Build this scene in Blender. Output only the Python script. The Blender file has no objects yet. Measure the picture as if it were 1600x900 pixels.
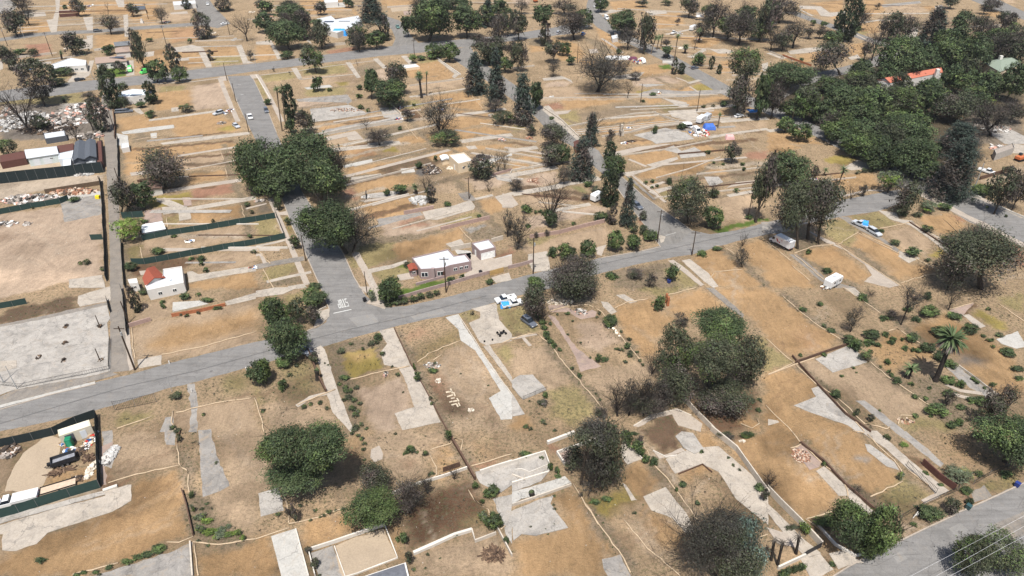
import bpy, bmesh, math, random
import numpy as np
from mathutils import Vector, Matrix
random.seed(7); NR = np.random.RandomState(11)
S = bpy.context.scene; COL = S.collection
# ---------------- camera, world, sun, exposure ----------------
CAMH, PITCH, FPX = 106.0, math.radians(33.5), 1090.0
cam = bpy.data.objects.new('camera', bpy.data.cameras.new('camera')); COL.objects.link(cam)
cam.location = (0, 0, CAMH); cam.rotation_euler = (math.pi/2-PITCH, 0, 0)
cam.data.sensor_width = 36; cam.data.lens = FPX/1600*36; cam.data.clip_end = 12000; cam.data.clip_start = 1
S.camera = cam
SUN_EL, SUN_AZ = 66.0, 7.0
W = bpy.data.worlds.new('World'); S.world = W; W.use_nodes = True
wn = W.node_tree; bg = wn.nodes['Background']; sk = wn.nodes.new('ShaderNodeTexSky')
sk.sky_type = 'NISHITA'; sk.sun_disc = False; sk.sun_elevation = math.radians(SUN_EL); sk.sun_rotation = math.radians(180+SUN_AZ)
sk.dust_density = 2.0; sk.air_density = 1.0
wn.links.new(sk.outputs[0], bg.inputs[0]); bg.inputs[1].default_value = 0.088
sl = bpy.data.lights.new('sun', 'SUN'); sl.energy = 4.7; sl.angle = math.radians(0.55); sl.color = (1, 0.965, 0.92)
so = bpy.data.objects.new('sun', sl); COL.objects.link(so)
_e, _a = math.radians(SUN_EL), math.radians(SUN_AZ)
sd = Vector((math.sin(_a)*math.cos(_e), math.cos(_a)*math.cos(_e), -math.sin(_e)))
so.rotation_euler = sd.to_track_quat('-Z', 'Y').to_euler(); so.location = (0, -40, 200)
S.view_settings.view_transform = 'Standard'; S.view_settings.look = 'None'; S.view_settings.gamma = 1
S.view_settings.exposure = 0.44
S.render.engine = 'CYCLES'; S.cycles.max_bounces = 5; S.cycles.diffuse_bounces = 2; S.cycles.transparent_max_bounces = 8
ALB = 0.50
HAZE = 0.00005
# ---------------- pixel helpers ----------------
c_, s_ = math.cos(PITCH), math.sin(PITCH)
def G(px, py, z=0.0):
    u = px-800; v = 450-py
    d = (u, FPX*c_+v*s_, -FPX*s_+v*c_)
    t = (z-CAMH)/d[2]
    return Vector((d[0]*t, d[1]*t, z))
def tp(t, x, y):
    return ((t-1) % 4)*400+x/4.0, ((t-1)//4)*225+y/4.0
def T(t, x, y, z=0.0): return G(*tp(t, x, y), z)
def proj(p):
    w = p[2]-CAMH; dep = p[1]*c_-w*s_; up = p[1]*s_+w*c_
    return 800+FPX*p[0]/dep, 450-FPX*up/dep
def ppm(p):
    return FPX/(p[1]*c_-(p[2]-CAMH)*s_)
def hgt(base, pytop):
    y = base[1]; V = (450-pytop)/FPX
    return y*(V*c_-s_)/(c_+V*s_)+CAMH
def pts(t, s):
    return [T(t, *map(float, q.split(','))) for q in s.split()]
def pxpts(s):
    return [G(*map(float, q.split(','))) for q in s.split()]
def lin(c):
    return tuple(((x/255.0)/12.92 if x/255.0 < .04045 else ((x/255.0+.055)/1.055)**2.4) for x in c)
# ---------------- tagging ----------------
def tag(o, label=None, cat=None, group=None, kind=None):
    if label: o['label'] = label
    if cat: o['category'] = cat
    if group: o['group'] = group
    if kind: o['kind'] = kind
    return o
def empty(name, loc, rz=0, label=None, cat=None, group=None):
    o = bpy.data.objects.new(name, None); COL.objects.link(o); o.location = loc; o.rotation_euler = (0, 0, rz)
    o.empty_display_size = .3
    return tag(o, label, cat, group)
def mesh(name, vs, fs, mats, parent=None, mi=None, smooth=False):
    me = bpy.data.meshes.new(name); me.from_pydata([tuple(v) for v in vs], [], fs)
    for m in (mats if isinstance(mats, (list, tuple)) else [mats]): me.materials.append(m)
    if mi is not None: me.polygons.foreach_set('material_index', mi)
    if smooth: me.polygons.foreach_set('use_smooth', [True]*len(me.polygons))
    me.update()
    o = bpy.data.objects.new(name, me); COL.objects.link(o)
    if parent: o.parent = parent
    return o
AUTO = []
def auto(o, pos, desc, cat, group=None):
    AUTO.append((o, proj(pos), desc, o.name)); o['category'] = cat; o['label'] = desc
    if group: o['group'] = group
    return o
# ---------------- materials ----------------
def newmat(name, rough=.85, spec=.2, metal=0.0):
    m = bpy.data.materials.new(name); m.use_nodes = True
    b = m.node_tree.nodes['Principled BSDF']; b.inputs['Roughness'].default_value = rough
    b.inputs['Specular IOR Level'].default_value = spec; b.inputs['Metallic'].default_value = metal
    return m, m.node_tree, b
def nz(nt, scale, det=4, rough=.6, stretch=None, rot=0, dist=0):
    g = nt.nodes.new('ShaderNodeNewGeometry'); src = g.outputs['Position']
    if stretch:
        mp = nt.nodes.new('ShaderNodeMapping'); mp.inputs['Scale'].default_value = stretch; mp.inputs['Rotation'].default_value = (0, 0, rot)
        nt.links.new(src, mp.inputs[0]); src = mp.outputs[0]
    n = nt.nodes.new('ShaderNodeTexNoise'); n.inputs['Scale'].default_value = scale; n.inputs['Detail'].default_value = det
    n.inputs['Roughness'].default_value = rough; n.inputs['Distortion'].default_value = dist
    nt.links.new(src, n.inputs['Vector']); return n.outputs[0]
def ramp(nt, src, stops):
    r = nt.nodes.new('ShaderNodeValToRGB'); e = r.color_ramp.elements
    while len(e) < len(stops): e.new(.5)
    for i, (p, c) in enumerate(stops):
        e[i].position = p; e[i].color = (c, c, c, 1) if isinstance(c, (int, float)) else (*c, 1)
    nt.links.new(src, r.inputs[0]); return r.outputs[0]
def mixc(nt, f, a, b, mode='MIX'):
    m = nt.nodes.new('ShaderNodeMix'); m.data_type = 'RGBA'; m.blend_type = mode
    for sock, v in ((m.inputs[0], f), (m.inputs[6], a), (m.inputs[7], b)):
        if isinstance(v, (int, float)): sock.default_value = v
        elif isinstance(v, tuple): sock.default_value = (*v[:3], 1)
        else: nt.links.new(v, sock)
    return m.outputs[2]
def bump(nt, b, src, strength, dist=.1):
    k = nt.nodes.new('ShaderNodeBump'); k.inputs['Strength'].default_value = strength; k.inputs['Distance'].default_value = dist
    nt.links.new(src, k.inputs['Height']); nt.links.new(k.outputs[0], b.inputs['Normal'])
_mc = {}
def flat(name, rgb, rough=.7, spec=.3, metal=0.0, var=.22, scale=1.5):
    if name in _mc: return _mc[name]
    m, nt, b = newmat(name, rough, spec, metal)
    c = tuple(x for x in lin(rgb))
    n = nz(nt, scale, 5, .65)
    f = ramp(nt, n, [(.3, 1-var), (.7, 1+var*.5)])
    nt.links.new(mixc(nt, 1.0, c, f, 'MULTIPLY'), b.inputs['Base Color'])
    _mc[name] = m; return m
def ground_mat():
    m, nt, b = newmat('dirt', .95, .08)
    a = nt.nodes.new('ShaderNodeAttribute'); a.attribute_name = 'Col'
    ra = nt.nodes.new('ShaderNodeAttribute'); ra.attribute_name = 'rough'
    c = a.outputs['Color']
    f1 = ramp(nt, nz(nt, .10, 9, .75, dist=1.2), [(.32, .70), (.5, 1.0), (.68, 1.18)])
    f2 = ramp(nt, nz(nt, .9, 6, .72, (1, .22, 1), .5, .5), [(.28, .80), (.5, 1.0), (.72, 1.12)])
    f3 = ramp(nt, nz(nt, 4.5, 7, .85), [(.30, .60), (.5, 1.0), (.70, 1.24)])
    f6 = ramp(nt, nz(nt, .35, 9, .75, dist=1.5), [(.34, .84), (.47, 1.0), (.62, 1.0), (.74, 1.12)])
    for f in (f1, f2, f3, f6): c = mixc(nt, 1.0, c, f, 'MULTIPLY')
    # weeds, dead leaves and litter in rough ground
    w = ramp(nt, nz(nt, 1.6, 7, .78), [(.50, 0.0), (.56, .9)])
    mu = nt.nodes.new('ShaderNodeMath'); mu.operation = 'MULTIPLY'
    nt.links.new(w, mu.inputs[0]); nt.links.new(ra.outputs['Fac'], mu.inputs[1])
    wc = mixc(nt, ramp(nt, nz(nt, .5, 4), [(.4, 0.0), (.6, 1.0)]), (.115, .095, .062), (.10, .10, .048))
    c = mixc(nt, mu.outputs[0], c, wc)
    p = ramp(nt, nz(nt, 3.1, 4, .9), [(.64, 0.0), (.67, 1.0)])
    mu2 = nt.nodes.new('ShaderNodeMath'); mu2.operation = 'MULTIPLY'
    nt.links.new(p, mu2.inputs[0]); nt.links.new(ra.outputs['Fac'], mu2.inputs[1])
    c = mixc(nt, mu2.outputs[0], c, (.42, .37, .31))
    nt.links.new(c, b.inputs['Base Color'])
    bump(nt, b, nz(nt, 1.3, 10, .82), 1.0, .55)
    return m
def pave_mat(name, rgb, var=.25, crack=True, dirt=.35, soot=0.0, stretch=None, rot=0):
    m, nt, b = newmat(name, .9, .15)
    c = tuple(x*.55 for x in lin(rgb))
    o = mixc(nt, 1.0, c, ramp(nt, nz(nt, .22, 8, .7, dist=.6), [(.28, 1-var), (.5, 1.0), (.74, 1+var*.7)]), 'MULTIPLY')
    o = mixc(nt, 1.0, o, ramp(nt, nz(nt, 3.0, 8, .8), [(.3, .72), (.5, 1.0), (.7, 1.16)]), 'MULTIPLY')
    if stretch: o = mixc(nt, 1.0, o, ramp(nt, nz(nt, 1.0, 5, .6, stretch, rot), [(.3, .82), (.5, 1.0), (.7, 1.14)]), 'MULTIPLY')
    if dirt: o = mixc(nt, ramp(nt, nz(nt, .5, 9, .78, dist=.8), [(.52, 0.0), (.66, dirt)]), o, (.30, .235, .165))
    if soot: o = mixc(nt, ramp(nt, nz(nt, .35, 7, .72, dist=1.0), [(.5, 0.0), (.72, soot)]), o, (.11, .105, .10))
    if crack:
        g = nt.nodes.new('ShaderNodeNewGeometry')
        for sc, wd, am in ((.14, .010, .6), (.45, .012, .35)):
            v = nt.nodes.new('ShaderNodeTexVoronoi'); v.feature = 'DISTANCE_TO_EDGE'; v.inputs['Scale'].default_value = sc
            d = nt.nodes.new('ShaderNodeVectorMath'); d.operation = 'ADD'
            n2 = nt.nodes.new('ShaderNodeTexNoise'); n2.inputs['Scale'].default_value = .6; n2.inputs['Detail'].default_value = 6
            nt.links.new(g.outputs['Position'], n2.inputs['Vector'])
            sc2 = nt.nodes.new('ShaderNodeVectorMath'); sc2.operation = 'SCALE'; sc2.inputs['Scale'].default_value = 2.5
            nt.links.new(n2.outputs['Color'], sc2.inputs[0]); nt.links.new(sc2.outputs[0], d.inputs[1]); nt.links.new(g.outputs['Position'], d.inputs[0])
            nt.links.new(d.outputs[0], v.inputs['Vector'])
            o = mixc(nt, ramp(nt, v.outputs['Distance'], [(0.0, am), (wd, 0.0)]), o, (.09, .085, .08))
    nt.links.new(o, b.inputs['Base Color'])
    bump(nt, b, nz(nt, 7, 6, .7), .25, .04)
    return m
def leaf_mat():
    m, nt, b = newmat('foliage', .62, .22)
    a = nt.nodes.new('ShaderNodeAttribute'); a.attribute_name = 'Col'
    oi = nt.nodes.new('ShaderNodeObjectInfo')
    r = ramp(nt, oi.outputs['Random'], [(0, .82), (1, 1.18)])
    nt.links.new(mixc(nt, 1.0, a.outputs['Color'], r, 'MULTIPLY'), b.inputs['Base Color'])
    tr = nt.nodes.new('ShaderNodeBsdfTranslucent'); nt.links.new(a.outputs['Color'], tr.inputs[0])
    mx = nt.nodes.new('ShaderNodeMixShader'); mx.inputs[0].default_value = .07
    out = nt.nodes['Material Output']; nt.links.new(b.outputs[0], mx.inputs[1]); nt.links.new(tr.outputs[0], mx.inputs[2]); nt.links.new(mx.outputs[0], out.inputs[0])
    return m
M_GROUND, M_LEAF = ground_mat(), leaf_mat()
M = dict(
 asphalt=pave_mat('asphalt', (156, 153, 149), .22, True, dirt=.14, soot=.32, stretch=(.06, 1.2, 1), rot=-.25),
 asphalt2=pave_mat('asphalt_side', (156, 152, 146), .22, True, dirt=.2, soot=.35, stretch=(1.2, .06, 1), rot=-.5),
 alley=pave_mat('worn_asphalt', (164, 155, 144), .28, True, soot=.4),
 conc=pave_mat('concrete', (212, 200, 184), .26, True, soot=.45),
 walk=pave_mat('pale_concrete', (208, 194, 178), .18, False, soot=.2),
 slab=pave_mat('slab_concrete', (204, 197, 187), .3, True, soot=.6),
 ash=pave_mat('ashy_concrete', (180, 174, 166), .38, True, dirt=.85, soot=.8),
 old=pave_mat('old_asphalt', (164, 156, 146), .34, True, dirt=.8, soot=.6),
 brick=pave_mat('brick_paving', (192, 168, 154), .3, False, dirt=.7, soot=.5),
 white=pave_mat('white_slab', (220, 216, 207), .16, True, soot=.25),
 tan=pave_mat('tan_pad', (206, 186, 160), .15, False),
 solar=flat('solar_panel', (58, 62, 74), .25, .6, 0, .1),
)
# ---------------- ground colour ----------------
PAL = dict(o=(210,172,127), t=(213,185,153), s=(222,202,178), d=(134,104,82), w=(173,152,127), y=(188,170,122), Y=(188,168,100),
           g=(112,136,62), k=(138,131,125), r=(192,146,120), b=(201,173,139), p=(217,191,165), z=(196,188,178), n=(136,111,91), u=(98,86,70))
PAINT = []   # (polygon, rgb, soft, rough)
def P(t, key, s, soft=.7, rough=None, a=1.0):
    q = pts(t, s) if t else pxpts(s)
    if rough is None: rough = dict(o=.12, t=.2, s=.12, d=.5, w=1.0, y=.45, Y=.1, u=.6, g=.2, k=.35, r=.15, b=.7, p=.15, z=.1, n=.9)[key]
    PAINT.append(([(p.x, p.y) for p in q], lin(PAL[key]), soft, rough, a))
def PL(t, key, s, w=1.2, rough=None, a=1.0):     # painted strip along a polyline
    q = pts(t, s) if t else pxpts(s)
    L, R = strip(q, w*2.4)
    if rough is None: rough = dict(w=1.0, n=1.0, k=.5).get(key, .4)
    PAINT.append(([(p.x, p.y) for p in L+R[::-1]], lin(PAL[key]), .8, rough, a))
def strip(q, w):
    L, R = [], []
    for i, p in enumerate(q):
        a = q[max(i-1, 0)]; b = q[min(i+1, len(q)-1)]; d = (b-a).normalized(); n = Vector((-d.y, d.x, 0))
        L.append(p+n*w/2); R.append(p-n*w/2)
    return L, R
def inside(X, Y, poly):
    n = len(poly); ins = np.zeros(X.shape, bool); dmin = np.full(X.shape, 1e9)
    for i in range(n):
        x1, y1 = poly[i]; x2, y2 = poly[(i+1) % n]
        if y1 != y2:
            c = ((y1 > Y) != (y2 > Y)) & (X < (x2-x1)*(Y-y1)/(y2-y1)+x1); ins ^= c
        dx, dy = x2-x1, y2-y1; L2 = dx*dx+dy*dy+1e-9
        t = np.clip(((X-x1)*dx+(Y-y1)*dy)/L2, 0, 1)
        dmin = np.minimum(dmin, (X-x1-t*dx)**2+(Y-y1-t*dy)**2)
    d = np.sqrt(dmin); return np.where(ins, d, -d)
SHEETS = []
def gz(x, y):
    z = 0.0
    for poly, zz, bb in SHEETS:
        if bb[0] <= x <= bb[2] and bb[1] <= y <= bb[3] and zz > z:
            if inside(np.array([x]), np.array([y]), poly)[0] > 0: z = zz
    return z
def on(p): return Vector((p.x, p.y, gz(p.x, p.y)))
_zc = [0.004]
def sheet(name, q, mat, jit=.12, thick=0.0, dens=1.2):
    P2 = [(p.x, p.y) for p in q]; xs = [p[0] for p in P2]; ys = [p[1] for p in P2]; bb = (min(xs)-.4, min(ys)-.4, max(xs)+.4, max(ys)+.4)
    def dn(Q):
        r = []
        for i in range(len(Q)):
            (x1, y1), (x2, y2) = Q[i], Q[(i+1) % len(Q)]; k = int(max(1, min(80, math.hypot(x2-x1, y2-y1)/1.5)))
            r += [(x1+(x2-x1)*j/k, y1+(y2-y1)*j/k) for j in range(k)]
        return np.array(r)
    D = dn(P2); base = 0.0
    for P1, z1, b1 in SHEETS:      # lie 4 mm above whatever it overlaps
        if z1 <= base or b1[0] > bb[2] or b1[2] < bb[0] or b1[1] > bb[3] or b1[3] < bb[1]: continue
        if inside(D[:, 0], D[:, 1], P1).max() > -.4: base = z1
        else:
            E = dn(P1)
            if inside(E[:, 0], E[:, 1], P2).max() > -.4: base = z1
    z = base+.004+thick
    out = []
    n = len(q)
    for i in range(n):
        a, b = q[i], q[(i+1) % n]; L = (b-a).length; k = max(1, min(60, int(L/dens)))
        for j in range(k):
            p = a.lerp(b, j/k)
            if j or jit > .1: p = p+Vector((random.gauss(0, jit), random.gauss(0, jit), 0))
            out.append((p.x, p.y, z))
    vs = list(out); m = len(vs); fs = [list(range(m))]
    if thick:
        vs += [(x, y, 0) for x, y, _ in out]
        fs += [[i, i+m, (i+1) % m+m, (i+1) % m] for i in range(m)]
    o = mesh(name, vs, fs, mat); o['kind'] = 'structure'
    SHEETS.append((P2, z, bb))
    return o
def H(t, mk, s, name=None, jit=None, thick=0.0):
    jit = jit if jit is not None else dict(ash=.13, old=.1, brick=.1, tan=.15).get(mk, .06)
    nm = name or dict(asphalt='road', asphalt2='road', alley='alley', walk='sidewalk', brick='brick_path', tan='ground_pad', old='asphalt_driveway').get(mk, 'concrete_slab')
    return sheet(nm, pts(t, s) if t else pxpts(s), M[mk], jit, thick or (.07 if mk in ('conc', 'slab', 'white', 'walk') else 0))
def HS(t, mk, s, w, name=None, jit=.05, thick=0.0):
    q = pts(t, s) if t else pxpts(s); L, R = strip(q, w*1.22)
    nm = name or dict(asphalt='road', asphalt2='road', alley='alley', walk='sidewalk', old='asphalt_driveway').get(mk, 'driveway')
    return sheet(nm, L+R[::-1], M[mk], jit, thick)
def build_ground():
    V, F = [], []
    def grid(x0, x1, y0, y1, st):
        nx, ny = int((x1-x0)/st), int((y1-y0)/st)
        X, Y = np.meshgrid(x0+np.arange(nx+1)*st, y0+np.arange(ny+1)*st); off = sum(len(v) for v in V)
        V.append(np.stack([X.ravel(), Y.ravel(), np.zeros(X.size)], 1))
        i = np.arange(nx*ny); r = i//nx; c = i % nx; a = off+r*(nx+1)+c
        F.append(np.stack([a, a+1, a+nx+2, a+nx+1], 1))
    grid(-259, 259, 40, 278, .7); grid(-546, -259, 40, 278, 7); grid(259, 546, 40, 278, 7); grid(-546, 546, 278, 614, 1.4)
    grid(-2546, 2546, 614, 6614, 134); grid(-2546, -546, -586, 614, 100); grid(546, 2546, -586, 614, 100); grid(-546, 546, -558, 40, 54.6)
    V = np.concatenate(V); F = np.concatenate(F)
    me = bpy.data.meshes.new('ground'); me.vertices.add(len(V)); me.vertices.foreach_set('co', V.astype(np.float32).ravel())
    me.loops.add(F.size); me.loops.foreach_set('vertex_index', F.astype(np.int32).ravel())
    me.polygons.add(len(F)); me.polygons.foreach_set('loop_start', np.arange(0, F.size, 4, dtype=np.int32))
    me.update(calc_edges=True)
    X, Y = V[:, 0], V[:, 1]
    X2 = X+.5*np.sin(Y*.9+.3*X)+.35*np.sin(Y*2.3-X*.7); Y2 = Y+.5*np.sin(X*.8-.2*Y)+.35*np.sin(X*2.1+Y)
    C = np.tile(np.array(lin(PAL['b'])), (len(V), 1)); R = np.full(len(V), .55)
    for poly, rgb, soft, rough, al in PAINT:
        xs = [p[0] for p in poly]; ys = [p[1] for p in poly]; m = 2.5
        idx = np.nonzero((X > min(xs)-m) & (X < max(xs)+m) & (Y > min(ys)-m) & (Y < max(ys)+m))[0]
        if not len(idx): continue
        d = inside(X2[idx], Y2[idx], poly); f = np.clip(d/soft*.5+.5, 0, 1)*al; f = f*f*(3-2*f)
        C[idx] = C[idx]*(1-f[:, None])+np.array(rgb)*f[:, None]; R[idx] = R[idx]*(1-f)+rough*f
    for _ in range(520):    # uneven tone of the graded soil
        y0 = 70+NR.rand()**1.3*480; x0 = NR.uniform(-1, 1)*(y0*.95+30); rr = NR.uniform(2, 9); idx = np.nonzero((np.abs(X-x0) < rr*2) & (np.abs(Y-y0) < rr))[0]
        if len(idx):
            e = 1-np.sqrt(((X2[idx]-x0)/(rr*NR.uniform(.9, 1.9)))**2+((Y2[idx]-y0)/rr)**2); f = np.clip(e*2.2, 0, 1)[:, None]; C[idx] *= 1+f*(NR.choice([-.3, -.2, -.14, .13, .18])+np.array([.0, -.01, -.02]))
    at = me.attributes.new('Col', 'FLOAT_COLOR', 'POINT'); at.data.foreach_set('color', np.concatenate([C*ALB*1.10, np.ones((len(V), 1))], 1).astype(np.float32).ravel())
    ar = me.attributes.new('rough', 'FLOAT', 'POINT'); ar.data.foreach_set('value', R.astype(np.float32))
    me.materials.append(M_GROUND)
    o = bpy.data.objects.new('ground', me); COL.objects.link(o); o['kind'] = 'structure'
    return V, R
# ---------------- vegetation ----------------
def tubes(paths, sides=5):
    V, F = [], []
    for path in paths:
        n = len(path); base = len(V)
        for i, (p, r) in enumerate(path):
            a = path[max(i-1, 0)][0]; b = path[min(i+1, n-1)][0]; d = (b-a)
            d = d.normalized() if d.length > 1e-6 else Vector((0, 0, 1))
            u = d.orthogonal().normalized(); w = d.cross(u)
            for k in range(sides):
                t = 2*math.pi*k/sides; V.append(p+(u*math.cos(t)+w*math.sin(t))*r)
        for i in range(n-1):
            for k in range(sides):
                k2 = (k+1) % sides; q = base+i*sides
                F.append((q+k, q+k2, q+sides+k2, q+sides+k))
        F.append(tuple(base+k for k in range(sides))[::-1]); F.append(tuple(base+(n-1)*sides+k for k in range(sides)))
    return V, F
def vec_r(rg, up=0.0):
    v = Vector((rg.gauss(0, 1), rg.gauss(0, 1), rg.gauss(0, 1)+up)); return v.normalized()
def branch(rg, paths, p, d, L, r, depth, kids, wig=.25, lift=.1):
    n = 4; path = [(p.copy(), r)]; q = p.copy(); dd = d.copy(); tips = []
    for i in range(n):
        dd = (dd+vec_r(rg)*wig+Vector((0, 0, lift))).normalized(); q = q+dd*L/n
        path.append((q.copy(), r*(1-.62*(i+1)/n)))
    paths.append(path)
    if depth > 0:
        for k in range(kids):
            t = rg.uniform(.3, 1.0); i = min(int(t*n), n-1); a = path[i][0].lerp(path[i+1][0], t*n-i)
            nd = (dd*.75+vec_r(rg, .15)*.8).normalized()
            branch(rg, paths, a, nd, L*rg.uniform(.5, .72), path[i][1]*.6, depth-1, kids, wig, lift)
def leaves(cent, tint, size, rg, flatn=.5, asp=1.0, up=.35, out=None):
    n = len(cent)
    N = rg.normal(size=(n, 3)); N = N if out is None else N*.55+out*1.15; N[:, 2] = (np.abs(N[:, 2])+up) if out is None else N[:, 2]+up*.6; N /= np.linalg.norm(N, axis=1)[:, None]
    A = np.cross(N, rg.normal(size=(n, 3))); A /= np.linalg.norm(A, axis=1)[:, None]+1e-9
    B = np.cross(N, A); s = size*rg.uniform(.55, 1.35, n)[:, None]
    A = A*s; B = B*s*asp
    k = rg.uniform(.35, .8, n)[:, None]
    return np.stack([cent-A, cent+B*k-A*.15, cent+A, cent-B*k+A*.15], 1)
TINT = dict(
 O=((.020, .032, .014), (.078, .104, .044)), G=((.036, .058, .018), (.125, .165, .056)), L=((.085, .13, .025), (.20, .27, .06)),
 B=((.034, .029, .026), (.125, .103, .084)), C=((.022, .033, .026), (.078, .100, .076)), Y=((.015, .026, .012), (.052, .070, .032)),
 M=((.026, .032, .018), (.088, .096, .054)), K=((.024, .024, .020), (.098, .092, .072)), T=((.07, .105, .085), (.19, .25, .20)), W=((.05, .065, .035), (.17, .19, .12)))
def leafmesh(name, Q, col, bl=None):
    n = len(Q); me = bpy.data.meshes.new(name)
    me.vertices.add(n*4); me.vertices.foreach_set('co', Q.reshape(-1).astype(np.float32))
    me.loops.add(n*4); me.loops.foreach_set('vertex_index', np.arange(n*4, dtype=np.int32))
    me.polygons.add(n); me.polygons.foreach_set('loop_start', np.arange(0, n*4, 4, dtype=np.int32)); me.update(calc_edges=True)
    a = me.attributes.new('Col', 'FLOAT_COLOR', 'POINT')
    a.data.foreach_set('color', np.repeat(np.concatenate([col, np.ones((n, 1))], 1), 4, 0).astype(np.float32).ravel())
    me.materials.append(M_LEAF); return me
def colors(kind, n_cl, ci, cc, rg, mix=None):
    lo, hi = (np.array(x) for x in TINT[kind]); t = np.clip(rg.beta(2, 2.2, n_cl), 0, 1)
    C = lo+(hi-lo)*t[:, None]
    if mix:
        k2, fr = mix; lo, hi = (np.array(x) for x in TINT[k2])
        ph = rg.uniform(0, 6, 3); f = np.sin(cc[:, 0]*2.6+ph[0])+np.sin(cc[:, 1]*2.6+ph[1])+.8*np.sin(cc[:, 2]*2.6+ph[2])+rg.normal(0, .55, n_cl)
        th = np.quantile(f, 1-fr); m = f > th
        C[m] = (lo+(hi-lo)*t[:, None])[m]
    C = C*rg.uniform(.88, 1.14, (n_cl, 1))*(1+rg.normal(0, .05, (n_cl, 3)))
    return np.clip(C[ci]*rg.uniform(.72, 1.28, (len(ci), 1)), .01, .6)
SPEC = {   # shape, palette, mix, density, leaf aspect, size factor
 'O': ('round', 'O', ('G', .10), 1.0, .8, 1.0), 'G': ('round', 'G', ('O', .4), 1.0, .8, 1.0), 'L': ('round', 'L', ('G', .3), .9, .7, .9),
 'M': ('loose', 'M', ('B', .38), .85, .7, .95), 'B': ('open', 'B', ('M', .18), .85, .45, .9), 'C': ('cone', 'C', ('B', .25), 1.5, .4, 1.1),
 'Y': ('col', 'Y', ('M', .25), 1.6, .6, 1.0), 'V': ('col', 'B', ('M', .4), 1.4, .5, 1.0), 'T': ('loose', 'T', ('C', .3), .7, .5, .95),
 'R': ('round', 'M', ('G', .25), .85, .7, .9), 'K': ('open', 'K', ('B', .35), .62, .4, .85), 'Q': ('loose', 'K', ('M', .35), .85, .6, .95), 'X': ('open', 'B', None, .16, .22, .8), 'W': ('round', 'W', ('L', .2), .8, .6, .9)}
def crown_mesh(kind, npx, seed):
    rg = np.random.RandomState(seed); shape, pal, mix, dens, asp, sf = SPEC[kind]
    n = int(min(17000, max(110, 19*npx*npx))*dens); lsz = min(.34, math.sqrt(17.0/max(n/dens, 1))*sf*1.12)
    ncl = max(30, n//9); U = rg.normal(size=(ncl, 3)); U[:, 2] += .25; U /= np.linalg.norm(U, axis=1)[:, None]
    if shape in ('round', 'loose', 'open'):
        nl = rg.randint(13, 19) if npx > 9 else rg.randint(6, 9)
        lc = rg.normal(size=(nl, 3)); lc /= np.linalg.norm(lc, axis=1)[:, None]; lc *= rg.uniform(.45, .74, (nl, 1)); lc[:, 2] = lc[:, 2]*.92
        lr = rg.uniform(.26, .44, nl); lc = np.vstack([lc, [[0, 0, .1]]]); lr = np.append(lr, .55)
        lr[-1] = .66; li = rg.choice(nl+1, ncl, p=lr**2/np.sum(lr**2)); rad = lr[li]*rg.uniform(.72 if shape != 'open' else .3, 1.06, ncl)
        cc = lc[li]+U*rad[:, None]
        # drop clumps buried inside other lobes, keep the underside thin
        if shape == 'round':
            dd = np.linalg.norm(cc[:, None]-lc[None], axis=2)/lr[None]; keep = (dd.min(1) > .62) & ((cc[:, 2] > -.55) | (rg.rand(ncl) < .35)); cc = cc[keep]; U = U[keep]; li = li[keep]
        spread = .095 if shape == 'round' else .125
    elif shape == 'cone':
        z = 1-2*rg.beta(1.15, .8, ncl); tier = np.round((z+1)*5.5)/5.5-1; z = np.where(rg.rand(ncl) < .75, tier+rg.normal(0, .035, ncl), z)
        th = rg.uniform(0, 6.283, ncl); r = (1-z)/2*.74+.24; arm = .78+.22*np.sin(th*3+tier*7)+.15*np.sin(th*7+tier*3)
        rr = r*arm*rg.uniform(.25, 1.0, ncl)**.6; cc = np.stack([np.cos(th)*rr, np.sin(th)*rr, z-rr*.14], 1); spread = .07
    else:
        z = rg.uniform(-1, 1, ncl); th = rg.uniform(0, 6.283, ncl); r = np.sqrt(np.clip(1-np.abs(z)**2.6, .02, 1))*(.8+.2*np.sin(z*6+rg.uniform(0, 6)+th*2))
        rr = r*rg.uniform(.65, 1.02, ncl); cc = np.stack([np.cos(th)*rr, np.sin(th)*rr, z], 1); spread = .08
    if npx < 8 and shape == 'round': spread = .16; cc = cc*rg.uniform(.75, 1.15, (len(cc), 1))
    ncl = len(cc); ci = np.repeat(np.arange(ncl), max(1, n//ncl)); sp = spread*rg.uniform(.6, 1.4, ncl)
    P_ = cc[ci]+rg.normal(size=(len(ci), 3))*sp[ci][:, None]*np.array([1, 1, .7])
    col = colors(pal, ncl, ci, cc, rg, mix)
    if shape in ('round', 'loose', 'open'): col = col*rg.uniform(.82, 1.2, len(lr))[li][ci][:, None]
    nd = (U[:ncl][ci] if shape in ('round', 'loose') else None); Q = leaves(P_, None, lsz, rg, asp=asp, up=.35 if shape != 'cone' else .8, out=nd)
    if shape == 'cone': pass
    return leafmesh('crown', Q, col)
_cache = {}
M_BARK = flat('bark', (74, 66, 58), .95, .05, 0, .4, 2); M_CHAR = flat('charred_bark', (58, 53, 49), .95, .05, 0, .4, 2); M_PBARK = flat('palm_bark', (112, 98, 82), .95, .05, 0, .4, 2)
NAMES = dict(O='oak_tree', G='leafy_tree', L='shrub', M='tree', B='scorched_tree', C='conifer_tree', Y='cypress_tree', V='scorched_tree', T='conifer_tree', R='tree', K='charred_tree', Q='charred_tree', X='bare_tree', W='tree')
DESC = dict(O='dense dark green tree', G='bright green leafy tree', L='yellow-green bushy tree', M='thin olive tree with brown patches', B='brown scorched tree', C='grey-green layered conifer',
            Y='tall narrow dark green tree', V='narrow scorched brown tree', T='blue-green conifer', R='olive brown round tree', K='charred dark tree', Q='charred leafy dark tree', X='bare leafless burnt tree', W='pale flowering tree')
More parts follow.
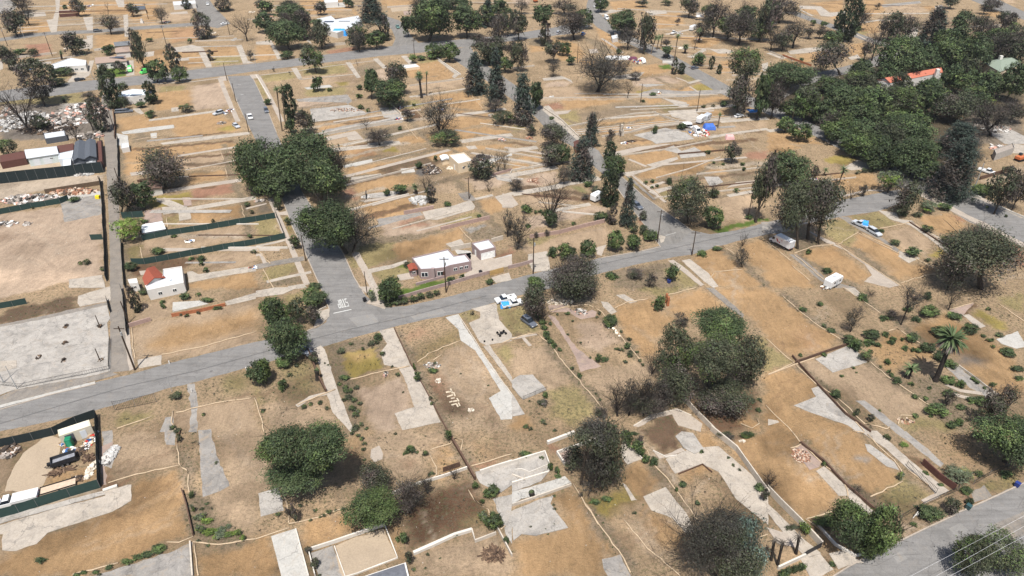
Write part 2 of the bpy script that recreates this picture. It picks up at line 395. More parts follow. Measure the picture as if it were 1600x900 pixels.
def plant(px0, py0, px1, py1, kind, label=None, base=None, th=None, seed=None, group=None):
    """a tree or shrub whose crown fills the given outline when seen from the photograph"""
    if px1 < px0: px0, px1 = px1, px0
    seed = seed or int(px0*7+py0*13+px1*3) % 99991
    rg = random.Random(seed); cx, cy = (px0+px1)/2, (py0+py1)/2
    z = 3.0
    for _ in range(4):
        c = G(cx, cy, z); k = ppm(c); r = (px1-px0)/2/k; hh = (py1-py0)/2/k
        dep = math.atan2(CAMH-z, c.y); rd = r
        v = hh*hh-(rd*math.sin(dep))**2; rz = math.sqrt(v)/math.cos(dep) if v > 0 else 0
        rz = max(rz, .42*r)
        if rz == .42*r: rd = min(r, max(.35*r, hh/max(math.sin(dep), .2)*.85))
        big = r > 2.0
        clear = th if th is not None else (0 if not big else (.2 if kind in 'BKXM' else .08)*min(r, 7)+.2)
        z = clear+rz*1.05
        if base is not None: z = max(.5*rz, hgt(G(*base), cy))
    c = G(cx, cy, z); bpos = Vector((c.x, c.y, 0)) if base is None else G(*base)
    npx = r*k*.64; ry = rd
    g0 = gz(bpos.x, bpos.y)
    root = empty(NAMES[kind] if big or kind not in 'GOMLRB' else 'shrub', (bpos.x, bpos.y, g0), 0)
    q = 3 if npx < 3 else (6 if npx < 7 else (10 if npx < 11 else 0))
    if q:
        key = (kind, q, seed % 4)
        if key not in _cache: _cache[key] = crown_mesh(kind, q*1.05, seed % 4+17)
        me = _cache[key]
    else: me = crown_mesh(kind, npx, seed)
    o = bpy.data.objects.new('crown', me); COL.objects.link(o); o.parent = root
    o.location = (c.x-bpos.x, c.y-bpos.y, z-g0); w_ = 1.3 if kind in 'YV' else (1.3 if kind in 'CT' else 1.06); o.scale = (r*w_, ry*w_, rz*1.1); o.rotation_euler = (0, 0, rg.choice([0, 0, 3.1416])) if q == 0 or r != ry else (0, 0, rg.uniform(0, 6.28))
    # trunk and limbs
    paths = []; top = Vector((c.x-bpos.x, c.y-bpos.y, z-g0)); bare = kind in 'XKB'
    tr = max(.06, .055*max(r, rz*.6)) if kind != 'X' else max(.08, .045*max(r, rz))
    if kind in 'CTYV':
        paths.append([(Vector((0, 0, -.1)), tr*1.2), (top*.6, tr*.8), (top+Vector((0, 0, rz*.85)), tr*.2)])
        if npx > 8:
            for i in range(20):
                t = rg.uniform(-.8, .7); a = rg.uniform(0, 6.28); L = r*(.9-.9*(t+1)/2 if kind in 'CT' else .6); p = top+Vector((0, 0, rz*t))
                paths.append([(p, tr*.35), (p+Vector((math.cos(a)*L, math.sin(a)*L, L*.05)), tr*.1)])
    else:
        fork = Vector((top.x*.5, top.y*.5, max(.15, (z-rz*.75-g0)))) if big else Vector((0, 0, .1))
        paths.append([(Vector((0, 0, -.1)), tr*1.35), (fork*.5+vec_r(rg)*.05*r, tr*1.05), (fork, tr*.95)])
        nk = (7 if bare else 5) if npx > 4 else 3
        depth = (3 if npx > 9 else 2) if bare and npx > 4 else (1 if npx > 6 else 0)
        for i in range(nk):
            a = 6.283*(i+rg.uniform(0, .7))/nk; el = rg.uniform(.25, 1.0)
            tgt = top+Vector((math.cos(a)*r*.8*math.cos(el), math.sin(a)*ry*.8*math.cos(el), rz*(.75*math.sin(el)*1.1)))
            d = tgt-fork; L = d.length
            branch(rg, paths, fork, d.normalized(), L, tr*.6, depth, 4 if bare else 2, .22, .03)
    V, F = tubes(paths, 6 if npx > 9 else 4)
    mesh('trunk', V, F, M_CHAR if kind in 'XKBV' else M_BARK, root)
    sz = '' if big else ('small ' if r < 1.2 else '')
    if label: tag(root, label, 'tree' if big else 'shrub', group)
    else:
        d = DESC[kind] if big else {'G': 'green shrub', 'O': 'dark green shrub', 'L': 'lime green shrub', 'M': 'grey-green shrub', 'B': 'brown shrub', 'X': 'bare burnt sapling', 'R': 'olive shrub', 'K': 'charred shrub', 'Y': 'dark green upright shrub', 'C': 'young conifer', 'V': 'brown upright shrub', 'W': 'pale shrub', 'T': 'blue-green shrub'}[kind]
        auto(root, G(cx, cy), sz+d, 'tree' if big else 'shrub', ('trees' if big else 'shrubs')+' left on the cleared lots')
    return root
def TR(t, s):
    """lines of: x0,y0,x1,y1,kind[,bx,by][|label]"""
    for ln in s.strip().split('\n'):
        if not ln.strip(): continue
        a, _, lab = ln.partition('|'); f = a.strip().split(',')
        x0, y0 = tp(t, float(f[0]), float(f[1])); x1, y1 = tp(t, float(f[2]), float(f[3]))
        bs = tp(t, float(f[5]), float(f[6])) if len(f) > 6 else None
        if f[4] in ('F', 'D', 'S'): palm(x0, y0, x1, y1, f[4], bs, lab.strip() or None)
        else: plant(x0, y0, x1, y1, f[4].strip(), lab.strip() or None, bs)
def dots(t, kind, s):
    for q in s.split():
        v = list(map(float, q.split(','))); r = v[2] if len(v) > 2 else 22
        x0, y0 = tp(t, v[0]-r, v[1]-r*.8); x1, y1 = tp(t, v[0]+r, v[1]+r*.8)
        plant(x0, y0, x1, y1, kind)
def palm(x0, y0, x1, y1, kind, base, label):
    cx, cy = (x0+x1)/2, (y0+y1)/2
    if base is None: base = (cx+2, y1+ (y1-y0)*(1.4 if kind == 'F' else .3))
    b = G(*base); z = hgt(b, cy); ctr = Vector((b.x, b.y, z)); k = ppm(ctr); r = (x1-x0)/2/k*1.1
    off = G(cx, cy, z)-ctr; g0 = gz(b.x, b.y); rg = random.Random(int(x0*11+y0))
    root = empty('palm_tree', (b.x, b.y, g0))
    if kind != 'S' or z > 1:
        tr = .28 if kind == 'F' else .55
        V, F = tubes([[(Vector((0, 0, -.1)), tr*1.3), (Vector((0, 0, z*.1)), tr), (off*.4+Vector((0, 0, z*.6)), tr*.85), (off+Vector((0, 0, z)), tr*1.1)]], 8)
        mesh('trunk', V, F, M_PBARK if kind == 'F' else M_CHAR, root)
    def fronds(nm, n, el0, el1, lo, hi, L):
        Q = []; C = []
        for i in range(n):
            a = rg.uniform(0, 6.283); e = rg.uniform(el0, el1); d = Vector((math.cos(a)*math.cos(e), math.sin(a)*math.cos(e), math.sin(e)))
            side = Vector((-math.sin(a), math.cos(a), 0)); p = off+Vector((0, 0, z)); n_s = 6; LL = L*rg.uniform(.8, 1.1); t = rg.random()
            col = [lo[j]+(hi[j]-lo[j])*t for j in range(3)]
            for s2 in range(n_s):
                w0 = .07*LL*math.sin(math.pi*min(.95, (s2+.3)/n_s)); w1 = .07*LL*math.sin(math.pi*min(.98, (s2+1.1)/n_s)); q = p+d*LL/n_s; d = (d+Vector((0, 0, -.17))).normalized()
                up = Vector((0, 0, .35))
                for sg in (-1, 1):
                    Q.append([p, q, q+side*sg*w1-up*w1, p+side*sg*w0-up*w0]); C.append(col)
                p = q
        o = bpy.data.objects.new(nm, leafmesh(nm, np.array([[list(v) for v in f] for f in Q]), np.array(C))); COL.objects.link(o); o.parent = root
    gc = ((.05, .08, .03), (.13, .17, .075))
    fronds('fronds', 40 if kind != 'D' else 90, -.35, 1.2, *gc, r)
    if kind == 'D': fronds('dead_fronds', 110, -1.3, -.2, (.10, .085, .07), (.20, .17, .145), r*1.0)
    d = {'F': 'slender fan palm', 'D': 'stout palm with a skirt of dead fronds', 'S': 'short green palm clump'}[kind]
    if label: tag(root, label, 'palm')
    else: auto(root, b, d, 'palm', 'palms on the cleared lots')
    return root
# ---------------- object builders ----------------
class MB:
    def __init__(s): s.v = []; s.f = []; s.m = []
    def add(s, V, F, mi=0):
        b = len(s.v); s.v += [Vector(v) for v in V]; s.f += [tuple(i+b for i in f) for f in F]; s.m += [mi]*len(F); return s
    def box(s, x0, y0, z0, x1, y1, z1, mi=0, tx=0, ty=0):
        V = [(x0, y0, z0), (x1, y0, z0), (x1, y1, z0), (x0, y1, z0), (x0+tx, y0+ty, z1), (x1-tx, y0+ty, z1), (x1-tx, y1-ty, z1), (x0+tx, y1-ty, z1)]
        return s.add(V, [(3, 2, 1, 0), (4, 5, 6, 7), (0, 1, 5, 4), (1, 2, 6, 5), (2, 3, 7, 6), (3, 0, 4, 7)], mi)
    def prism(s, prof, w0, w1=None, mi=0, taper=0):
        """side profile (x,z) extruded across y; vertices above 'taper' z are narrowed"""
        n = len(prof); V = []
        for sg in (-1, 1):
            for x, z in prof:
                w = w0 if w1 is None or z < taper else w1
                V.append((x, sg*w/2, z))
        return s.add(V, [tuple(range(n))[::-1], tuple(range(n, 2*n))]+[(i, (i+1) % n, n+(i+1) % n, n+i) for i in range(n)], mi)
    def poly(s, P2, z0, z1, mi=0):
        n = len(P2)
        return s.add([(p[0], p[1], z0) for p in P2]+[(p[0], p[1], z1) for p in P2], [tuple(range(n))[::-1], tuple(range(n, 2*n))]+[(i, (i+1) % n, n+(i+1) % n, n+i) for i in range(n)], mi)
    def tube(s, a, b, r0, r1=None, n=6, mi=0):
        V, F = tubes([[(Vector(a), r0), (Vector(b), r0 if r1 is None else r1)]], n); return s.add(V, F, mi)
    def build(s, name, mats, parent=None, bev=0, smooth=False):
        o = mesh(name, s.v, s.f, mats, parent, s.m, smooth)
        if bev:
            m = o.modifiers.new('bevel', 'BEVEL'); m.width = bev; m.segments = 2; m.limit_method = 'ANGLE'; m.angle_limit = .6
        return o
def cyl_y(mb, x, y0, y1, z, r, n=14, mi=0): return mb.tube((x, y0, z), (x, y1, z), r, r, n, mi)
RUB = flat('rubber', (34, 33, 32), .9, .1); RIM = flat('rim', (150, 150, 152), .4, .5, .6, .05); GLS = flat('dark_glass', (36, 42, 48), .12, .6, 0, .05)
LGT = flat('headlight_glass', (225, 225, 215), .2, .6, 0, .02); TLT = flat('tail_light_red', (150, 24, 20), .3, .5, 0, .02); BLK = flat('black_plastic', (32, 32, 34), .6, .3, 0, .05)
def paint(name, rgb): return flat('paint_'+name, rgb, .32, .5, 0, .06)
PW, PB, PG, PK, PS, PGR = paint('white', (218, 218, 216)), paint('blue', (46, 92, 160)), paint('grey', (92, 97, 106)), paint('black', (42, 44, 48)), paint('silver', (176, 180, 184)), paint('green', (86, 200, 96))
TARP = flat('blue_tarp', (58, 150, 222), .6, .3, 0, .25, 2.5); TARPW = flat('white_canvas', (222, 222, 220), .7, .2, 0, .12); WOOD = flat('weathered_wood', (104, 88, 72), .9, .1, 0, .35, 3)
def wheels(root, xs, w, r=.36):
    for x in xs:
        for sg in (-1, 1):
            m = MB(); cyl_y(m, x, sg*(w/2-.22), sg*(w/2+.01), r, r); wh = m.build('wheel', RUB, root)
            m = MB(); cyl_y(m, x, sg*(w/2-.1), sg*(w/2+.03), r, r*.55, 10); m.build('rim', RIM, wh)
def lights(root, xf, xr, w, z):
    for sg in (-1, 1):
        MB().box(xf-.06, sg*w*.36-.17, z-.08, xf+.03, sg*w*.36+.17, z+.08).build('headlight', LGT, root)
        MB().box(xr-.03, sg*w*.38-.12, z-.1, xr+.06, sg*w*.38+.12, z+.14).build('tail_light', TLT, root)
def vehicle(kind, a, b, pm, label, cat, name, L=None):
    """a = rear end, b = front end on the ground, photograph pixels"""
    A, B = G(*a), G(*b); mid = (A+B)/2; d = B-A; rz = math.atan2(d.y, d.x); mid = on(mid)
    root = empty(name, mid, rz, label, cat)
    if kind in ('sedan', 'suv', 'hatch'):
        L = L or (4.7 if kind != 'suv' else 4.9); w = 1.85; h = 1.45 if kind != 'suv' else 1.72; x = L/2
        MB().prism([(-x, .3), (-x, .78), (-x+.15, .95), (x-1.2, 1.0), (x-.25, .86), (x, .66), (x, .3)], w, w*.92, 0, .93).build('body', pm, root, .06)
        xb = -x+.12 if kind != 'sedan' else -x+.75
        MB().prism([(xb, .93), (xb+.35, h-.04), (x-2.35, h-.04), (x-1.35, .95)], w*.90, w*.74, 0, 1.1).build('windows', GLS, root)
        MB().prism([(xb+.3, h-.05), (xb+.42, h+.02), (x-2.45, h+.02), (x-2.3, h-.05)], w*.76, w*.72, 0, h).build('roof', pm, root, .02)
        wheels(root, (-x+.85, x-.9), w); lights(root, x, -x, w, .72)
    elif kind in ('pickup', 'flatbed'):
        L = L or (5.8 if kind == 'pickup' else 6.6); w = 2.0; x = L/2; cab = x-1.5
        MB().prism([(cab-1.7, .4), (cab-1.7, 1.12), (x-.15, 1.06), (x, .9), (x, .4)], w, w*.95, 0, 1.0).build('body', pm, root, .05)
        MB().prism([(cab-1.62, 1.1), (cab-1.5, 1.78), (cab-.55, 1.78), (cab+.15, 1.12)], w*.9, w*.76, 0, 1.3).build('windows', GLS, root)
        MB().prism([(cab-1.52, 1.76), (cab-1.5, 1.85), (cab-.55, 1.85), (cab-.45, 1.76)], w*.78, w*.74, 0, 1.8).build('roof', pm, root, .02)
        m = MB(); x0, x1 = -x, cab-1.75
        if kind == 'pickup':
            m.box(x0, -w/2, .5, x1, w/2, .62); m.box(x0, -w/2, .62, x1, -w/2+.1, 1.1); m.box(x0, w/2-.1, .62, x1, w/2, 1.1); m.box(x0, -w/2+.1, .62, x0+.1, w/2-.1, 1.1); m.box(x1-.1, -w/2+.1, .62, x1, w/2-.1, 1.12)
        else:
            w2 = 2.3; m.box(x0, -w2/2, .8, x1, w2/2, 1.0); m.box(x0, -w2/2, 1.0, x1, -w2/2+.06, 1.45); m.box(x0, w2/2-.06, 1.0, x1, w2/2, 1.45); m.box(x0+.06, -w2/2+.06, 1.0, x1, w2/2-.06, 1.3)
        m.build('cargo_bed', pm, root, .03)
        wheels(root, (-x+1.1, x-1.0), w, .4); lights(root, x, -x, w, .85)
    elif kind == 'boxtruck':
        L = L or 7.6; x = L/2; w = 2.35
        MB().box(-x, -w/2, .95, x-2.0, w/2, 3.25).build('cargo_box', pm, root, .04)
        MB().prism([(x-1.95, .5), (x-1.95, 1.6), (x-.3, 1.25), (x, 1.05), (x, .5)], 2.0, 1.9, 0, 1.0).build('cab', pm, root, .06)
        MB().prism([(x-1.93, 1.5), (x-1.9, 2.3), (x-1.2, 2.3), (x-.7, 1.38)], 1.85, 1.6, 0, 1.8).build('windshield', GLS, root)
        MB().prism([(x-1.93, 2.29), (x-1.9, 2.4), (x-1.25, 2.4), (x-1.15, 2.29)], 1.66, 1.6, 0, 2.35).build('cab_roof', pm, root, .03)
        MB().box(-x-.02, -w/2+.15, 1.1, -x-.004, w/2-.15, 3.05).build('rear_door', flat('truck_door', (205, 205, 205), .5), root)
        red = flat('red_lettering', (178, 38, 34), .6, .3, 0, .05)
        for sg in (-1, 1):   # slanted red brush-like mark on both sides
            m = MB()
            for i, (x0, x1, z0, z1) in enumerate(((.2, .95, 1.5, 2.1), (.55, 1.25, 1.75, 2.45), (-.35, .15, 1.35, 1.75), (-1.0, -.6, 2.35, 2.5))):
                y = sg*(w/2+.004); m.add([(x0, y, z0), (x0+.35, y, z0-.08), (x1, y, z1), (x1-.3, y, z1+.1)], [(0, 1, 2, 3)])
            m.build('logo', red, root)
        MB().box(-x, -.5, .55, x-1.6, .5, .95).build('chassis', BLK, root)
        wheels(root, (-x+1.7, x-.9), 2.2, .45); lights(root, x, -x, 2.0, .85)
    elif kind == 'van':
        L = L or 5.9; x = L/2; w = 2.0
        MB().prism([(-x, .4), (-x, 2.3), (-x+.1, 2.45), (x-1.7, 2.45), (x-.9, 1.5), (x-.15, 1.2), (x, .95), (x, .4)], w, w*.86, 0, 1.7).build('body', pm, root, .07)
        MB().prism([(x-1.62, 2.3), (x-1.56, 2.36), (x-.82, 1.56), (x-.9, 1.48)], w*.84, w*.80, 0, 1.9).build('windshield', GLS, root)
        for sg in (-1, 1): MB().box(x-2.2, sg*w*.455-.03, 1.45, x-1.45, sg*w*.455+.03, 2.05).build('side_window', GLS, root)
        wheels(root, (-x+1.1, x-1.0), w); lights(root, x, -x, w, .85)
    elif kind == 'camper':
        L = L or 5.6; x = L/2; w = 2.3
        MB().prism([(-x, .55), (-x, 2.5), (-x+.3, 2.85), (x-.4, 2.85), (x, 2.3), (x-.25, .9), (x-.6, .55)], w).build('body', pm, root, .12)
        for sg in (-1, 1):
            for xx in (-1.5, .9): MB().box(xx, sg*w/2-.02, 1.5, xx+.8, sg*w/2+.02, 2.1).build('window', GLS, root)
        MB().box(-.4, -w/2-.025, .65, .3, -w/2+.01, 2.3).build('door', PS, root)
        MB().box(-.4, -.35, 2.86, .4, .35, 3.05).build('roof_vent', PS, root, .03)
        MB().box(x-.4, -.05, .5, x+1.0, .05, .6).build('tow_bar', BLK, root); wheels(root, (-.45, .4), w, .34)
    elif kind == 'trailer':
        L = L or 4.6; x = L/2; w = 2.0
        MB().box(-x, -w/2, .55, x, w/2, .68).build('deck', pm, root)
        m = MB(); m.box(-x, -w/2, .69, x, -w/2+.05, .95); m.box(-x, w/2-.05, .69, x, w/2, .95); m.box(x-.05, -w/2+.05, .69, x, w/2-.05, .95); m.build('side_rail', BLK, root)
        m = MB(); m.tube((x, -.7, .55), (x+1.2, 0, .5), .05); m.tube((x, .7, .55), (x+1.2, 0, .5), .05); m.build('tow_bar', BLK, root); wheels(root, (-.3,), w+.4, .34)
    elif kind == 'dump':
        L = L or 4.4; x = L/2; w = 2.1; m = MB()
        m.box(-x, -w/2, .6, x, w/2, .7); m.box(-x, -w/2, .7, x, -w/2+.09, 1.7); m.box(-x, w/2-.09, .7, x, w/2, 1.7); m.box(-x, -w/2+.09, .7, -x+.09, w/2-.09, 1.7); m.box(x-.09, -w/2+.09, .7, x, w/2-.09, 1.7); m.build('bin', pm, root)
        MB().box(-x+.12, -w/2+.12, .72, x-.12, w/2-.12, .98).build('load', flat('grey_load', (140, 142, 148), .9, .1, 0, .4), root)
        m = MB(); m.tube((x, -.7, .6), (x+1.3, 0, .5), .06); m.tube((x, .7, .6), (x+1.3, 0, .5), .06); m.box(x+.2, -.3, .62, x+.7, .3, 1.2); m.build('tow_bar', BLK, root); wheels(root, (-.5, .4), w+.3, .38)
    elif kind == 'digger':
        MB().box(-1.6, -1.2, 0, 1.6, -.7, .8, tx=.2).build('track', RUB, root, .1); MB().box(-1.6, .7, 0, 1.6, 1.2, .8, tx=.2).build('track', RUB, root, .1)
        MB().box(-1.7, -1.1, .85, 1.1, 1.1, 1.9).build('body', pm, root, .1); MB().box(0, .1, 1.9, 1.1, 1.1, 2.8, tx=.1).build('cab', GLS, root, .05)
        m = MB(); m.tube((1, -.2, 1.5), (3.4, -.2, 3.9), .26, .2); m.tube((3.4, -.2, 3.9), (5.2, -.2, 1.6), .18, .13); m.build('boom', pm, root)
        MB().box(4.9, -.7, .7, 5.6, .3, 1.5, tx=.15).build('bucket', BLK, root)
    return root
# ---- buildings ----
def edge_frame(P, i):
    a, b = P[i], P[(i+1) % len(P)]; d = (b-a); L = d.length; d = d/L; n = Vector((d.y, -d.x, 0)); return a, d, n, L
def building(name, label, cat, rp, h, wall, roof, style='flat', rh=1.6, wins=(), doors=(), over=.35, parts=(), t=0, group=None, parapet=.35):
    """rp: roof-edge corners as photograph pixels seen at height h, counter-clockwise from above"""
    W_ = [(G(*tp(t, *p), h) if t else G(*p, h)) for p in rp]
    ar = sum(W_[i].x*W_[(i+1) % len(W_)].y-W_[(i+1) % len(W_)].x*W_[i].y for i in range(len(W_)))
    c = sum(W_, Vector())/len(W_); g0 = gz(c.x, c.y); root = empty(name, (c.x, c.y, g0), 0, label, cat, group)
    P = [Vector((p.x-c.x, p.y-c.y, 0)) for p in W_]
    NP = len(P)
    if ar < 0: P = P[::-1]; flip = lambda i: (NP-2-i) % NP
    else: flip = lambda i: i
    ctr = Vector()
    MB().poly([(p.x, p.y) for p in P], -.1, h-.02).build('wall', wall, root)
    if style == 'flat':
        ins = [p*(1-.25/max(p.length, .3)) for p in P]; n = len(P); m = MB()
        m.add([(p.x, p.y, h-.019) for p in P]+[(p.x, p.y, h+parapet) for p in P]+[(p.x, p.y, h+parapet) for p in ins]+[(p.x, p.y, h-.019) for p in ins],
              [(i, (i+1) % n, n+(i+1) % n, n+i) for i in range(n)]+[(n+i, n+(i+1) % n, 2*n+(i+1) % n, 2*n+i) for i in range(n)]+[(2*n+i, 2*n+(i+1) % n, 3*n+(i+1) % n, 3*n+i) for i in range(n)])
        m.build('parapet', wall, root)
        MB().poly([(p.x*.985, p.y*.985) for p in ins], h-.01, h+.06).build('roof', roof, root)
    else:
        Q = [p+p.normalized()*over*1.3 for p in P]; L01 = (Q[1]-Q[0]).length; L12 = (Q[2]-Q[1]).length
        k = 0 if L01 >= L12 else 1; A, B, C_, D = (Q[k], Q[(k+1) % 4], Q[(k+2) % 4], Q[(k+3) % 4])
        m1, m2 = (A+D)/2, (B+C_)/2; ax = m2-m1
        if style == 'hip': s = min(.42, .5*(B-C_).length/ax.length); m1, m2 = m1+ax*s, m2-ax*s
        m1 = m1+Vector((0, 0, h+rh)); m2 = m2+Vector((0, 0, h+rh)); z = Vector((0, 0, h)); dn = Vector((0, 0, -.14))
        V = [A+z, B+z, C_+z, D+z, m1, m2]; V += [v+dn for v in V]
        F = [(0, 1, 5, 4), (2, 3, 4, 5), (7, 6, 10, 11), (9, 8, 11, 10), (0, 6, 7, 1), (1, 7, 8, 2), (2, 8, 9, 3), (3, 9, 6, 0)]
        if style == 'hip': F += [(1, 2, 5), (3, 0, 4)]
        else:
            for u, w_ in ((0, 3), (1, 2)):
                MB().add([P[(k+u) % 4]+z+dn*1.05, P[(k+w_) % 4]+z+dn*1.05, (P[(k+u) % 4]+P[(k+w_) % 4])/2+Vector((0, 0, h+rh*.92-.1))], [(0, 1, 2)]).build('gable', wall, root)
        MB().add(V, F).build('roof', roof, root)
    WF = flat('window_frame_white', (235, 235, 230), .5)
    for lst, nm in ((wins, 'window'), (doors, 'door')):
        for e, f, w, z0, z1, *mt in lst:
            a, d, n, L = edge_frame(P, flip(e)); f = f if flip(e) == e else 1-f; o = a+d*L*f
            def quad(mb, hw, y, za, zb):
                V = [o-d*hw+n*.002, o+d*hw+n*.002, o+d*hw+n*y, o-d*hw+n*y]; mb.add([v+Vector((0, 0, za)) for v in V]+[v+Vector((0, 0, zb)) for v in V], [(3, 2, 1, 0), (4, 5, 6, 7), (0, 1, 5, 4), (1, 2, 6, 5), (2, 3, 7, 6), (3, 0, 4, 7)]); return mb
            if nm == 'window':
                fr = quad(MB(), w/2, .05, z0, z1).build('window', WF, root); p = MB()
                for sg in (-1, 1):
                    oo = o; o = oo+d*sg*w*.24; quad(p, w*.2, .07, z0+.12, z1-.12); o = oo
                p.build('pane', GLS, fr)
            else: quad(MB(), w/2, .06, z0, z1).build('garage_door' if w > 2 else 'door', mt[0] if mt else WF, root)
    for nm, mt, x, y, sx, sy, z0, z1 in parts:
        MB().box(x-sx/2, y-sy/2, z0, x+sx/2, y+sy/2, z1).build(nm, mt, root)
    return root
# ---- linear things ----
SCR = flat('dark_green_screen', (52, 70, 66), .9, .1, 0, .12); SCRK = flat('black_screen', (42, 50, 51), .9, .1, 0, .15); STL = flat('steel_post', (120, 120, 120), .5, .4, .4)
BLOCK = flat('block_wall', (186, 176, 162), .95, .1, 0, .18); WWALL = flat('white_wall', (200, 193, 182), .9, .1, 0, .12); PINKW = flat('pink_wall', (166, 142, 132), .95, .1, 0, .2); RUSTW = flat('rust_wall', (160, 104, 74), .95, .1, 0, .3); BRW = flat('brown_fence', (98, 78, 66), .95, .1, 0, .3); IRON = flat('iron_fence', (44, 44, 46), .6, .3, 0, .1)
WAT = flat('straw', (186, 165, 138), .95, .05, 0, .35, 6)
def wallmesh(q, w, h, z0=-.05):
    L, R = strip(q, w); n = len(q); m = MB()
    V = [(p.x, p.y, z0) for p in L]+[(p.x, p.y, z0) for p in R]+[(p.x, p.y, h) for p in L]+[(p.x, p.y, h) for p in R]
    F = []
    for i in range(n-1): F += [(i+1, i, 2*n+i, 2*n+i+1), (n+i, n+i+1, 3*n+i+1, 3*n+i), (2*n+i, 3*n+i, 3*n+i+1, 2*n+i+1)]
    F += [(0, n, 3*n, 2*n), (2*n-1, n-1, 3*n-1, 4*n-1)]
    return m.add(V, F)
def fence(t, s, h=1.9, mat=SCR, label=None, posts=True, name='screen_fence', cat='fence', w=.05, desc=None, group=None):
    q = pts(t, s) if t else pxpts(s)
    d = []
    for i in range(len(q)-1):
        k = max(1, int((q[i+1]-q[i]).length/3.0))
        for j in range(k): d.append(q[i].lerp(q[i+1], j/k))
    d.append(q[-1]); c = q[0]; g0 = gz(c.x, c.y)
    root = empty(name, (c.x, c.y, g0)); loc = [p-c+Vector((random.gauss(0, .05), random.gauss(0, .05), 0)) for p in d]
    iron = mat in (IRON,)
    if iron:
        m = MB()
        for i in range(len(loc)-1):
            for z in (.15, h-.15): m.tube(loc[i]+Vector((0, 0, z)), loc[i+1]+Vector((0, 0, z)), .03, n=4)
            k = 12
            for j in range(k): p = loc[i].lerp(loc[i+1], j/k); m.tube(p, p+Vector((0, 0, h)), .025, n=3)
        m.build('railing', mat, root)
    else: wallmesh(loc, w, h).build('screen_panel' if mat in (SCR, SCRK) else 'panel', mat, root)
    if posts:
        st = max(1, len(loc)//18)
        for p in loc[::st]:
            MB().tube(p+Vector((0, 0, -.1)), p+Vector((0, 0, h+.1)), .05, n=6).build('post', STL, root)
    if label: tag(root, label, cat, group)
    else: auto(root, (q[0]+q[-1])/2, desc or 'fence', cat, group)
    return root
def wall(t, s, h=.6, mat=None, w=.25, label=None, desc='low block wall', name='garden_wall', cat='wall', jit=True):
    mat = mat or BLOCK
    q = pts(t, s) if t else pxpts(s); d = []
    for i in range(len(q)-1):
        k = max(1, int((q[i+1]-q[i]).length/2.5))
        for j in range(k): d.append(q[i].lerp(q[i+1], j/k))
    d.append(q[-1]); o = wallmesh(d, w, h).build(name, mat)
    if jit and h > .3:
        for v in o.data.vertices:
            if v.co.z > h*.5: v.co.z += random.uniform(-.06, .04)
    if label: tag(o, label, cat)
    else: auto(o, (q[0]+q[-1])/2, desc, cat, 'walls left standing on the lots')
    return o
def wattle(t, s, r=.14, label=None):
    q = pts(t, s) if t else pxpts(s); path = []; tot = 0
    for i in range(len(q)-1):
        L = (q[i+1]-q[i]).length; k = max(1, int(L/1.3)); tot += L
        for j in range(k):
            p = q[i].lerp(q[i+1], j/k); path.append(Vector((p.x+random.gauss(0, .1), p.y+random.gauss(0, .1), 0)))
    path.append(q[-1].copy())
    for p in path: p.z = gz(p.x, p.y)+r*.8
    V, F = tubes([[(p, r*random.uniform(.8, 1.15)) for p in path]], 5)
    o = mesh('straw_wattle', V, F, WAT, smooth=True)
    if label: tag(o, label, 'straw wattle')
    else: auto(o, (q[0]+q[-1])/2, ('long' if tot > 25 else 'short')+' tan straw wattle', 'straw wattle', 'straw wattles around the cleared lots')
    return o
def WT(t, s):
    for ln in s.strip().split('\n'):
        if ln.strip(): wattle(t, ln.strip())
# ---- poles, wires ----
PWOOD = flat('pole_wood', (74, 62, 52), .95, .05, 0, .3, 3)
def pole(px, py, topy, label=None, arm=True, lamp=False, metal=False, px2=None, ang=0.0, r=.16, armang=None):
    b = G(px, py); h = hgt(b, topy); g0 = gz(b.x, b.y)
    root = empty('street_lamp' if lamp and metal else 'utility_pole', (b.x, b.y, g0), ang if armang is None else armang)
    mt = flat('galvanised', (176, 178, 178), .5, .4, .3) if metal else PWOOD
    MB().tube((0, 0, -.1), (0, 0, h), r*1.15, r*.75, 8).build('pole', mt, root)
    if arm:
        MB().box(-1.2, -.07, h-.7, 1.2, .07, h-.55).build('crossarm', mt, root)
        for x in (-1.1, -.5, .5, 1.1): MB().tube((x, 0, h-.55), (x, 0, h-.33), .06, .04).build('insulator', STL, root)
        if h > 9: MB().tube((.28, -.3, h-2.3), (.28, -.3, h-1.4), .22, .22, 10).build('transformer', flat('transformer_grey', (150, 150, 148), .6), root)
    if lamp:
        z = h-1.2 if not metal else h
        MB().tube((0, 0, z-.4), (2.2, 0, z), .05, .04).build('lamp_arm', STL, root); MB().box(2.0, -.14, z-.08, 2.7, .14, z+.06).build('lamp_head', STL, root)
    d = 'grey metal street lamp' if metal and lamp else ('wooden utility pole' if arm else 'plain wooden pole')
    if label: tag(root, label, 'street lamp' if (lamp and metal) else 'utility pole')
    else: auto(root, b, d, 'street lamp' if lamp and metal else 'utility pole', 'utility poles along the streets')
    return Vector((b.x, b.y, h-.3))
def wire(a, b, sag=.8, off=0.0, label=None, r=.012, mat=None):
    d = (b-a); n = Vector((-d.y, d.x, 0)).normalized()*off; path = []
    for i in range(13):
        t = i/12; p = a.lerp(b, t)+n; p.z -= sag*4*t*(1-t); path.append((p, r))
    V, F = tubes([path], 4); o = mesh('power_line', V, F, mat or flat('wire', (120, 118, 116), .6)); 
    if label: tag(o, label, 'power line')
    else: auto(o, (a+b)/2, 'overhead wire', 'power line', 'overhead wires along the street')
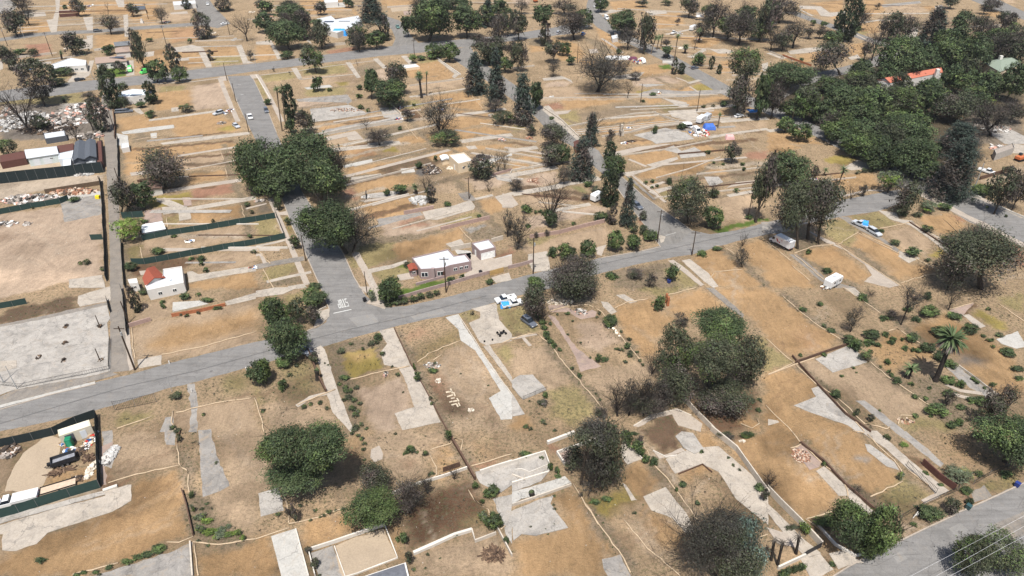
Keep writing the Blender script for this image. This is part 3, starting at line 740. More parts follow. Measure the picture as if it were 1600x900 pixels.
# ---- heaps and odds ----
def chunks(n, rx, ry, hmax, rg, smin, smax, ang=0, flatn=.5, longn=1.0):
    m = MB()
    for i in range(n):
        a = rg.uniform(0, 6.283); rr = math.sqrt(rg.random()); x, y = math.cos(a)*rr*rx, math.sin(a)*rr*ry
        z = hmax*(1-rr)*rg.uniform(0, 1); s = rg.uniform(smin, smax); s2 = s*rg.uniform(.4, 1)*longn; h = s*flatn*rg.uniform(.3, 1)
        mt = Matrix.Rotation(rg.uniform(0, 3.14), 3, 'Z') @ Matrix.Rotation(rg.gauss(0, .3), 3, 'X') @ Matrix.Rotation(rg.gauss(0, .3), 3, 'Y')
        V = [Vector(v) for v in ((-s2, -s, -h), (s2, -s*.8, -h), (s2*.8, s, -h), (-s2, s, -h), (-s2*.8, -s*.8, h), (s2*.9, -s, h), (s2, s*.8, h), (-s2, s*.9, h))]
        m.add([mt @ v+Vector((x, y, z+h*.5)) for v in V], [(3, 2, 1, 0), (4, 5, 6, 7), (0, 1, 5, 4), (1, 2, 6, 5), (2, 3, 7, 6), (3, 0, 4, 7)], rg.randrange(10))
    R = Matrix.Rotation(ang, 3, 'Z'); m.v = [R @ v for v in m.v]; return m
DB = dict(white=[(204, 200, 194)]*2+[(150, 141, 132)]*4+[(188, 148, 132), (92, 88, 84), (120, 112, 104), (70, 66, 62)], dark=[(70, 62, 56)]*5+[(110, 92, 76)]*3+[(190, 180, 170), (50, 46, 44)],
          rust=[(146, 108, 86)]*4+[(190, 170, 150)]*3+[(90, 76, 66)]*2+[(164, 122, 100)], stone=[(206, 196, 180)]*6+[(170, 158, 142)]*3+[(226, 214, 196)], wood=[(98, 80, 66)]*5+[(80, 66, 56)]*3+[(132, 110, 90)]*2,
          grey=[(170, 168, 164)]*5+[(196, 192, 186)]*3+[(120, 116, 112)]*2, mix=[(226, 224, 220)]*3+[(140, 120, 100)]*2+[(60, 100, 150), (176, 60, 52), (70, 66, 62), (190, 170, 140), (90, 84, 78)])
def heap(t, x, y, wx, wy, kind, label=None, h=.8, n=120, name='debris_pile', cat='debris pile', smin=.12, smax=.6, longn=1.0, ang=0):
    p = T(t, x, y) if t else G(x, y); k = ppm(p); f = math.sin(math.atan2(CAMH, p.y)); dv = 4.0 if t else 1.0
    rx = wx/2/dv/k; ry = wy/2/dv/k/f; rg = random.Random(int(x*3+y))
    m = chunks(n, rx, ry, h, rg, smin, smax, ang, .5, longn); o = m.build(name, [flat('debris_%d_%d_%d' % c, c, .95, .05, 0, .2, 3) for c in DB[kind]])
    o.location = on(p)
    if label: tag(o, label, cat)
    else: auto(o, p, {'white': 'pale rubble heap', 'dark': 'dark charred debris heap', 'rust': 'rusty red debris heap', 'stone': 'small pile of pale stones', 'wood': 'brown wood pile', 'grey': 'grey broken concrete heap', 'mix': 'mixed junk heap'}[kind], cat, 'debris left on the lots')
    return o
def canopy(t, x, y, w, d, h, mat, label, ang=0, peak=.6):
    p = on(T(t, x, y)); root = empty('canopy_tent', p, ang, label, 'canopy')
    for sx in (-1, 1):
        for sy in (-1, 1): MB().tube((sx*w/2, sy*d/2, 0), (sx*w/2, sy*d/2, h), .03).build('leg', STL, root)
    V = [(-w/2, -d/2, h), (w/2, -d/2, h), (w/2, d/2, h), (-w/2, d/2, h), (0, 0, h+peak)]
    V += [(x_, y_, z-.25 if i < 4 else z-.06) for i, (x_, y_, z) in enumerate(V)]
    MB().add(V, [(0, 1, 4), (1, 2, 4), (2, 3, 4), (3, 0, 4), (0, 5, 6, 1), (1, 6, 7, 2), (2, 7, 8, 3), (3, 8, 5, 0)]).build('canopy_cover', mat, root)
    return root
def drape(t, x, y, w, d, h, mat, label, name='tarp', cat='tarp', ang=0, seed=1):
    """a crumpled sheet thrown over something about w by d by h"""
    p = on(T(t, x, y)); n = 14; V = []; F = []; rg = random.Random(seed)
    for j in range(n+1):
        for i in range(n+1):
            u, v = i/n*2-1, j/n*2-1; e = max(abs(u), abs(v)); z = h*(1-max(0, (e-.7)/.3)**1.5)+rg.gauss(0, h*.05) if e < .98 else .02
            V.append(Vector((u*w/2*(1+rg.gauss(0, .03)), v*d/2*(1+rg.gauss(0, .03)), max(.02, z))))
    for j in range(n):
        for i in range(n): a = j*(n+1)+i; F.append((a, a+1, a+n+2, a+n+1))
    o = mesh(name, V, F, mat, smooth=True); o.location = p; o.rotation_euler = (0, 0, ang); tag(o, label, cat); return o
# ================= ROADS =================
U = 0
H(0, 'asphalt', '-120,668 0,636 75,616 150,597 200,586 265,567 330,551 400,534 470,520 495,512 510,503 514,482 575,474 590,478 602,481 640,477 695,465 750,451 800,436 855,422 905,411 945,401 1000,392 1032,384 1082,360 1110,366 1150,360 1200,347 1260,333 1317,312 1360,304 1405,296 1425,312 1372,330 1317,338 1260,350 1200,366 1150,377 1080,398 1057,401 1000,412 942,426 890,440 855,452 800,464 775,472 715,490 660,500 615,511 550,528 487,547 400,571 300,598 265,606 185,631 150,641 110,652 0,674 -120,712', 'road')
H(0, 'asphalt', '355,119 393,118 404,140 416,167 432,207 444,235 455,262 472,300 505,350 537,397 553,433 569,459 590,478 560,492 510,503 514,482 497,440 487,418 472,385 457,355 441,311 424,272 408,236 392,204 380,180 370,158', 'road')
H(0, 'asphalt', '-80,156 0,142 75,132 182,122 292,110 345,104 400,99 510,85 610,72 662,66 725,61 787,55 865,43 900,34 925,40 900,52 845,58 800,64 735,72 660,82 590,88 507,98 400,111 345,119 245,130 182,136 75,151 0,160 -80,176', 'road')
H(0, 'asphalt2', '300,-8 322,-8 336,12 352,28 360,37 340,44 313,39 308,20', 'road')
HS(0, 'asphalt2', '-60,70 0,62 75,52 150,49 210,44 270,40 320,37', 7.5, 'road')
H(0, 'asphalt2', '598,20 606,26 624,32 634,40 642,56 654,67 612,74 618,60 612,46 590,30', 'road')
H(0, 'asphalt2', '700,80 735,71 745,92 775,112 808,135 846,165 884,200 905,218 935,235 948,255 975,278 1007,307 1040,330 1082,360 1060,380 1032,385 1010,355 985,322 955,282 930,262 900,232 862,212 838,184 795,152 760,126 728,106 712,95', 'road')
HS(0, 'asphalt2', '935,-20 928,8 928,24 945,42 975,58 1005,72 1042,90 1082,112 1135,142 1190,166', 8.5, 'road')
H(0, 'asphalt', '1180,156 1235,176 1290,203 1340,226 1400,255 1440,270 1490,290 1540,311 1600,339 1700,385 1700,432 1600,383 1560,365 1512,345 1475,322 1440,304 1400,290 1370,264 1305,229 1240,196 1175,168', 'road')
HS(0, 'asphalt2', '1235,18 1262,28 1300,41 1338,55 1372,67 1420,80', 7, 'road')
HS(0, 'asphalt2', '1195,160 1240,132 1290,117 1332,107 1368,97 1400,80', 7.5, 'road')
H(0, 'asphalt2', '1490,-12 1540,-10 1570,4 1600,18 1700,46 1700,62 1600,31 1545,12', 'road')
H(0, 'alley', '158,148 172,148 176,180 184,225 185,282 186,320 188,380 192,440 198,505 211,578 172,582 172,520 172,450 171,375 168,300 165,240 160,190', 'alley')
H(0, 'asphalt', '1225,935 1300,900 1325,884 1360,865 1407,843 1492,803 1537,782 1600,753 1720,700 1800,900 1500,1080 1250,1080', 'road')
# kerbs
def kerb(s, w=.25, h=.12):
    q = pxpts(s); o = wallmesh(q, w, h).build('kerb', M['walk']); o['kind'] = 'structure'
for s in ('1300,902 1325,886 1360,867 1407,845 1450,824 1492,805', '1492,803 1537,784 1600,755', '0,640 75,618 150,600', '514,482 512,497 500,508 480,517', '575,474 590,479 602,483', '441,311 457,355 472,385 487,418 497,440 514,482',
          '472,300 505,350 537,397 553,433 569,459', '393,118 404,140 416,167 432,207', '355,119 370,158 380,180', '1440,304 1475,323 1512,346 1560,366 1600,384', '948,256 1007,308 1040,331 1082,361', '960,288 985,323 1010,356 1032,386', '940,403 1000,393 1032,386', '102,125 182,121 292,109 345,103 400,98'):
    kerb(s)
# painted markings: sheets just above the asphalt
WP = pave_mat('road_paint', (238, 238, 232), .2, False); WPF = pave_mat('faded_road_paint', (196, 194, 190), .2, False); YP = pave_mat('yellow_road_paint', (214, 190, 120), .25, False); PATCH = pave_mat('asphalt_patch', (168, 165, 160), .15, False, soot=.2)
def mark(name, q, mat=None): o = sheet(name, q, mat or WP, 0, 0.0, 50); return o
def markline(s, w, mat=None): L, R = strip(pxpts(s), w); mark('road_marking', L+R[::-1], mat)
markline('521,489.5 549,483.5', .35)
markline('1040,368 1056,363.5', .4, WPF); markline('372,132 376,132', .5, WPF); markline('376,148 381,148', .7, WPF)
# STOP, read by drivers coming down the street
GL = {'S': ['0,0 4,0 4,4.6 0.9,4.6 0.9,7.4 4,7.4 4,8.4 0,8.4 0,3.6 3.1,3.6 3.1,1 0,1'], 'T': ['1.2,0 2.8,0 2.8,7.4 4,7.4 4,8.4 0,8.4 0,7.4 1.2,7.4'],
      'O': ['0,0 4,0 4,1 0,1', '0,7.4 4,7.4 4,8.4 0,8.4', '0,1 1.4,1 1.4,7.4 0,7.4', '2.6,1 4,1 4,7.4 2.6,7.4'], 'P': ['0,0 1.2,0 1.2,8.4 0,8.4', '1.2,7.4 4,7.4 4,8.4 1.2,8.4', '2.8,3.9 4,3.9 4,7.4 2.8,7.4', '1.2,3.9 2.8,3.9 2.8,4.9 1.2,4.9']}
def roadtext(word, px, py, hx, hy, sc, mat=None):
    """centre of the word in px; (hx,hy) px point in travel direction (top of the letters points that way)"""
    o = G(px, py); up = (G(hx, hy)-o).normalized(); rt = Vector((up.y, -up.x, 0)); tot = len(word)*4.9-.9
    for i, ch in enumerate(word):
        for g in GL[ch]:
            q = [o+rt*((float(a.split(',')[0])+i*4.9-tot/2)*sc)+up*((float(a.split(',')[1])-4.2)*sc*3.3) for a in g.split()]
            mark('road_marking', q, mat or WP)
roadtext('STOP', 535.5, 474, 545, 500, .145)
for s in ('545,497 583,490 592,503 560,512', '640,493 690,482 697,489 648,500', '1482,826 1500,817 1514,829 1494,838', '1395,868 1408,861 1418,873 1403,880'):
    mark('road_patch', pxpts(s), PATCH)
for x0, x1, y0, y1 in ((60, 330, 140, 113), (420, 560, 104, 87), (600, 790, 78, 60)):   # faint centre line of the upper road
    n = 12
    for i in range(n):
        a = i/n; b = (i+.5)/n; markline('%f,%f %f,%f' % (x0+(x1-x0)*a, y0+(y1-y0)*a, x0+(x1-x0)*b, y0+(y1-y0)*b), .14, WPF)
for s in ('0,662 100,632 200,603 300,581 420,548 540,516 640,494 760,462', '880,425 960,408 1060,386 1180,358 1300,330'):
    L, R = strip(pxpts(s), .35); sheet('road_seam', L+R[::-1], pave_mat('seam', (128, 126, 124), .2, False), .03, .008, 3)

# ================= SIDEWALKS, DRIVEWAYS, SLABS =================
HS(0, 'walk', '343,121 352,144 361,166 372,190', 1.7); HS(0, 'walk', '404,119 414,137 423,154 433,174 441,190', 1.5)
HS(0, 'walk', '422,310 436,342 450,375 467,415 480,445', 1.3); HS(0, 'walk', '555,395 572,425 585,450 603,481', 1.7)
H(0, 'walk', '343,120 354,119 356,126 345,127'); H(0, 'walk', '390,117 404,116 406,122 394,123'); H(0, 'walk', '497,491 512,484 512,497 503,507 490,512'); H(0, 'walk', '575,472 590,468 601,478 602,481 588,478')
HS(0, 'walk', '405,118 440,114 470,110 520,103 585,95', .9); HS(0, 'walk', '245,131 300,128 345,122', 1.0)
# tile 9
H(9, 'slab', '-200,340 0,240 420,150 600,115 670,108 690,190 670,220 692,400 690,520 600,545 300,600 80,640 -200,740', 'concrete_slab')
H(9, 'old', '-200,770 80,642 300,602 600,547 690,522 740,540 600,580 300,660 0,735 -200,800', 'sidewalk'); HS(9, 'white', '-100,770 0,742 300,665 595,592', .8, 'sidewalk')
H(9, 'old', '-100,270 0,230 250,180 480,128 670,90 672,106 480,150 250,200 0,245 -100,285', 'asphalt_driveway')
H(9, 'conc', '490,50 690,-10 692,80 500,118 485,95'); H(9, 'conc', '860,450 1010,420 1010,480 870,502'); H(9, 'white', '1080,90 1250,80 1305,100 1080,150'); H(9, 'conc', '1405,85 1600,30 1600,68 1420,110', 'driveway')
H(9, 'walk', '780,250 810,255 820,400 845,500 810,520 790,400', 'sidewalk')
H(9, 'ash', '1170,600 1215,595 1235,720 1230,900 1180,900 1195,760', 'old_driveway'); H(9, 'ash', '1030,810 1080,800 1085,900 1000,900'); H(9, 'conc', '-20,460 105,455 105,500 -20,530')
# tile 5
H(5, 'conc', '430,850 640,820 660,900 430,900'); H(5, 'ash', '380,370 440,345 630,300 635,440 400,490'); H(5, 'white', '370,330 500,310 625,295 628,318 400,350'); H(5, 'tan', '0,135 390,98 395,150 160,180 0,212', 'ground_pad'); H(5, 'tan', '0,95 160,90 250,130 0,150', 'ground_pad')
HS(5, 'conc', '1000,345 1160,410 1350,378 1600,335', 2.6); H(5, 'conc', '1010,395 1170,390 1160,420 1020,442'); HS(5, 'walk', '900,320 1100,285 1300,255 1510,225', 2.4, 'driveway'); HS(5, 'walk', '1110,75 1300,45 1520,12', 1.5, 'driveway')
H(5, 'conc', '1117,430 1188,424 1195,470 1120,482'); H(5, 'brick', '900,420 1005,400 1015,490 905,495'); H(5, 'walk', '1050,540 1250,505 1250,520 1060,548', 'sidewalk'); H(5, 'conc', '1170,800 1200,795 1240,815 1500,775 1600,762 1600,795 1400,825 1180,868'); H(5, 'brick', '1140,335 1190,333 1200,385 1150,390')
H(5, 'conc', '745,0 800,-5 805,28 755,32'); H(5, 'walk', '810,180 1000,160 1130,150 1130,165 820,200', 'sidewalk'); H(5, 'walk', '870,795 925,790 920,820 880,820')
H(5, 'conc', '440,185 580,165 585,180 440,208')
# tile 1 / upper left
H(1, 'conc', '290,125 330,120 350,60 345,0 375,0 370,80 355,200 320,205', 'driveway'); H(1, 'conc', '520,110 580,105 580,190 545,190'); H(1, 'conc', '540,225 580,220 580,300 560,310'); H(1, 'conc', '770,95 800,90 805,230 780,230', 'driveway'); H(1, 'ash', '-40,0 70,0 110,40 60,80 -40,90')
H(1, 'conc', '1080,300 1200,280 1270,300 1320,400 1325,420 1290,425 1240,325 1090,325', 'driveway'); H(1, 'conc', '1475,285 1510,280 1550,380 1590,395 1520,400', 'driveway'); H(1, 'conc', '420,515 470,455 540,445 560,380 590,378 560,470 500,510', 'driveway'); H(1, 'conc', '790,380 835,378 840,470 790,475', 'driveway'); H(1, 'conc', '-40,380 15,378 20,430 -40,460')
HS(1, 'conc', '930,752 1100,730 1350,695', 2.2); H(1, 'white', '760,825 870,805 1085,780 1088,800 875,830 770,840'); H(1, 'conc', '1000,895 1200,865 1400,840 1560,825 1560,840 1300,875 1020,905', 'driveway'); H(1, 'conc', '1070,675 1115,670 1117,695 1072,700'); H(1, 'white', '730,835 800,850 805,910 730,910'); H(1, 'white', '940,835 980,830 980,862 945,865'); H(1, 'conc', '1090,365 1180,360 1182,378 1092,382'); H(1, 'conc', '830,680 870,675 900,710 880,715 850,700', 'driveway'); H(1, 'conc', '1225,185 1255,185 1275,245 1255,250')
H(1, 'white', '570,645 618,640 620,670 572,672'); HS(1, 'walk', '380,870 480,850 620,840', 3); H(1, 'conc', '150,80 280,75 290,100 160,110'); H(1, 'conc', '490,250 575,245 578,300 500,312'); H(1, 'conc', '50,405 320,385 322,398 50,418')
H(1, 'conc', '720,0 775,0 778,45 740,45', 'driveway'); H(1, 'walk', '1065,80 1170,70 1175,86 1070,90'); H(1, 'conc', '890,330 965,320 960,350 900,358')
# tile 2
H(2, 'conc', '0,262 95,252 165,365 135,372 90,280 0,278', 'driveway'); H(2, 'conc', '220,428 255,425 290,490 262,495', 'driveway'); H(2, 'conc', '560,392 590,390 655,485 630,490', 'driveway'); H(2, 'conc', '730,370 760,365 820,425 795,430', 'driveway'); H(2, 'conc', '905,350 940,348 1010,410 925,430 905,405 955,400', 'driveway'); H(2, 'white', '300,548 460,530 480,545 320,560'); H(2, 'conc', '1130,375 1160,380 1280,460 1240,490 1225,480 1240,460', 'driveway')
H(2, 'ash', '250,620 570,590 600,630 560,665 340,700 340,680 580,655 560,640 260,635'); H(2, 'slab', '340,690 580,655 680,700 690,715 470,750 350,765'); H(2, 'ash', '410,815 640,770 880,740 920,735 915,765 700,795 420,848', 'concrete_slab'); H(2, 'slab', '770,675 860,670 910,720 915,740 800,735'); H(2, 'walk', '560,840 630,825 670,870 580,880'); H(2, 'walk', '430,860 620,820 640,840 450,880')
HS(2, 'conc', '960,605 1150,580 1380,545', 1.8, 'driveway'); HS(2, 'conc', '1150,655 1300,635 1400,620', 1.1); HS(2, 'conc', '1250,720 1420,700 1560,680', 2.6); HS(2, 'conc', '1280,885 1450,860 1600,842', 3.0); HS(2, 'conc', '700,905 860,885', 2.5); H(2, 'conc', '300,220 340,260 350,280 310,250', 'driveway'); H(2, 'white', '380,30 550,15 560,45 400,52'); H(2, 'tan', '840,50 980,40 985,60 850,75'); H(2, 'brick', '920,70 970,68 968,92 925,95')
# tile 3
H(3, 'conc', '190,490 310,475 370,500 380,520 330,495 200,505'); H(3, 'conc', '200,665 230,660 430,870 420,890 320,800 190,690', 'sidewalk'); H(3, 'ash', '765,590 890,555 1060,570 1330,560 1350,580 1100,605 860,615'); H(3, 'conc', '930,610 1090,640 1100,670 1060,675'); HS(3, 'conc', '980,700 1150,690 1400,655', 2.4); H(3, 'conc', '985,705 1150,705 1230,760 1100,755 1000,730'); H(3, 'slab', '760,845 960,800 1090,830 1140,870 900,900 870,880'); HS(3, 'conc', '1300,760 1500,745 1600,740', 2.6); H(3, 'conc', '1240,310 1330,305 1390,320 1360,335 1290,335'); H(3, 'conc', '830,70 960,65 970,85 870,95'); HS(3, 'conc', '960,215 1040,200 1130,180', 2.0)
H(3, 'conc', '600,480 830,450 790,490 620,500'); H(3, 'conc', '540,80 620,60 700,65 560,95', 'driveway'); H(3, 'conc', '1090,355 1130,345 1200,300 1215,315 1130,365', 'driveway'); H(3, 'slab', '790,528 880,525 960,530 840,545'); HS(3, 'conc', '1100,520 1180,500', 2.0); HS(3, 'conc', '1230,860 1400,830 1600,805', 1.8); H(3, 'conc', '1560,400 1600,390 1600,440 1570,450'); H(3, 'walk', '260,700 370,690 350,710 280,718')
HS(3, 'walk', '1025,485 1095,510', .8); HS(3, 'walk', '1110,540 1165,575', .8); HS(3, 'walk', '560,240 640,290 690,330', 1.6); H(3, 'walk', '480,310 530,305 540,330 490,335')
# tile 4
H(4, 'conc', '195,35 330,40 385,80 480,72 490,85 400,105 330,100 300,60 200,55', 'driveway'); H(4, 'conc', '120,320 240,300 400,290 410,305 250,330 140,340', 'driveway'); HS(4, 'conc', '0,330 90,365 140,350', 2.4); H(4, 'conc', '500,360 560,340 580,365 520,375'); HS(4, 'walk', '520,200 570,225 660,270', 1.2); HS(4, 'conc', '520,150 700,125 850,130', 2.0); H(4, 'conc', '850,180 940,170 930,235 870,240'); H(4, 'slab', '1380,830 1500,800 1600,850 1600,900 1480,900'); HS(4, 'conc', '0,820 120,800', 2.2); H(4, 'ash', '700,30 950,5 960,20 720,45'); H(4, 'conc', '1040,40 1090,30 1090,60 1050,65'); HS(4, 'conc', '280,100 200,60', 1.5)
# tile 6
HS(6, 'conc', '450,40 700,15 900,-10', 3.2); H(6, 'white', '545,135 640,112 725,95 730,115 650,130 550,150', 'concrete_slab'); H(6, 'conc', '590,210 780,185 790,200 600,240'); H(6, 'white', '905,155 985,148 995,175 910,185'); H(6, 'slab', '690,315 840,295 900,300 860,330 690,340'); H(6, 'walk', '650,355 940,315 960,325 680,365', 'brick_path')
H(6, 'ash', '750,470 1030,425 1040,445 900,480 770,500'); H(6, 'conc', '1040,425 1110,410 1240,385 1340,350 1370,390 1360,410 1130,475 1060,470'); H(6, 'old', '1260,310 1330,300 1370,340 1370,355 1300,355'); HS(6, 'old', '0,770 120,745 300,715', 2.2, 'driveway'); HS(6, 'conc', '66,862 180,835 345,800', 1.2); HS(6, 'conc', '0,640 120,615 180,600', 1.0, 'sidewalk'); H(6, 'conc', '690,785 850,755 940,725 950,740 860,775 700,810', 'driveway'); H(6, 'conc', '690,790 720,800 745,900 725,900', 'sidewalk'); H(6, 'conc', '1185,625 1280,595 1310,635 1225,655'); H(6, 'walk', '610,680 630,675 670,770 655,780', 'sidewalk')
H(6, 'white', '1240,660 1340,670 1410,790 1480,790 1600,760 1600,690 1500,715 1400,745 1340,680 1260,690', 'driveway'); H(6, 'walk', '1340,690 1500,720 1600,700 1600,760 1440,800 1350,825 1260,835 1350,790', 'driveway'); H(6, 'conc', '1470,835 1580,805 1600,850 1500,870', 'driveway'); H(6, 'walk', '880,820 960,805 990,840 900,855'); H(6, 'conc', '1490,330 1600,300 1600,390 1540,385'); HS(6, 'conc', '1370,345 1480,320', 1.3); H(6, 'conc', '200,890 300,875 320,900 200,910'); H(6, 'white', '1380,170 1600,55 1600,75 1400,100'); H(6, 'walk', '0,690 40,685 70,745 45,750 20,700 0,705', 'sidewalk'); H(6, 'slab', '1490,200 1600,180 1600,240 1510,225'); H(6, 'conc', '1310,15 1370,10 1385,30 1330,35'); H(6, 'walk', '-60,400 60,370 70,375 -60,410', 'sidewalk'); H(6, 'walk', '130,430 190,420 200,445 140,445', 'sidewalk')
# tile 7
HS(7, 'conc', '-20,45 160,22', 2.8); HS(7, 'conc', '-20,200 280,145', 2.8); HS(7, 'conc', '0,315 270,270 330,250 550,215', 2.8); H(7, 'walk', '-60,310 0,325 40,380 0,400 -60,400'); HS(7, 'conc', '240,420 490,375', 1.8); H(7, 'walk', '560,60 640,50 780,20 960,0 1000,0 830,35 680,70 590,75', 'sidewalk'); H(7, 'conc', '680,180 800,165 880,145 840,130 1030,80 1040,95 890,155 720,205', 'driveway'); H(7, 'slab', '940,35 1010,10 1060,45 1140,20 1210,60 1210,75 1055,90 1040,60'); HS(7, 'walk', '740,185 880,300 960,365', 1.0); H(7, 'conc', '850,300 880,290 990,265 1010,275 890,320', 'driveway'); H(7, 'walk', '840,265 940,235 960,240 860,285'); H(7, 'slab', '1200,205 1290,205 1320,240 1240,270'); HS(7, 'conc', '1350,325 1450,305 1540,290', 1.6); HS(7, 'walk', '730,95 840,140', 1.0)
H(7, 'conc', '100,690 220,670 240,790 130,800 100,730', 'driveway'); H(7, 'walk', '520,650 590,630 560,700 530,690', 'driveway'); H(7, 'conc', '910,565 960,580 950,610 930,620', 'sidewalk'); H(7, 'conc', '1060,730 1110,720 1230,810 1290,890 1260,900 1200,860', 'driveway'); H(7, 'walk', '975,730 1010,725 1100,790 1200,880 1180,890 1080,810', 'driveway'); H(7, 'walk', '1340,275 1400,240 1540,225 1540,240 1420,260'); H(7, 'conc', '380,-5 440,-5 460,15 400,20'); H(7, 'old', '710,200 750,215 900,350 880,350', 'sidewalk')
# tile 8
H(8, 'conc', '690,415 800,430 820,470 900,480 930,510 1100,600 1180,670 1130,690 1030,610 890,510 760,470', 'driveway'); H(8, 'old', '440,455 500,455 620,540 720,590 820,660 810,680 700,600 560,530', 'asphalt_driveway'); H(8, 'conc', '820,665 950,715 880,745 815,705', 'driveway'); H(8, 'walk', '230,530 330,580 450,635 600,740 720,820 820,885 760,900 600,860 650,820 600,750 470,660 350,610', 'driveway'); H(8, 'old', '130,690 180,690 330,810 360,850 560,900 420,900 320,850 230,770', 'asphalt_driveway'); H(8, 'conc', '470,150 560,100 690,150 520,165'); H(8, 'walk', '960,300 1000,320 1120,375 1240,440 1350,490 1600,620 1600,650 1300,500 1100,395 950,325', 'sidewalk'); HS(8, 'walk', '1270,315 1420,380 1600,460', 1.6); HS(8, 'walk', '470,325 620,290 720,290', 1.0); H(8, 'conc', '1540,0 1600,10 1600,60 1520,60'); H(8, 'conc', '440,300 470,290 480,320 450,330'); H(8, 'ash', '-40,490 60,480 140,540 60,560 -40,560')
# tile 10
H(10, 'conc', '355,385 405,360 430,385 510,635 560,760 610,890 590,900 480,780 440,655 400,500', 'driveway'); H(10, 'conc', '770,268 860,250 880,300 970,490 1050,610 1155,840 915,890 865,785 990,745 925,560 890,500 800,480 780,400 820,350', 'driveway'); H(10, 'white', '1185,185 1265,165 1310,250 1390,370 1600,660 1600,820 1530,825 1455,690 1530,645 1370,390 1280,330 1265,260', 'driveway'); H(10, 'conc', '1345,130 1500,95 1520,200 1600,290 1600,330 1440,360 1400,340 1330,220 1400,190 1400,150', 'driveway'); H(10, 'conc', '1420,365 1460,360 1600,560 1600,600', 'driveway'); H(10, 'walk', '640,-5 740,-5 810,120 690,100 720,60', 'sidewalk'); HS(10, 'conc', '255,740 340,685 440,660', .9); H(10, 'conc', '0,20 110,0 270,-5 170,40 0,60', 'driveway'); H(10, 'conc', '380,150 460,130 460,180 400,215', 'sidewalk'); 
# tile 11
H(11, 'slab', '0,580 50,548 130,545 215,640 70,700 0,620'); H(11, 'slab', '0,660 80,790 0,805'); H(11, 'brick', '220,165 270,180 400,370 560,490 430,525 400,440 320,300', 'driveway'); H(11, 'brick', '225,110 320,105 430,165 500,135 530,150 520,180 430,195 350,150 240,150', 'brick_path'); H(11, 'conc', '555,85 600,90 655,150 620,165 570,120', 'driveway'); H(11, 'conc', '650,45 700,40 780,85 740,97', 'driveway'); H(11, 'walk', '760,865 870,800 1030,760 1120,800 1190,850 1180,900 1040,860 1000,790 880,820 790,870', 'path'); H(11, 'old', '1210,0 1260,0 1390,110 1450,170 1440,190 1340,110', 'asphalt_driveway'); H(11, 'walk', '60,310 75,305 125,360 105,365', 'path'); H(11, 'walk', '0,310 150,285 160,295 0,325', 'path')
# tile 12
H(12, 'slab', '295,445 490,365 540,380 620,465 405,530'); H(12, 'slab', '270,630 315,615 400,690 480,770 570,840 650,905 560,905 500,860 370,815 230,765 160,735 300,680'); H(12, 'ash', '355,720 430,725 490,780 485,810 430,800 360,755', 'soot_patch'); H(12, 'ash', '545,700 600,700 700,770 850,890 850,905 800,905 700,830', 'old_driveway'); H(12, 'ash', '1090,470 1190,490 1300,580 1420,670 1420,710 1360,680 1200,580', 'old_driveway'); H(12, 'conc', '1215,170 1255,165 1360,240 1330,250 1300,240'); H(12, 'white', '1425,320 1560,270 1600,340 1600,370 1550,380 1460,350'); H(12, 'brick', '1130,140 1290,95 1210,180 1180,175', 'brick_path'); HS(12, 'walk', '1110,600 1200,640 1340,660', .9, 'path'); HS(12, 'walk', '1110,650 1220,680 1320,700', .9, 'path'); H(12, 'conc', '0,820 60,830 70,840 0,860'); H(12, 'conc', '470,0 540,0 600,60 580,70', 'driveway')
# tile 13
H(13, 'conc', '640,380 800,330 822,330 820,430 700,500 300,630 230,700 100,745 15,740 20,640 -60,640 -60,600 380,470 660,400'); H(13, 'slab', '-60,545 380,440 640,372 660,392 380,470 -60,590', 'sidewalk'); H(13, 'ash', '540,915 1000,770 1190,700 1215,915'); H(13, 'ash', '1240,-10 1320,-20 1360,150 1430,340 1270,410 1250,200', 'old_driveway'); H(13, 'ash', '1030,-10 1100,-10 1098,80 1030,85'); H(13, 'tan', '300,10 380,40 370,170 300,280 250,370 30,370 70,240 150,130', 'gravel_yard'); H(13, 'ash', '640,0 700,-10 720,180 690,230 650,200', 'rubble_strip'); H(13, 'brick', '630,90 710,60 700,90 655,120 665,330 640,330', 'brick_strip')
# tile 14
H(14, 'slab', '15,385 140,345 175,490 30,530'); H(14, 'white', '95,655 250,605 330,915 160,915', thick=.15); H(14, 'ash', '345,750 485,715 560,915 400,915'); H(14, 'tan', '490,715 800,600 880,790 640,880 560,915 530,860', 'ground_pad'); H(14, 'walk', '720,110 770,85 795,140 790,170 740,190 715,160')
H(14, 'slab', '1370,250 1480,225 1600,190 1600,330 1530,380 1400,320'); H(14, 'slab', '1480,420 1600,390 1600,700 1560,640 1540,560')
# tile 15
H(15, 'slab', '-10,190 205,135 240,240 180,310 0,380'); H(15, 'white', '0,380 260,305 330,280 370,320 200,385 60,420 0,465'); H(15, 'slab', '-10,500 180,420 260,400 240,450 350,600 150,650 60,640 10,680'); H(15, 'conc', '820,405 960,345 1090,510 1150,620 1090,640 1000,540 870,490'); H(15, 'conc', '960,170 1130,100 1290,90 1500,270 1600,400 1600,580 1400,420 1290,250 1190,205 1020,262', 'driveway'); H(15, 'conc', '690,60 720,70 815,170 720,205 680,140'); H(15, 'ash', '570,800 680,765 745,905 600,905'); H(15, 'conc', '690,320 710,330 775,425 745,430', 'path'); H(15, 'walk', '880,120 940,150 1000,130 1060,100 1080,120 960,160 920,170', 'path'); H(15, 'slab', '1020,30 1060,0 1130,10 1200,110 1140,140 1070,100', 'patio'); H(15, 'brick', '290,140 330,200 390,190 400,150 340,100', 'patio')
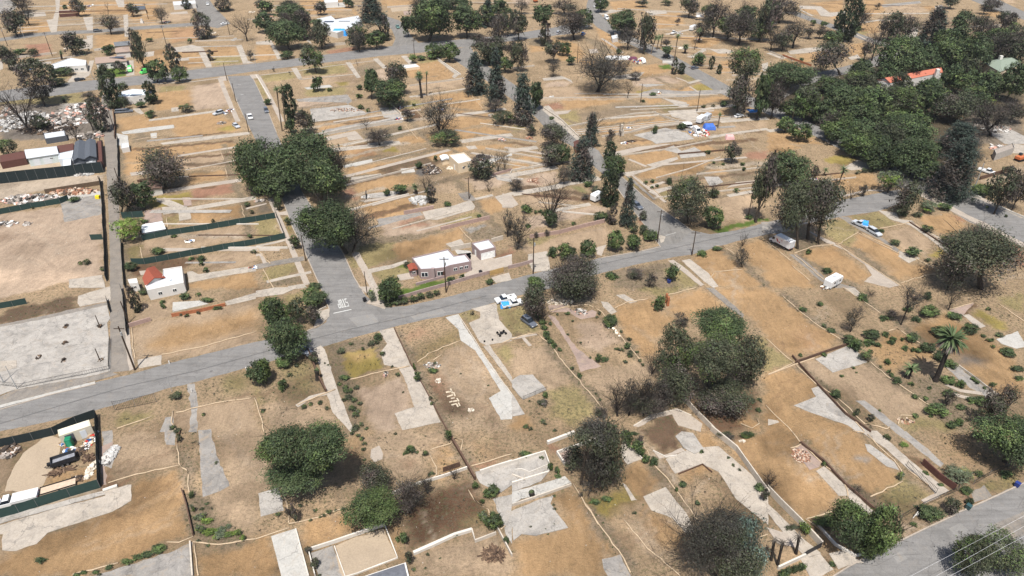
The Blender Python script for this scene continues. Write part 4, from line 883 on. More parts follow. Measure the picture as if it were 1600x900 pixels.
# tile 16
H(16, 'conc', '300,245 350,215 500,350 640,480 690,520 560,520 500,400 440,400', 'driveway'); H(16, 'conc', '570,-5 680,-5 830,130 960,240 1130,370 1060,410 1000,330 870,230 740,110', 'driveway'); H(16, 'slab', '605,75 640,80 790,190 820,240 740,215 620,120'); H(16, 'ash', '790,-5 860,-5 1000,110 1100,200 1080,220 960,130', 'old_driveway'); H(16, 'brick', '150,110 210,80 330,190 320,220 260,240', 'brick_path'); H(16, 'walk', '955,430 1040,390 1070,410 980,450', 'path'); H(16, 'conc', '200,790 310,740 410,860 330,905 260,905', 'driveway'); H(16, 'conc', '380,760 470,740 600,820 540,820 440,860', 'driveway'); H(16, 'old', '1270,380 1350,330 1400,400 1290,440', 'driveway'); H(16, 'conc', '-10,440 110,560 230,680 330,760 240,790 100,640 -10,500', 'driveway'); H(16, 'walk', '-10,600 120,640 190,730 60,700', 'patio'); HS(0, 'old', '1566,832 1600,817 1680,782', 3, 'sidewalk')

# ================= GROUND COLOUR =================
# whole neighbourhood strips of rough dry growth between streets
P(0, 'b', '-600,-60 2200,-60 2600,300 2400,1300 -900,1300 -900,300', .5)
# pale graded field and other left lots
P(5, 'p', '-200,440 0,440 330,400 380,390 640,430 640,880 430,860 0,970 -200,980'); P(5, 's', '-100,250 420,200 650,190 640,235 290,285 0,345 -100,355'); P(5, 'd', '-40,560 60,560 90,590 0,610 -40,600', 3, .3, .6)
P(9, 'n', '-60,215 0,170 60,130 480,50 480,125 250,180 0,230'); P(9, 't', '820,250 1080,190 1420,110 1600,70 1600,330 1300,410 1010,440 850,450'); P(9, 'o', '1060,240 1300,210 1600,130 1600,240 1300,330 1000,400 900,380', 3); P(9, 't', '850,120 1080,60 1080,160 960,210 850,200'); P(9, 'y', '720,790 960,770 950,820 720,870'); P(9, 'b', '1080,640 1600,500 1600,680 1300,740 1110,770', .7, .8); P(9, 't', '1090,770 1560,680 1590,720 1600,900 1100,900'); P(9, 'y', '1400,560 1560,520 1560,640 1380,650', 2, .6, .8)
P(5, 'o', '750,30 1420,-10 1500,0 1500,20 1100,75 900,110 760,120'); P(5, 'o', '760,130 900,120 920,180 800,200 750,210'); P(5, 't', '1100,100 1380,50 1500,40 1500,120 1200,160 1110,160'); P(5, 'o', '1180,190 1400,165 1420,215 1190,250'); P(5, 'r', '1200,280 1460,245 1490,300 1350,320 1200,360', 1.5); P(5, 'Y', '920,370 980,330 1190,300 1190,335 1140,390 920,392'); P(5, 'o', '1190,430 1490,380 1510,450 1240,500 1190,470'); P(5, 'y', '1030,460 1120,440 1120,500 1060,520'); P(5, 't', '940,580 1500,510 1530,590 1300,630 900,700 850,680'); P(5, 'y', '800,640 880,640 890,720 800,720'); P(5, 'd', '790,740 1240,700 1200,760 1150,780 1000,800 800,830', 1.2); P(5, 't', '1270,700 1600,650 1600,750 1400,780 1280,810'); P(5, 'o', '1160,880 1600,795 1600,905 1160,905'); P(5, 'd', '880,460 1010,500 1000,560 880,560')
# upper left
P(1, 'o', '380,10 570,10 580,80 500,110 490,80 380,70'); P(1, 'o', '160,110 320,130 320,200 110,210'); P(1, 'o', '590,10 980,10 990,80 980,140 830,140 800,90 590,90'); P(1, 't', '1010,80 1190,80 1210,130 1000,140'); P(1, 'o', '590,220 780,210 800,290 600,300'); P(1, 'o', '860,190 1210,170 1260,240 1070,270 1040,230 870,260'); P(1, 'r', '150,280 310,270 320,340 220,360', 1.2); P(1, 'o', '1080,320 1240,320 1290,410 1100,430'); P(1, 'o', '1300,290 1470,290 1510,390 1330,400'); P(1, 'y', '1320,360 1500,350 1520,390 1340,412'); P(1, 'g', '620,430 780,425 790,475 620,490'); P(1, 'y', '340,450 440,440 420,490 340,520'); P(1, 'y', '990,545 1150,530 1155,570 1000,575'); P(1, 'p', '1200,540 1390,510 1440,640 1400,670 1200,690', 1.4); P(1, 'o', '970,580 1190,560 1200,680 970,690'); P(1, 'o', '730,740 880,715 1000,740 1340,700 1500,790 1440,820 1100,850 1080,780 760,820', 1.2); P(1, 'o', '1100,800 1440,770 1500,820 1100,860'); P(1, 'Y', '1370,800 1450,780 1460,815 1380,820', 1.5); P(1, 'k', '0,640 400,600 640,640 640,840 400,870 0,880', 1.5, .4, .75); P(1, 'z', '380,640 540,640 540,740 400,760', 1.5); P(1, 'o', '560,600 630,600 630,650 570,650'); P(1, 'y', '0,600 300,590 520,580 520,640 340,650 0,650', 1, .7); P(1, 'b', '0,420 320,400 330,500 300,540 0,560', 1.5, .9); P(1, 't', '620,840 720,830 730,900 640,900'); P(1, 'r', '1060,180 1250,170 1260,240 1070,270', 2, .2, .4); P(1, 'o', '970,310 1040,310 1080,430 1000,440 840,450 840,390'); P(1, 'w', '860,830 940,840 930,880 820,890')
# tile 2
P(2, 'o', '0,285 90,280 130,365 0,385'); P(2, 'o', '270,0 560,0 640,90 540,110 300,110'); P(2, 'o', '780,0 1000,0 1000,40 860,50 780,30'); P(2, 'y', '20,470 230,445 250,490 60,515'); P(2, 'b', '60,520 240,495 310,600 110,610 70,560'); P(2, 'y', '0,470 30,490 80,590 50,620 0,520', .5); P(2, 't', '270,480 450,460 620,470 650,500 520,560 480,520 290,545'); P(2, 'y', '270,430 540,395 580,450 440,470 300,470'); P(2, 'y', '300,560 560,540 560,590 320,605'); P(2, 'Y', '500,515 570,510 580,530 520,540'); P(2, 'w', '620,420 740,385 780,430 700,470 640,480', .8, .9); P(2, 'p', '740,440 800,430 830,500 780,510'); P(2, 'o', '1020,390 1130,370 1240,470 1230,490 1040,510 940,470 930,440'); P(2, 'y', '1010,370 1110,355 1140,380 1020,400'); P(2, 't', '930,530 1290,495 1320,540 1100,570 940,590'); P(2, 'p', '260,640 560,610 600,640 470,660 250,680'); P(2, 'o', '1110,600 1330,570 1370,610 1130,650'); P(2, 'o', '1180,650 1400,625 1420,690 1240,710'); P(2, 'y', '900,640 1010,620 1050,660 1000,680 920,680'); P(2, 'o', '370,780 470,755 660,740 660,770 400,820'); P(2, 'o', '700,710 780,700 790,750 720,760'); P(2, 'o', '360,700 440,695 470,740 360,760'); P(2, 'o', '1100,770 1250,735 1470,710 1490,760 1200,820'); P(2, 'o', '880,860 1300,810 1520,780 1590,830 1300,870 900,905'); P(2, 'w', '640,820 900,780 980,830 850,880 700,900', 1); P(2, 'd', '900,680 1000,680 1040,740 1000,760 950,750'); P(2, 't', '440,870 560,840 580,890 450,905'); P(2, 'r', '430,320 620,290 640,310 480,345', .8, .6); P(2, 't', '0,210 80,200 90,250 0,260'); P(2, 'b', '300,100 600,60 620,130 380,140', 1)
# tile 3
P(3, 'o', '100,270 250,240 400,270 460,340 420,380 300,380 240,310 120,330', 1.2); P(3, 'o', '520,170 600,180 700,300 660,330 560,260', 1.2); P(3, 'o', '600,10 820,0 850,50 640,70'); P(3, 'p', '0,0 120,0 100,30 30,40'); P(3, 'o', '880,90 1050,80 1080,150 920,180 890,130'); P(3, 'o', '980,250 1030,230 1200,220 1330,250 1250,290 1150,310 1100,250', 1.2); P(3, 'o', '1210,330 1360,320 1350,350 1230,360'); P(3, 'o', '750,420 900,400 1010,440 850,475 760,480'); P(3, 'p', '750,500 960,470 1040,500 1050,520 900,520 760,545'); P(3, 'o', '390,380 600,380 640,400 750,400 720,420 500,420'); P(3, 't', '190,560 400,540 460,590 300,630 190,640'); P(3, 'o', '310,620 640,570 730,620 600,650 330,690', 1.2); P(3, 'w', '640,650 830,640 880,690 700,740 560,740 350,790 270,730 600,680', 2, .35, .8); P(3, 'o', '540,770 860,720 1010,760 850,800 560,840'); P(3, 'p', '200,520 320,505 380,520 340,540 220,545'); P(3, 'o', '930,570 1110,530 1170,580 960,610', 1); P(3, 'Y', '1120,535 1220,520 1280,560 1160,575'); P(3, 'Y', '775,570 860,560 890,590 800,592'); P(3, 'o', '1060,630 1330,595 1380,630 1110,680'); P(3, 'y', '900,655 1000,650 1060,690 960,700'); P(3, 'g', '920,410 1000,400 1000,435 930,430'); P(3, 'o', '820,620 920,610 940,640 850,650'); P(3, 'o', '1200,700 1370,680 1380,720 1230,740'); P(3, 't', '1280,790 1560,755 1600,770 1600,790 1320,835'); P(3, 'y', '1050,470 1160,470 1170,500 1090,510', 1); P(3, 'r', '210,650 290,640 330,675 240,690', .6, .5); P(3, 'y', '260,720 400,690 430,760 360,790 290,750', 1.2); P(3, 'o', '1300,380 1370,380 1360,450 1310,460'); P(3, 'o', '700,880 860,860 870,900 700,905'); P(3, 'w', '130,200 260,250 230,300 100,280', 1); P(3, 'w', '440,230 560,260 640,330 560,340', 1); P(3, 'y', '0,780 80,780 70,820 0,830')
# tile 4
P(4, 'o', '200,45 320,55 320,95 210,75'); P(4, 'o', '260,20 470,0 470,70 390,75 330,40', 1.2); P(4, 'o', '370,90 470,85 450,125 400,115'); P(4, 'o', '540,160 700,130 720,200 640,210 560,200'); P(4, 'o', '600,0 720,0 750,60 600,120'); P(4, 'o', '860,45 1040,35 1080,60 900,75'); P(4, 't', '720,40 900,20 1000,60 880,110 760,100'); P(4, 'o', '170,345 400,310 400,370 200,395'); P(4, 'o', '500,275 600,270 600,345 560,370 500,330'); P(4, 'o', '90,365 270,410 220,425 110,400'); P(4, 'o', '860,190 950,180 940,240 870,240'); P(4, 'o', '1320,80 1450,70 1440,130 1340,120'); P(4, 'y', '520,190 640,200 600,215 540,210', .5, .9); P(4, 'g', '545,160 580,160 578,190 550,188'); P(4, 'b', '0,720 120,740 120,800 0,810', 1, .9); P(4, 'o', '0,830 100,825 280,860 330,900 0,900'); P(4, 'k', '1240,700 1600,700 1600,905 1100,905', 2, .5, .6); P(4, 'w', '700,120 1400,100 1600,160 1600,700 700,700 0,720 0,440 640,460', 2, .9, .7); P(4, 't', '1400,0 1530,0 1540,20 1420,20')
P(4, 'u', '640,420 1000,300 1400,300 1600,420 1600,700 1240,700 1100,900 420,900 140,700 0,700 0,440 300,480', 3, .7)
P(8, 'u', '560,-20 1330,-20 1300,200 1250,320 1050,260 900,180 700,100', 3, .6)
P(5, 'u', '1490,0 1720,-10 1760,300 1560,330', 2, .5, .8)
# tile 6
P(6, 'o', '480,45 720,20 760,60 740,80 550,120 520,90'); P(6, 'r', '600,50 740,25 760,70 680,90', 2, .2, .5); P(6, 'Y', '780,20 870,15 890,50 800,50'); P(6, 'o', '560,150 1000,90 1100,60 1180,20 1600,0 1600,20 1300,40 1100,100 900,130 850,180 570,200', 1.2); P(6, 'n', '760,140 1080,80 1130,130 900,150 830,200 760,170', 1.2); P(6, 'o', '590,250 840,200 1000,190 1000,240 860,290 640,300', 1.2); P(6, 'k', '1000,150 1130,140 1155,185 1060,210 1000,190', .4, .2); P(6, 'r', '520,290 600,280 640,320 640,350 560,320', 1.5); P(6, 'o', '640,370 960,330 1000,400 930,440 740,470', 1); P(6, 't', '1000,200 1200,190 1280,250 1240,300 1100,310 1060,230', 1.5, .5); P(6, 'p', '780,500 1040,445 1150,500 1140,540 860,600 800,580', 1.2); P(6, 'r', '880,480 1030,450 1090,500 920,535', .8, .3, .7); P(6, 'o', '850,620 1180,560 1280,520 1300,600 1190,640 1180,670 900,720 860,680', 1.2); P(6, 'w', '700,590 1150,545 1150,560 860,625 700,630', .8, .9); P(6, 'y', '620,640 850,610 870,720 700,770 640,730', .8); P(6, 'y', '1180,480 1400,420 1420,455 1220,500', .8, .7); P(6, 'w', '1300,560 1500,520 1540,580 1360,610', 1, .9); P(6, 'z', '1300,530 1420,500 1430,525 1320,555', .6, .5); P(6, 'o', '1370,370 1500,330 1550,380 1540,420 1450,450', 1); P(6, 'g', '880,760 960,750 960,800 890,820', 1); P(6, 'g', '980,880 1170,845 1180,865 1020,905'); P(6, 'y', '720,800 880,760 950,790 880,850 760,850', 1); P(6, 'y', '0,470 120,460 160,570 0,590', 1); P(6, 'b', '0,640 180,610 230,700 0,750', 1, .6); P(6, 'y', '30,800 230,735 260,800 60,860', 1); P(6, 'y', '560,700 600,690 650,780 600,785'); P(6, 'w', '60,860 280,820 290,860 110,900', .8); P(6, 'p', '1300,220 1500,190 1560,250 1400,290', 1.2); P(6, 'r', '1500,720 1600,640 1600,690', 1); P(6, 'Y', '220,430 160,460 200,560 240,550', .6, .6, .6); P(6, 'k', '0,340 60,330 100,420 0,440', 1, .5, .6)
# tile 7
P(7, 'o', '0,90 170,65 210,120 0,160'); P(7, 'p', '0,230 270,165 300,240 0,290'); P(7, 'r', '100,220 150,215 180,250 110,245', .8, .1); P(7, 't', '40,340 380,280 430,350 280,390 180,400 60,370', 1); P(7, 'p', '90,460 200,440 480,390 600,390 600,410 300,490 110,540', 1); P(7, 't', '60,650 560,510 600,540 590,630 440,660 160,690 80,690', 1); P(7, 'y', '90,600 230,570 260,590 110,640', 1.2, .6); P(7, 'o', '720,75 960,35 1050,85 1040,100 840,135 760,100'); P(7, 'o', '1050,10 1200,-10 1300,50 1200,55 1130,15'); P(7, 'o', '770,200 860,160 1250,85 1330,110 1420,170 1200,200 1010,200 900,250', 1.2); P(7, 'y', '1230,110 1340,110 1360,150 1240,150', 1, .8); P(7, 'y', '720,215 830,280 820,295 710,230'); P(7, 'y', '900,300 980,285 1000,340 950,360'); P(7, 't', '1260,340 1500,310 1510,480 1320,470 1310,400', 1.2); P(7, 'g', '1220,540 1480,480 1600,460 1600,475 1300,560', .5); P(7, 'w', '560,690 900,620 920,610 600,710', .8); P(7, 'o', '1120,700 1320,640 1480,770 1600,890 1600,900 1260,880', 1.2); P(7, 'o', '1420,620 1590,600 1600,800 1500,760', 1.5); P(7, 'w', '600,800 960,740 1050,730 1180,900 650,905', 1, .8); P(7, 'y', '960,780 1060,750 1160,880 1100,900 980,850', 1.5, .5); P(7, 'g', '360,260 460,270 470,310 400,300', 1, .6, .5); P(7, 'r', '780,470 830,460 930,560 880,570', 1, .7); P(7, 'r', '1440,60 1600,40 1600,90 1500,100', 1.5, .3); P(7, 'w', '1320,90 1450,160 1540,220 1400,230 1340,180', 1.2, .9); P(7, 'b', '0,770 120,760 130,800 0,830', .6, 1)
# tile 8
P(8, 'o', '0,0 130,0 200,20 140,50 0,50', 1); P(8, 'Y', '350,90 480,65 550,100 480,130 370,120'); P(8, 'o', '400,190 650,180 700,260 560,300 480,290 420,230', 1.2, .4); P(8, 'y', '520,455 680,420 810,495 700,530 620,510', .8); P(8, 'y', '370,500 470,460 560,540 520,640 440,620 350,570', 1, .5); P(8, 'o', '940,460 1120,430 1240,470 1200,560 1060,560 960,500', 1); P(8, 'r', '1140,440 1240,470 1210,490 1150,460', 1.2, .2, .7); P(8, 't', '740,550 880,520 1010,600 1020,640 900,690 780,620', 1); P(8, 'Y', '1020,670 1090,655 1110,680 1060,710 1020,700', 1); P(8, 'o', '520,640 580,560 720,600 820,680 830,730 1060,780 1040,810 860,870 820,865 640,740', 1.2); P(8, 't', '540,700 640,690 800,800 760,830', 2, .6, .6); P(8, 'o', '190,690 390,635 600,780 640,830 560,870 350,820', 1.2); P(8, 'o', '-20,650 60,660 260,850 300,900 -20,900', 1.2); P(8, 'w', '150,560 330,590 380,620 180,680', 1, .9); P(8, 'b', '860,840 1100,820 1400,905 800,905', 2, .8); P(8, 'r', '1530,600 1600,620 1600,760 1550,760', 1); P(8, 't', '1200,410 1340,470 1600,600 1600,640 1300,510', 1, .4); P(8, 'g', '1290,255 1400,250 1400,320 1300,320', 1); P(8, 't', '1240,340 1420,400 1600,480 1600,510 1400,430', 1); P(8, 's', '1330,230 1520,150 1600,140 1600,200 1400,260', 2, .4, .6)
# tile 10
P(10, 'w', '440,365 860,265 780,400 800,480 600,575 640,640 640,900 590,900 500,630', 1, 1.0); P(10, 'Y', '535,420 740,365 785,500 600,575 560,500', .4); P(10, 'o', '555,420 730,380 745,430 640,450 570,460', 2, .1, .7); P(10, 'p', '640,640 800,590 920,560 985,740 870,790 910,885 740,900 690,780', 1); P(10, 'b', '880,270 1180,190 1270,270 1280,330 1020,465 960,400', .8, .8); P(10, 'r', '930,280 1040,250 1080,290 960,330', 3, .4, .7); P(10, 'Y', '1120,320 1260,260 1275,330 1100,400 1030,465 980,440', 3, .6, .55); P(10, 't', '1150,430 1290,340 1370,380 1530,640 1460,690 1520,820 1200,800 1120,560', 1.5, .35); P(10, 'n', '1040,600 1150,560 1300,720 1380,760 1260,830 1150,820', 2.5, .6, .95); P(10, 'r', '1050,560 1140,540 1200,640 1120,660', 3, .4, .6); P(10, 't', '1180,800 1520,820 1600,820 1600,905 1200,905', 1.5, .6); P(10, 'y', '1270,150 1350,140 1400,190 1340,210 1270,190', .5); P(10, 'y', '1500,100 1600,90 1600,300 1530,200', .7); P(10, 'b', '20,480 330,430 420,650 250,710 30,720', 1, .9); P(10, 'y', '130,470 320,450 400,640 250,660', 2, .9, .7); P(10, 't', '40,730 250,720 440,680 480,780 480,860 100,860', 1, .5); P(10, 'y', '0,600 20,620 30,720 0,720', 1); P(10, 'd', '0,0 30,0 10,60 0,60', 1); P(10, 'b', '0,750 40,745 60,900 0,900', 1); P(10, 'y', '1480,380 1600,350 1600,500 1540,450', 1, .4); P(10, 'y', '190,40 270,30 280,110 200,100', .8); P(10, 'g', '910,0 1060,-10 1000,15 930,35')
# tile 11
P(11, 'y', '0,120 60,115 170,260 60,290 0,300', .8, .8); P(11, 't', '0,390 240,370 390,580 220,640 130,545 0,540', 1, .3); P(11, 'b', '230,170 420,130 560,190 690,330 700,440 560,480 440,380 300,230', 1, .5); P(11, 'p', '400,230 560,200 660,330 560,400 440,370', 1.5, .25); P(11, 'o', '640,120 860,70 960,150 1020,200 900,300 900,420 820,440 700,280', 1.5, .3); P(11, 'o', '950,60 1180,0 1330,120 1170,170 1100,200 1000,160', 1.2); P(11, 't', '450,530 780,460 900,500 860,560 640,640 560,690 520,640', 1.2, .4); P(11, 'y', '230,640 400,620 530,720 500,800 400,860 240,800', 1.5, .9); P(11, 'b', '90,720 230,680 240,850 130,850', 1.2, .9); P(11, 'o', '0,810 80,800 140,900 0,900', 1); P(11, 'n', '790,880 1000,790 1060,860 1100,905 800,905', .6); P(11, 'd', '1100,690 1250,740 1520,640 1530,760 1420,830 1450,905 1250,900 1160,800', 1.5, .6); P(11, 'o', '1400,850 1500,800 1540,860 1500,890'); P(11, 'o', '1280,0 1600,0 1600,280 1490,190 1450,150', 1.2); P(11, 'y', '1490,290 1600,330 1600,520 1560,510', 1, .5); P(11, 'y', '780,0 1150,-10 980,45 900,50', 1, .8); P(11, 's', '230,50 420,30 520,90 380,100 240,100', 1.5, .9); P(11, 'r', '0,60 30,60 40,100 0,110', 1); P(11, 'w', '0,0 0,0 1,1', 1)
# tile 12
P(12, 'o', '-20,0 100,50 450,310 400,370 200,430 150,430 -20,320', 1.5, .2); P(12, 'r', '230,250 330,290 300,390 240,400 180,300', 4, .3, .4); P(12, 'y', '-20,340 150,460 0,530 -20,530', .7, .5); P(12, 'b', '60,0 330,0 560,60 700,170 480,290 330,240', 1.2, .6); P(12, 'o', '660,330 800,270 1060,430 1040,450 900,440 860,490 760,530 650,430', 1.5, .5); P(12, 'o', '900,260 1100,160 1220,230 1540,420 1560,560 1600,600 1600,690 1440,640 1250,560 1160,420 960,350', 1.5, .25); P(12, 'k', '1180,410 1340,440 1330,480 1260,490 1180,480', 2.5, .3, .9); P(12, 'k', '960,290 1100,330 1080,380 1000,350', 3, .3, .45); P(12, 'Y', '1270,170 1370,130 1530,240 1460,265', .8, .4); P(12, 'd', '1140,140 1290,100 1310,130 1180,180', 1); P(12, 'y', '1450,60 1600,30 1600,140 1500,130', 1.2, .6); P(12, 't', '180,470 290,440 400,530 620,470 780,560 1100,800 1250,905 860,905 640,740 330,600', 1.2, .3); P(12, 'w', '880,560 1060,540 1200,600 1360,700 1320,860 1150,840 980,700', 1.2, 1); P(12, 'y', '850,800 1100,820 1250,905 850,905', 2, .7); P(12, 'o', '-20,540 170,490 320,600 440,660 360,720 300,680 160,735 370,820 500,850 550,905 -20,905', 1.2, .25); P(12, 'n', '370,720 440,700 650,880 620,900', .8, .8); P(12, 'b', '1330,130 1430,110 1600,220 1600,300', 1.2, .9)
# tile 13
P(13, 't', '720,20 1000,0 1030,90 1110,90 1110,190 700,310 690,240', 1, .3); P(13, 'o', '-60,760 15,745 100,750 240,700 310,635 700,505 830,430 830,320 1110,240 1170,400 1200,650 1000,700 800,800 450,900 -60,910', .8, .15); P(13, 't', '1330,0 1600,0 1600,640 1400,560 1290,420 1430,340 1380,150', 1.2, .35); P(13, 'b', '1110,0 1240,0 1250,400 1200,400 1180,200 1130,180', 1, .8); P(13, 'w', '1160,400 1290,420 1400,560 1560,640 1550,720 1250,700 1210,640', 1, 1); P(13, 'o', '1240,800 1400,740 1600,700 1600,910 1240,910', 1, .15); P(13, 't', '-60,200 60,160 100,140 60,240 20,370 -60,380', 1); P(13, 'o', '280,300 600,200 600,330 300,400 260,380', 1.2, .4); P(13, 'r', '640,250 690,320 820,300 700,350 650,360', .8, .4); P(13, 's', '-60,470 0,455 620,310 640,360 0,545', .8, .1)
# tile 14
P(14, 't', '0,0 60,0 80,250 150,340 20,380 0,400', 1.2, .3); P(14, 'b', '20,540 180,490 220,570 200,600 0,660', 1, .8); P(14, 'b', '200,450 560,330 580,460 220,570', 1, .9); P(14, 'o', '270,600 560,500 650,600 640,620 300,730', 1, .15); P(14, 'o', '0,680 90,665 150,905 0,905', .8, .15); P(14, 't', '600,0 1180,0 1220,90 1060,200 1000,320 850,260 700,90', 1.5, .45); P(14, 'r', '900,170 980,180 970,210 910,200', 1.5, .2, .6); P(14, 'd', '920,530 1060,390 1340,300 1460,500 1420,580 1200,640 1000,720 950,640', 1.5, .75); P(14, 'y', '1300,540 1450,480 1440,580 1340,600', 2, .7, .7); P(14, 'o', '1070,100 1210,70 1310,220 1150,290 1130,180', 1.2, .5, .7); P(14, 't', '990,780 1340,640 1500,650 1580,780 1600,905 1000,905', 1.5, .35); P(14, 'o', '830,590 880,600 930,790 900,800', .7); P(14, 'b', '1220,0 1600,-10 1600,120 1340,210', 1.2, .8); P(14, 'o', '1380,100 1450,80 1500,120 1400,150', 3, .4, .7); P(14, 'r', '1340,210 1500,165 1440,200 1350,230', .6, .4); P(14, 's', '1040,480 1060,480 1110,690 1090,690', .4, .3); P(14, 'o', '560,10 720,0 700,90 560,240 540,100', 2, .4, .6)
# tile 15
P(15, 'o', '250,400 370,380 480,460 580,600 660,740 580,800 620,905 40,905 20,700 150,640 360,600', 1.5, .12); P(15, 'o', '690,290 730,200 820,175 950,340 820,400 780,420', .8, .15); P(15, 'b', '580,560 720,420 830,400 870,490 1000,545 1090,640 1100,700 900,800 750,905 680,760', 1.5, .4); P(15, 'Y', '480,440 700,360 760,410 640,520 530,550', 1.5, .5); P(15, 'o', '820,420 880,500 1000,560 1080,650 1060,720 900,720 830,560', 1.5, .3); P(15, 'n', '840,0 1000,-10 1060,90 930,140', .5, .35); P(15, 'o', '1030,260 1190,205 1290,250 1240,320 1160,380 1060,310', 1, .35); P(15, 'b', '1050,320 1300,250 1540,510 1600,640 1500,620 1200,500 1100,480', 1.2, .7); P(15, 'o', '1140,40 1210,0 1290,90 1200,110', .8, .3); P(15, 'o', '1360,90 1600,-10 1600,310 1500,250', 1.2, .2); P(15, 'n', '1300,60 1480,0 1400,60 1330,80', 1, .6); P(15, 's', '800,30 870,120 950,190 1050,330 1000,300 900,200', .8, .4); P(15, 'b', '0,0 210,-10 220,60 0,180', 1.2, .7); P(15, 'r', '230,70 290,110 290,140 220,130', 1, .3); P(15, 'b', '270,150 330,200 420,380 560,600 480,500 380,330', .6, .8); P(15, 'n', '380,20 640,0 700,60 700,280 560,380 480,380', 2, .6, .6)
# tile 16
P(16, 'o', '-20,0 150,0 330,190 300,250 440,400 440,490 230,560 60,400 -20,330', 1.2, .15); P(16, 'o', '180,0 560,0 740,200 820,250 840,300 650,410 500,320 330,200', 1.2, .2); P(16, 'z', '570,160 630,165 620,195 580,190', 1, .1); P(16, 'y', '660,410 850,290 1000,390 950,430 840,520 800,450', 1, .8); P(16, 'b', '880,-10 1230,-10 1470,210 1300,310 1260,210 1100,170', 1.5, .7); P(16, 'o', '1000,0 1260,20 1440,180 1300,200 1100,90', 3, .5, .6); P(16, 'y', '1340,330 1500,260 1600,240 1540,330 1380,400', 1, .9); P(16, 'p', '840,570 930,590 1100,500 1180,470 1170,510 840,660', 1, .5); P(16, 'o', '230,560 300,580 460,720 380,750 300,690', .8, .3); P(16, 'b', '0,640 240,790 100,860 0,905', 1, .4); P(16, 'r', '1180,400 1330,370 1320,420 1240,440', 1, .8); P(16, 'd', '320,790 400,850 440,850 380,780', 1, .8); P(16, 'w', '280,530 460,490 420,620 330,640', 1, .9); P(16, 'd', '690,100 1000,180 950,210 850,160', 1, .9); P(16, 'w', '480,380 690,520 680,440 560,340', 1, 1)
# rough weedy boundary strips between lots
for t, s in ((10, '880,270 970,450 1060,620 1190,900'), (14, '1190,0 1260,120 1370,290'), (11, '200,330 330,500 460,620 580,760'), (11, '560,180 700,330 800,450'), (12, '80,30 250,180 440,290 480,330'), (12, '530,0 700,150 800,200 950,330 1170,500 1420,670'), (12, '620,450 830,600 1000,730 1240,900'), (12, '180,480 330,600 560,820 650,900'),
             (15, '460,460 560,590 680,750 760,900'), (15, '850,200 960,330 1090,480 1200,600'), (16, '200,60 340,190 520,340 690,480'), (13, '1110,90 1190,280 1200,640'), (8, '180,690 400,830 560,900'), (8, '520,640 700,790 820,880'), (7, '1300,650 1460,760 1600,900'), (7, '650,70 1000,20 1300,-40'), (6, '560,130 900,80 1280,10'), (6, '560,200 830,200'), (6, '1180,20 1400,120 1500,200'), (6, '1240,210 1330,330 1440,450 1540,560'),
             (3, '880,480 1050,560 1190,480'), (3, '650,570 880,700 1000,740'), (3, '290,740 520,800 900,740'), (3, '970,700 1300,640 1600,600'), (2, '960,740 1030,840 1100,900'), (4, '90,350 270,420 420,480'), (5, '760,30 760,210 740,440'), (5, '1410,0 1420,140 1530,400 1560,600'), (5, '770,600 790,900'), (7, '900,220 1060,280 1300,90')):
    PL(t, 'w', s, 1.0)
P(0, 'g', '606,457 626,452 656,450 690,440 698,438 704,441 660,455 628,466 610,470', .5)
# wheel ruts and tracks in the dirt lots
for t, s in ((10, '1170,430 1200,560 1270,660 1370,690 1420,640 1400,520 1310,400 1230,360'), (10, '1240,430 1290,560 1350,600 1370,540 1330,450'), (10, '1290,330 1310,380'), (13, '1600,200 1500,150 1400,10'), (15, '700,550 800,660 870,760 960,820'), (15, '740,540 870,700 1000,760'), (8, '900,630 1000,700 1050,780'), (12, '250,280 300,360 230,400'), (11, '740,230 800,280 900,330'), (5, '200,560 330,640 420,700 560,650'), (5, '80,700 260,760 400,640'), (5, '100,480 300,520 500,600')):
    PL(t, 's', s, .35, .2, .55)

# thin walls, kerbs and strips that cut the middle and far blocks into narrow lots
def lots(Ls, Rs, n, seed, keepout=()):
    rg = random.Random(seed); L = [tuple(map(float, q.split(','))) for q in Ls.split()]; R = [tuple(map(float, q.split(','))) for q in Rs.split()]
    def at(Q, t):
        t = t*(len(Q)-1); i = min(int(t), len(Q)-2); f = t-i; return (Q[i][0]+(Q[i+1][0]-Q[i][0])*f, Q[i][1]+(Q[i+1][1]-Q[i][1])*f)
    for i in range(n):
        t = (i+rg.uniform(.25, .75))/n; a, b = at(L, t), at(R, min(1, max(0, t+rg.uniform(-.01, .01))))
        for rep in range(rg.choice([1, 1, 2])):
            u0 = rg.uniform(0, .45); u1 = rg.uniform(u0+.25, 1); off = rg.uniform(-1.2, 1.2)
            q = [G(a[0]+(b[0]-a[0])*u, a[1]+(b[1]-a[1])*u+off) for u in (u0, (u0+u1)/2, u1)]
            k = rg.random()
            if k < .38: LW.append((q, rg.uniform(.25, .7), rg.choice([0, 0, 1, 2])))
            elif k < .62:
                l_, r_ = strip(q, rg.uniform(.7, 2.2)); sheet('concrete_strip', l_+r_[::-1], M[rg.choice(['conc', 'slab', 'walk', 'ash', 'walk'])], .06)
            else:
                l_, r_ = strip(q, rg.uniform(1.5, 3.5)); PAINT.append(([(p.x, p.y) for p in l_+r_[::-1]], lin(PAL[rg.choice('snwd')]), .6, .6, .8))
LW = []; VP = (3760.0, -265.0)     # where the parcel lines of this tilted street grid meet
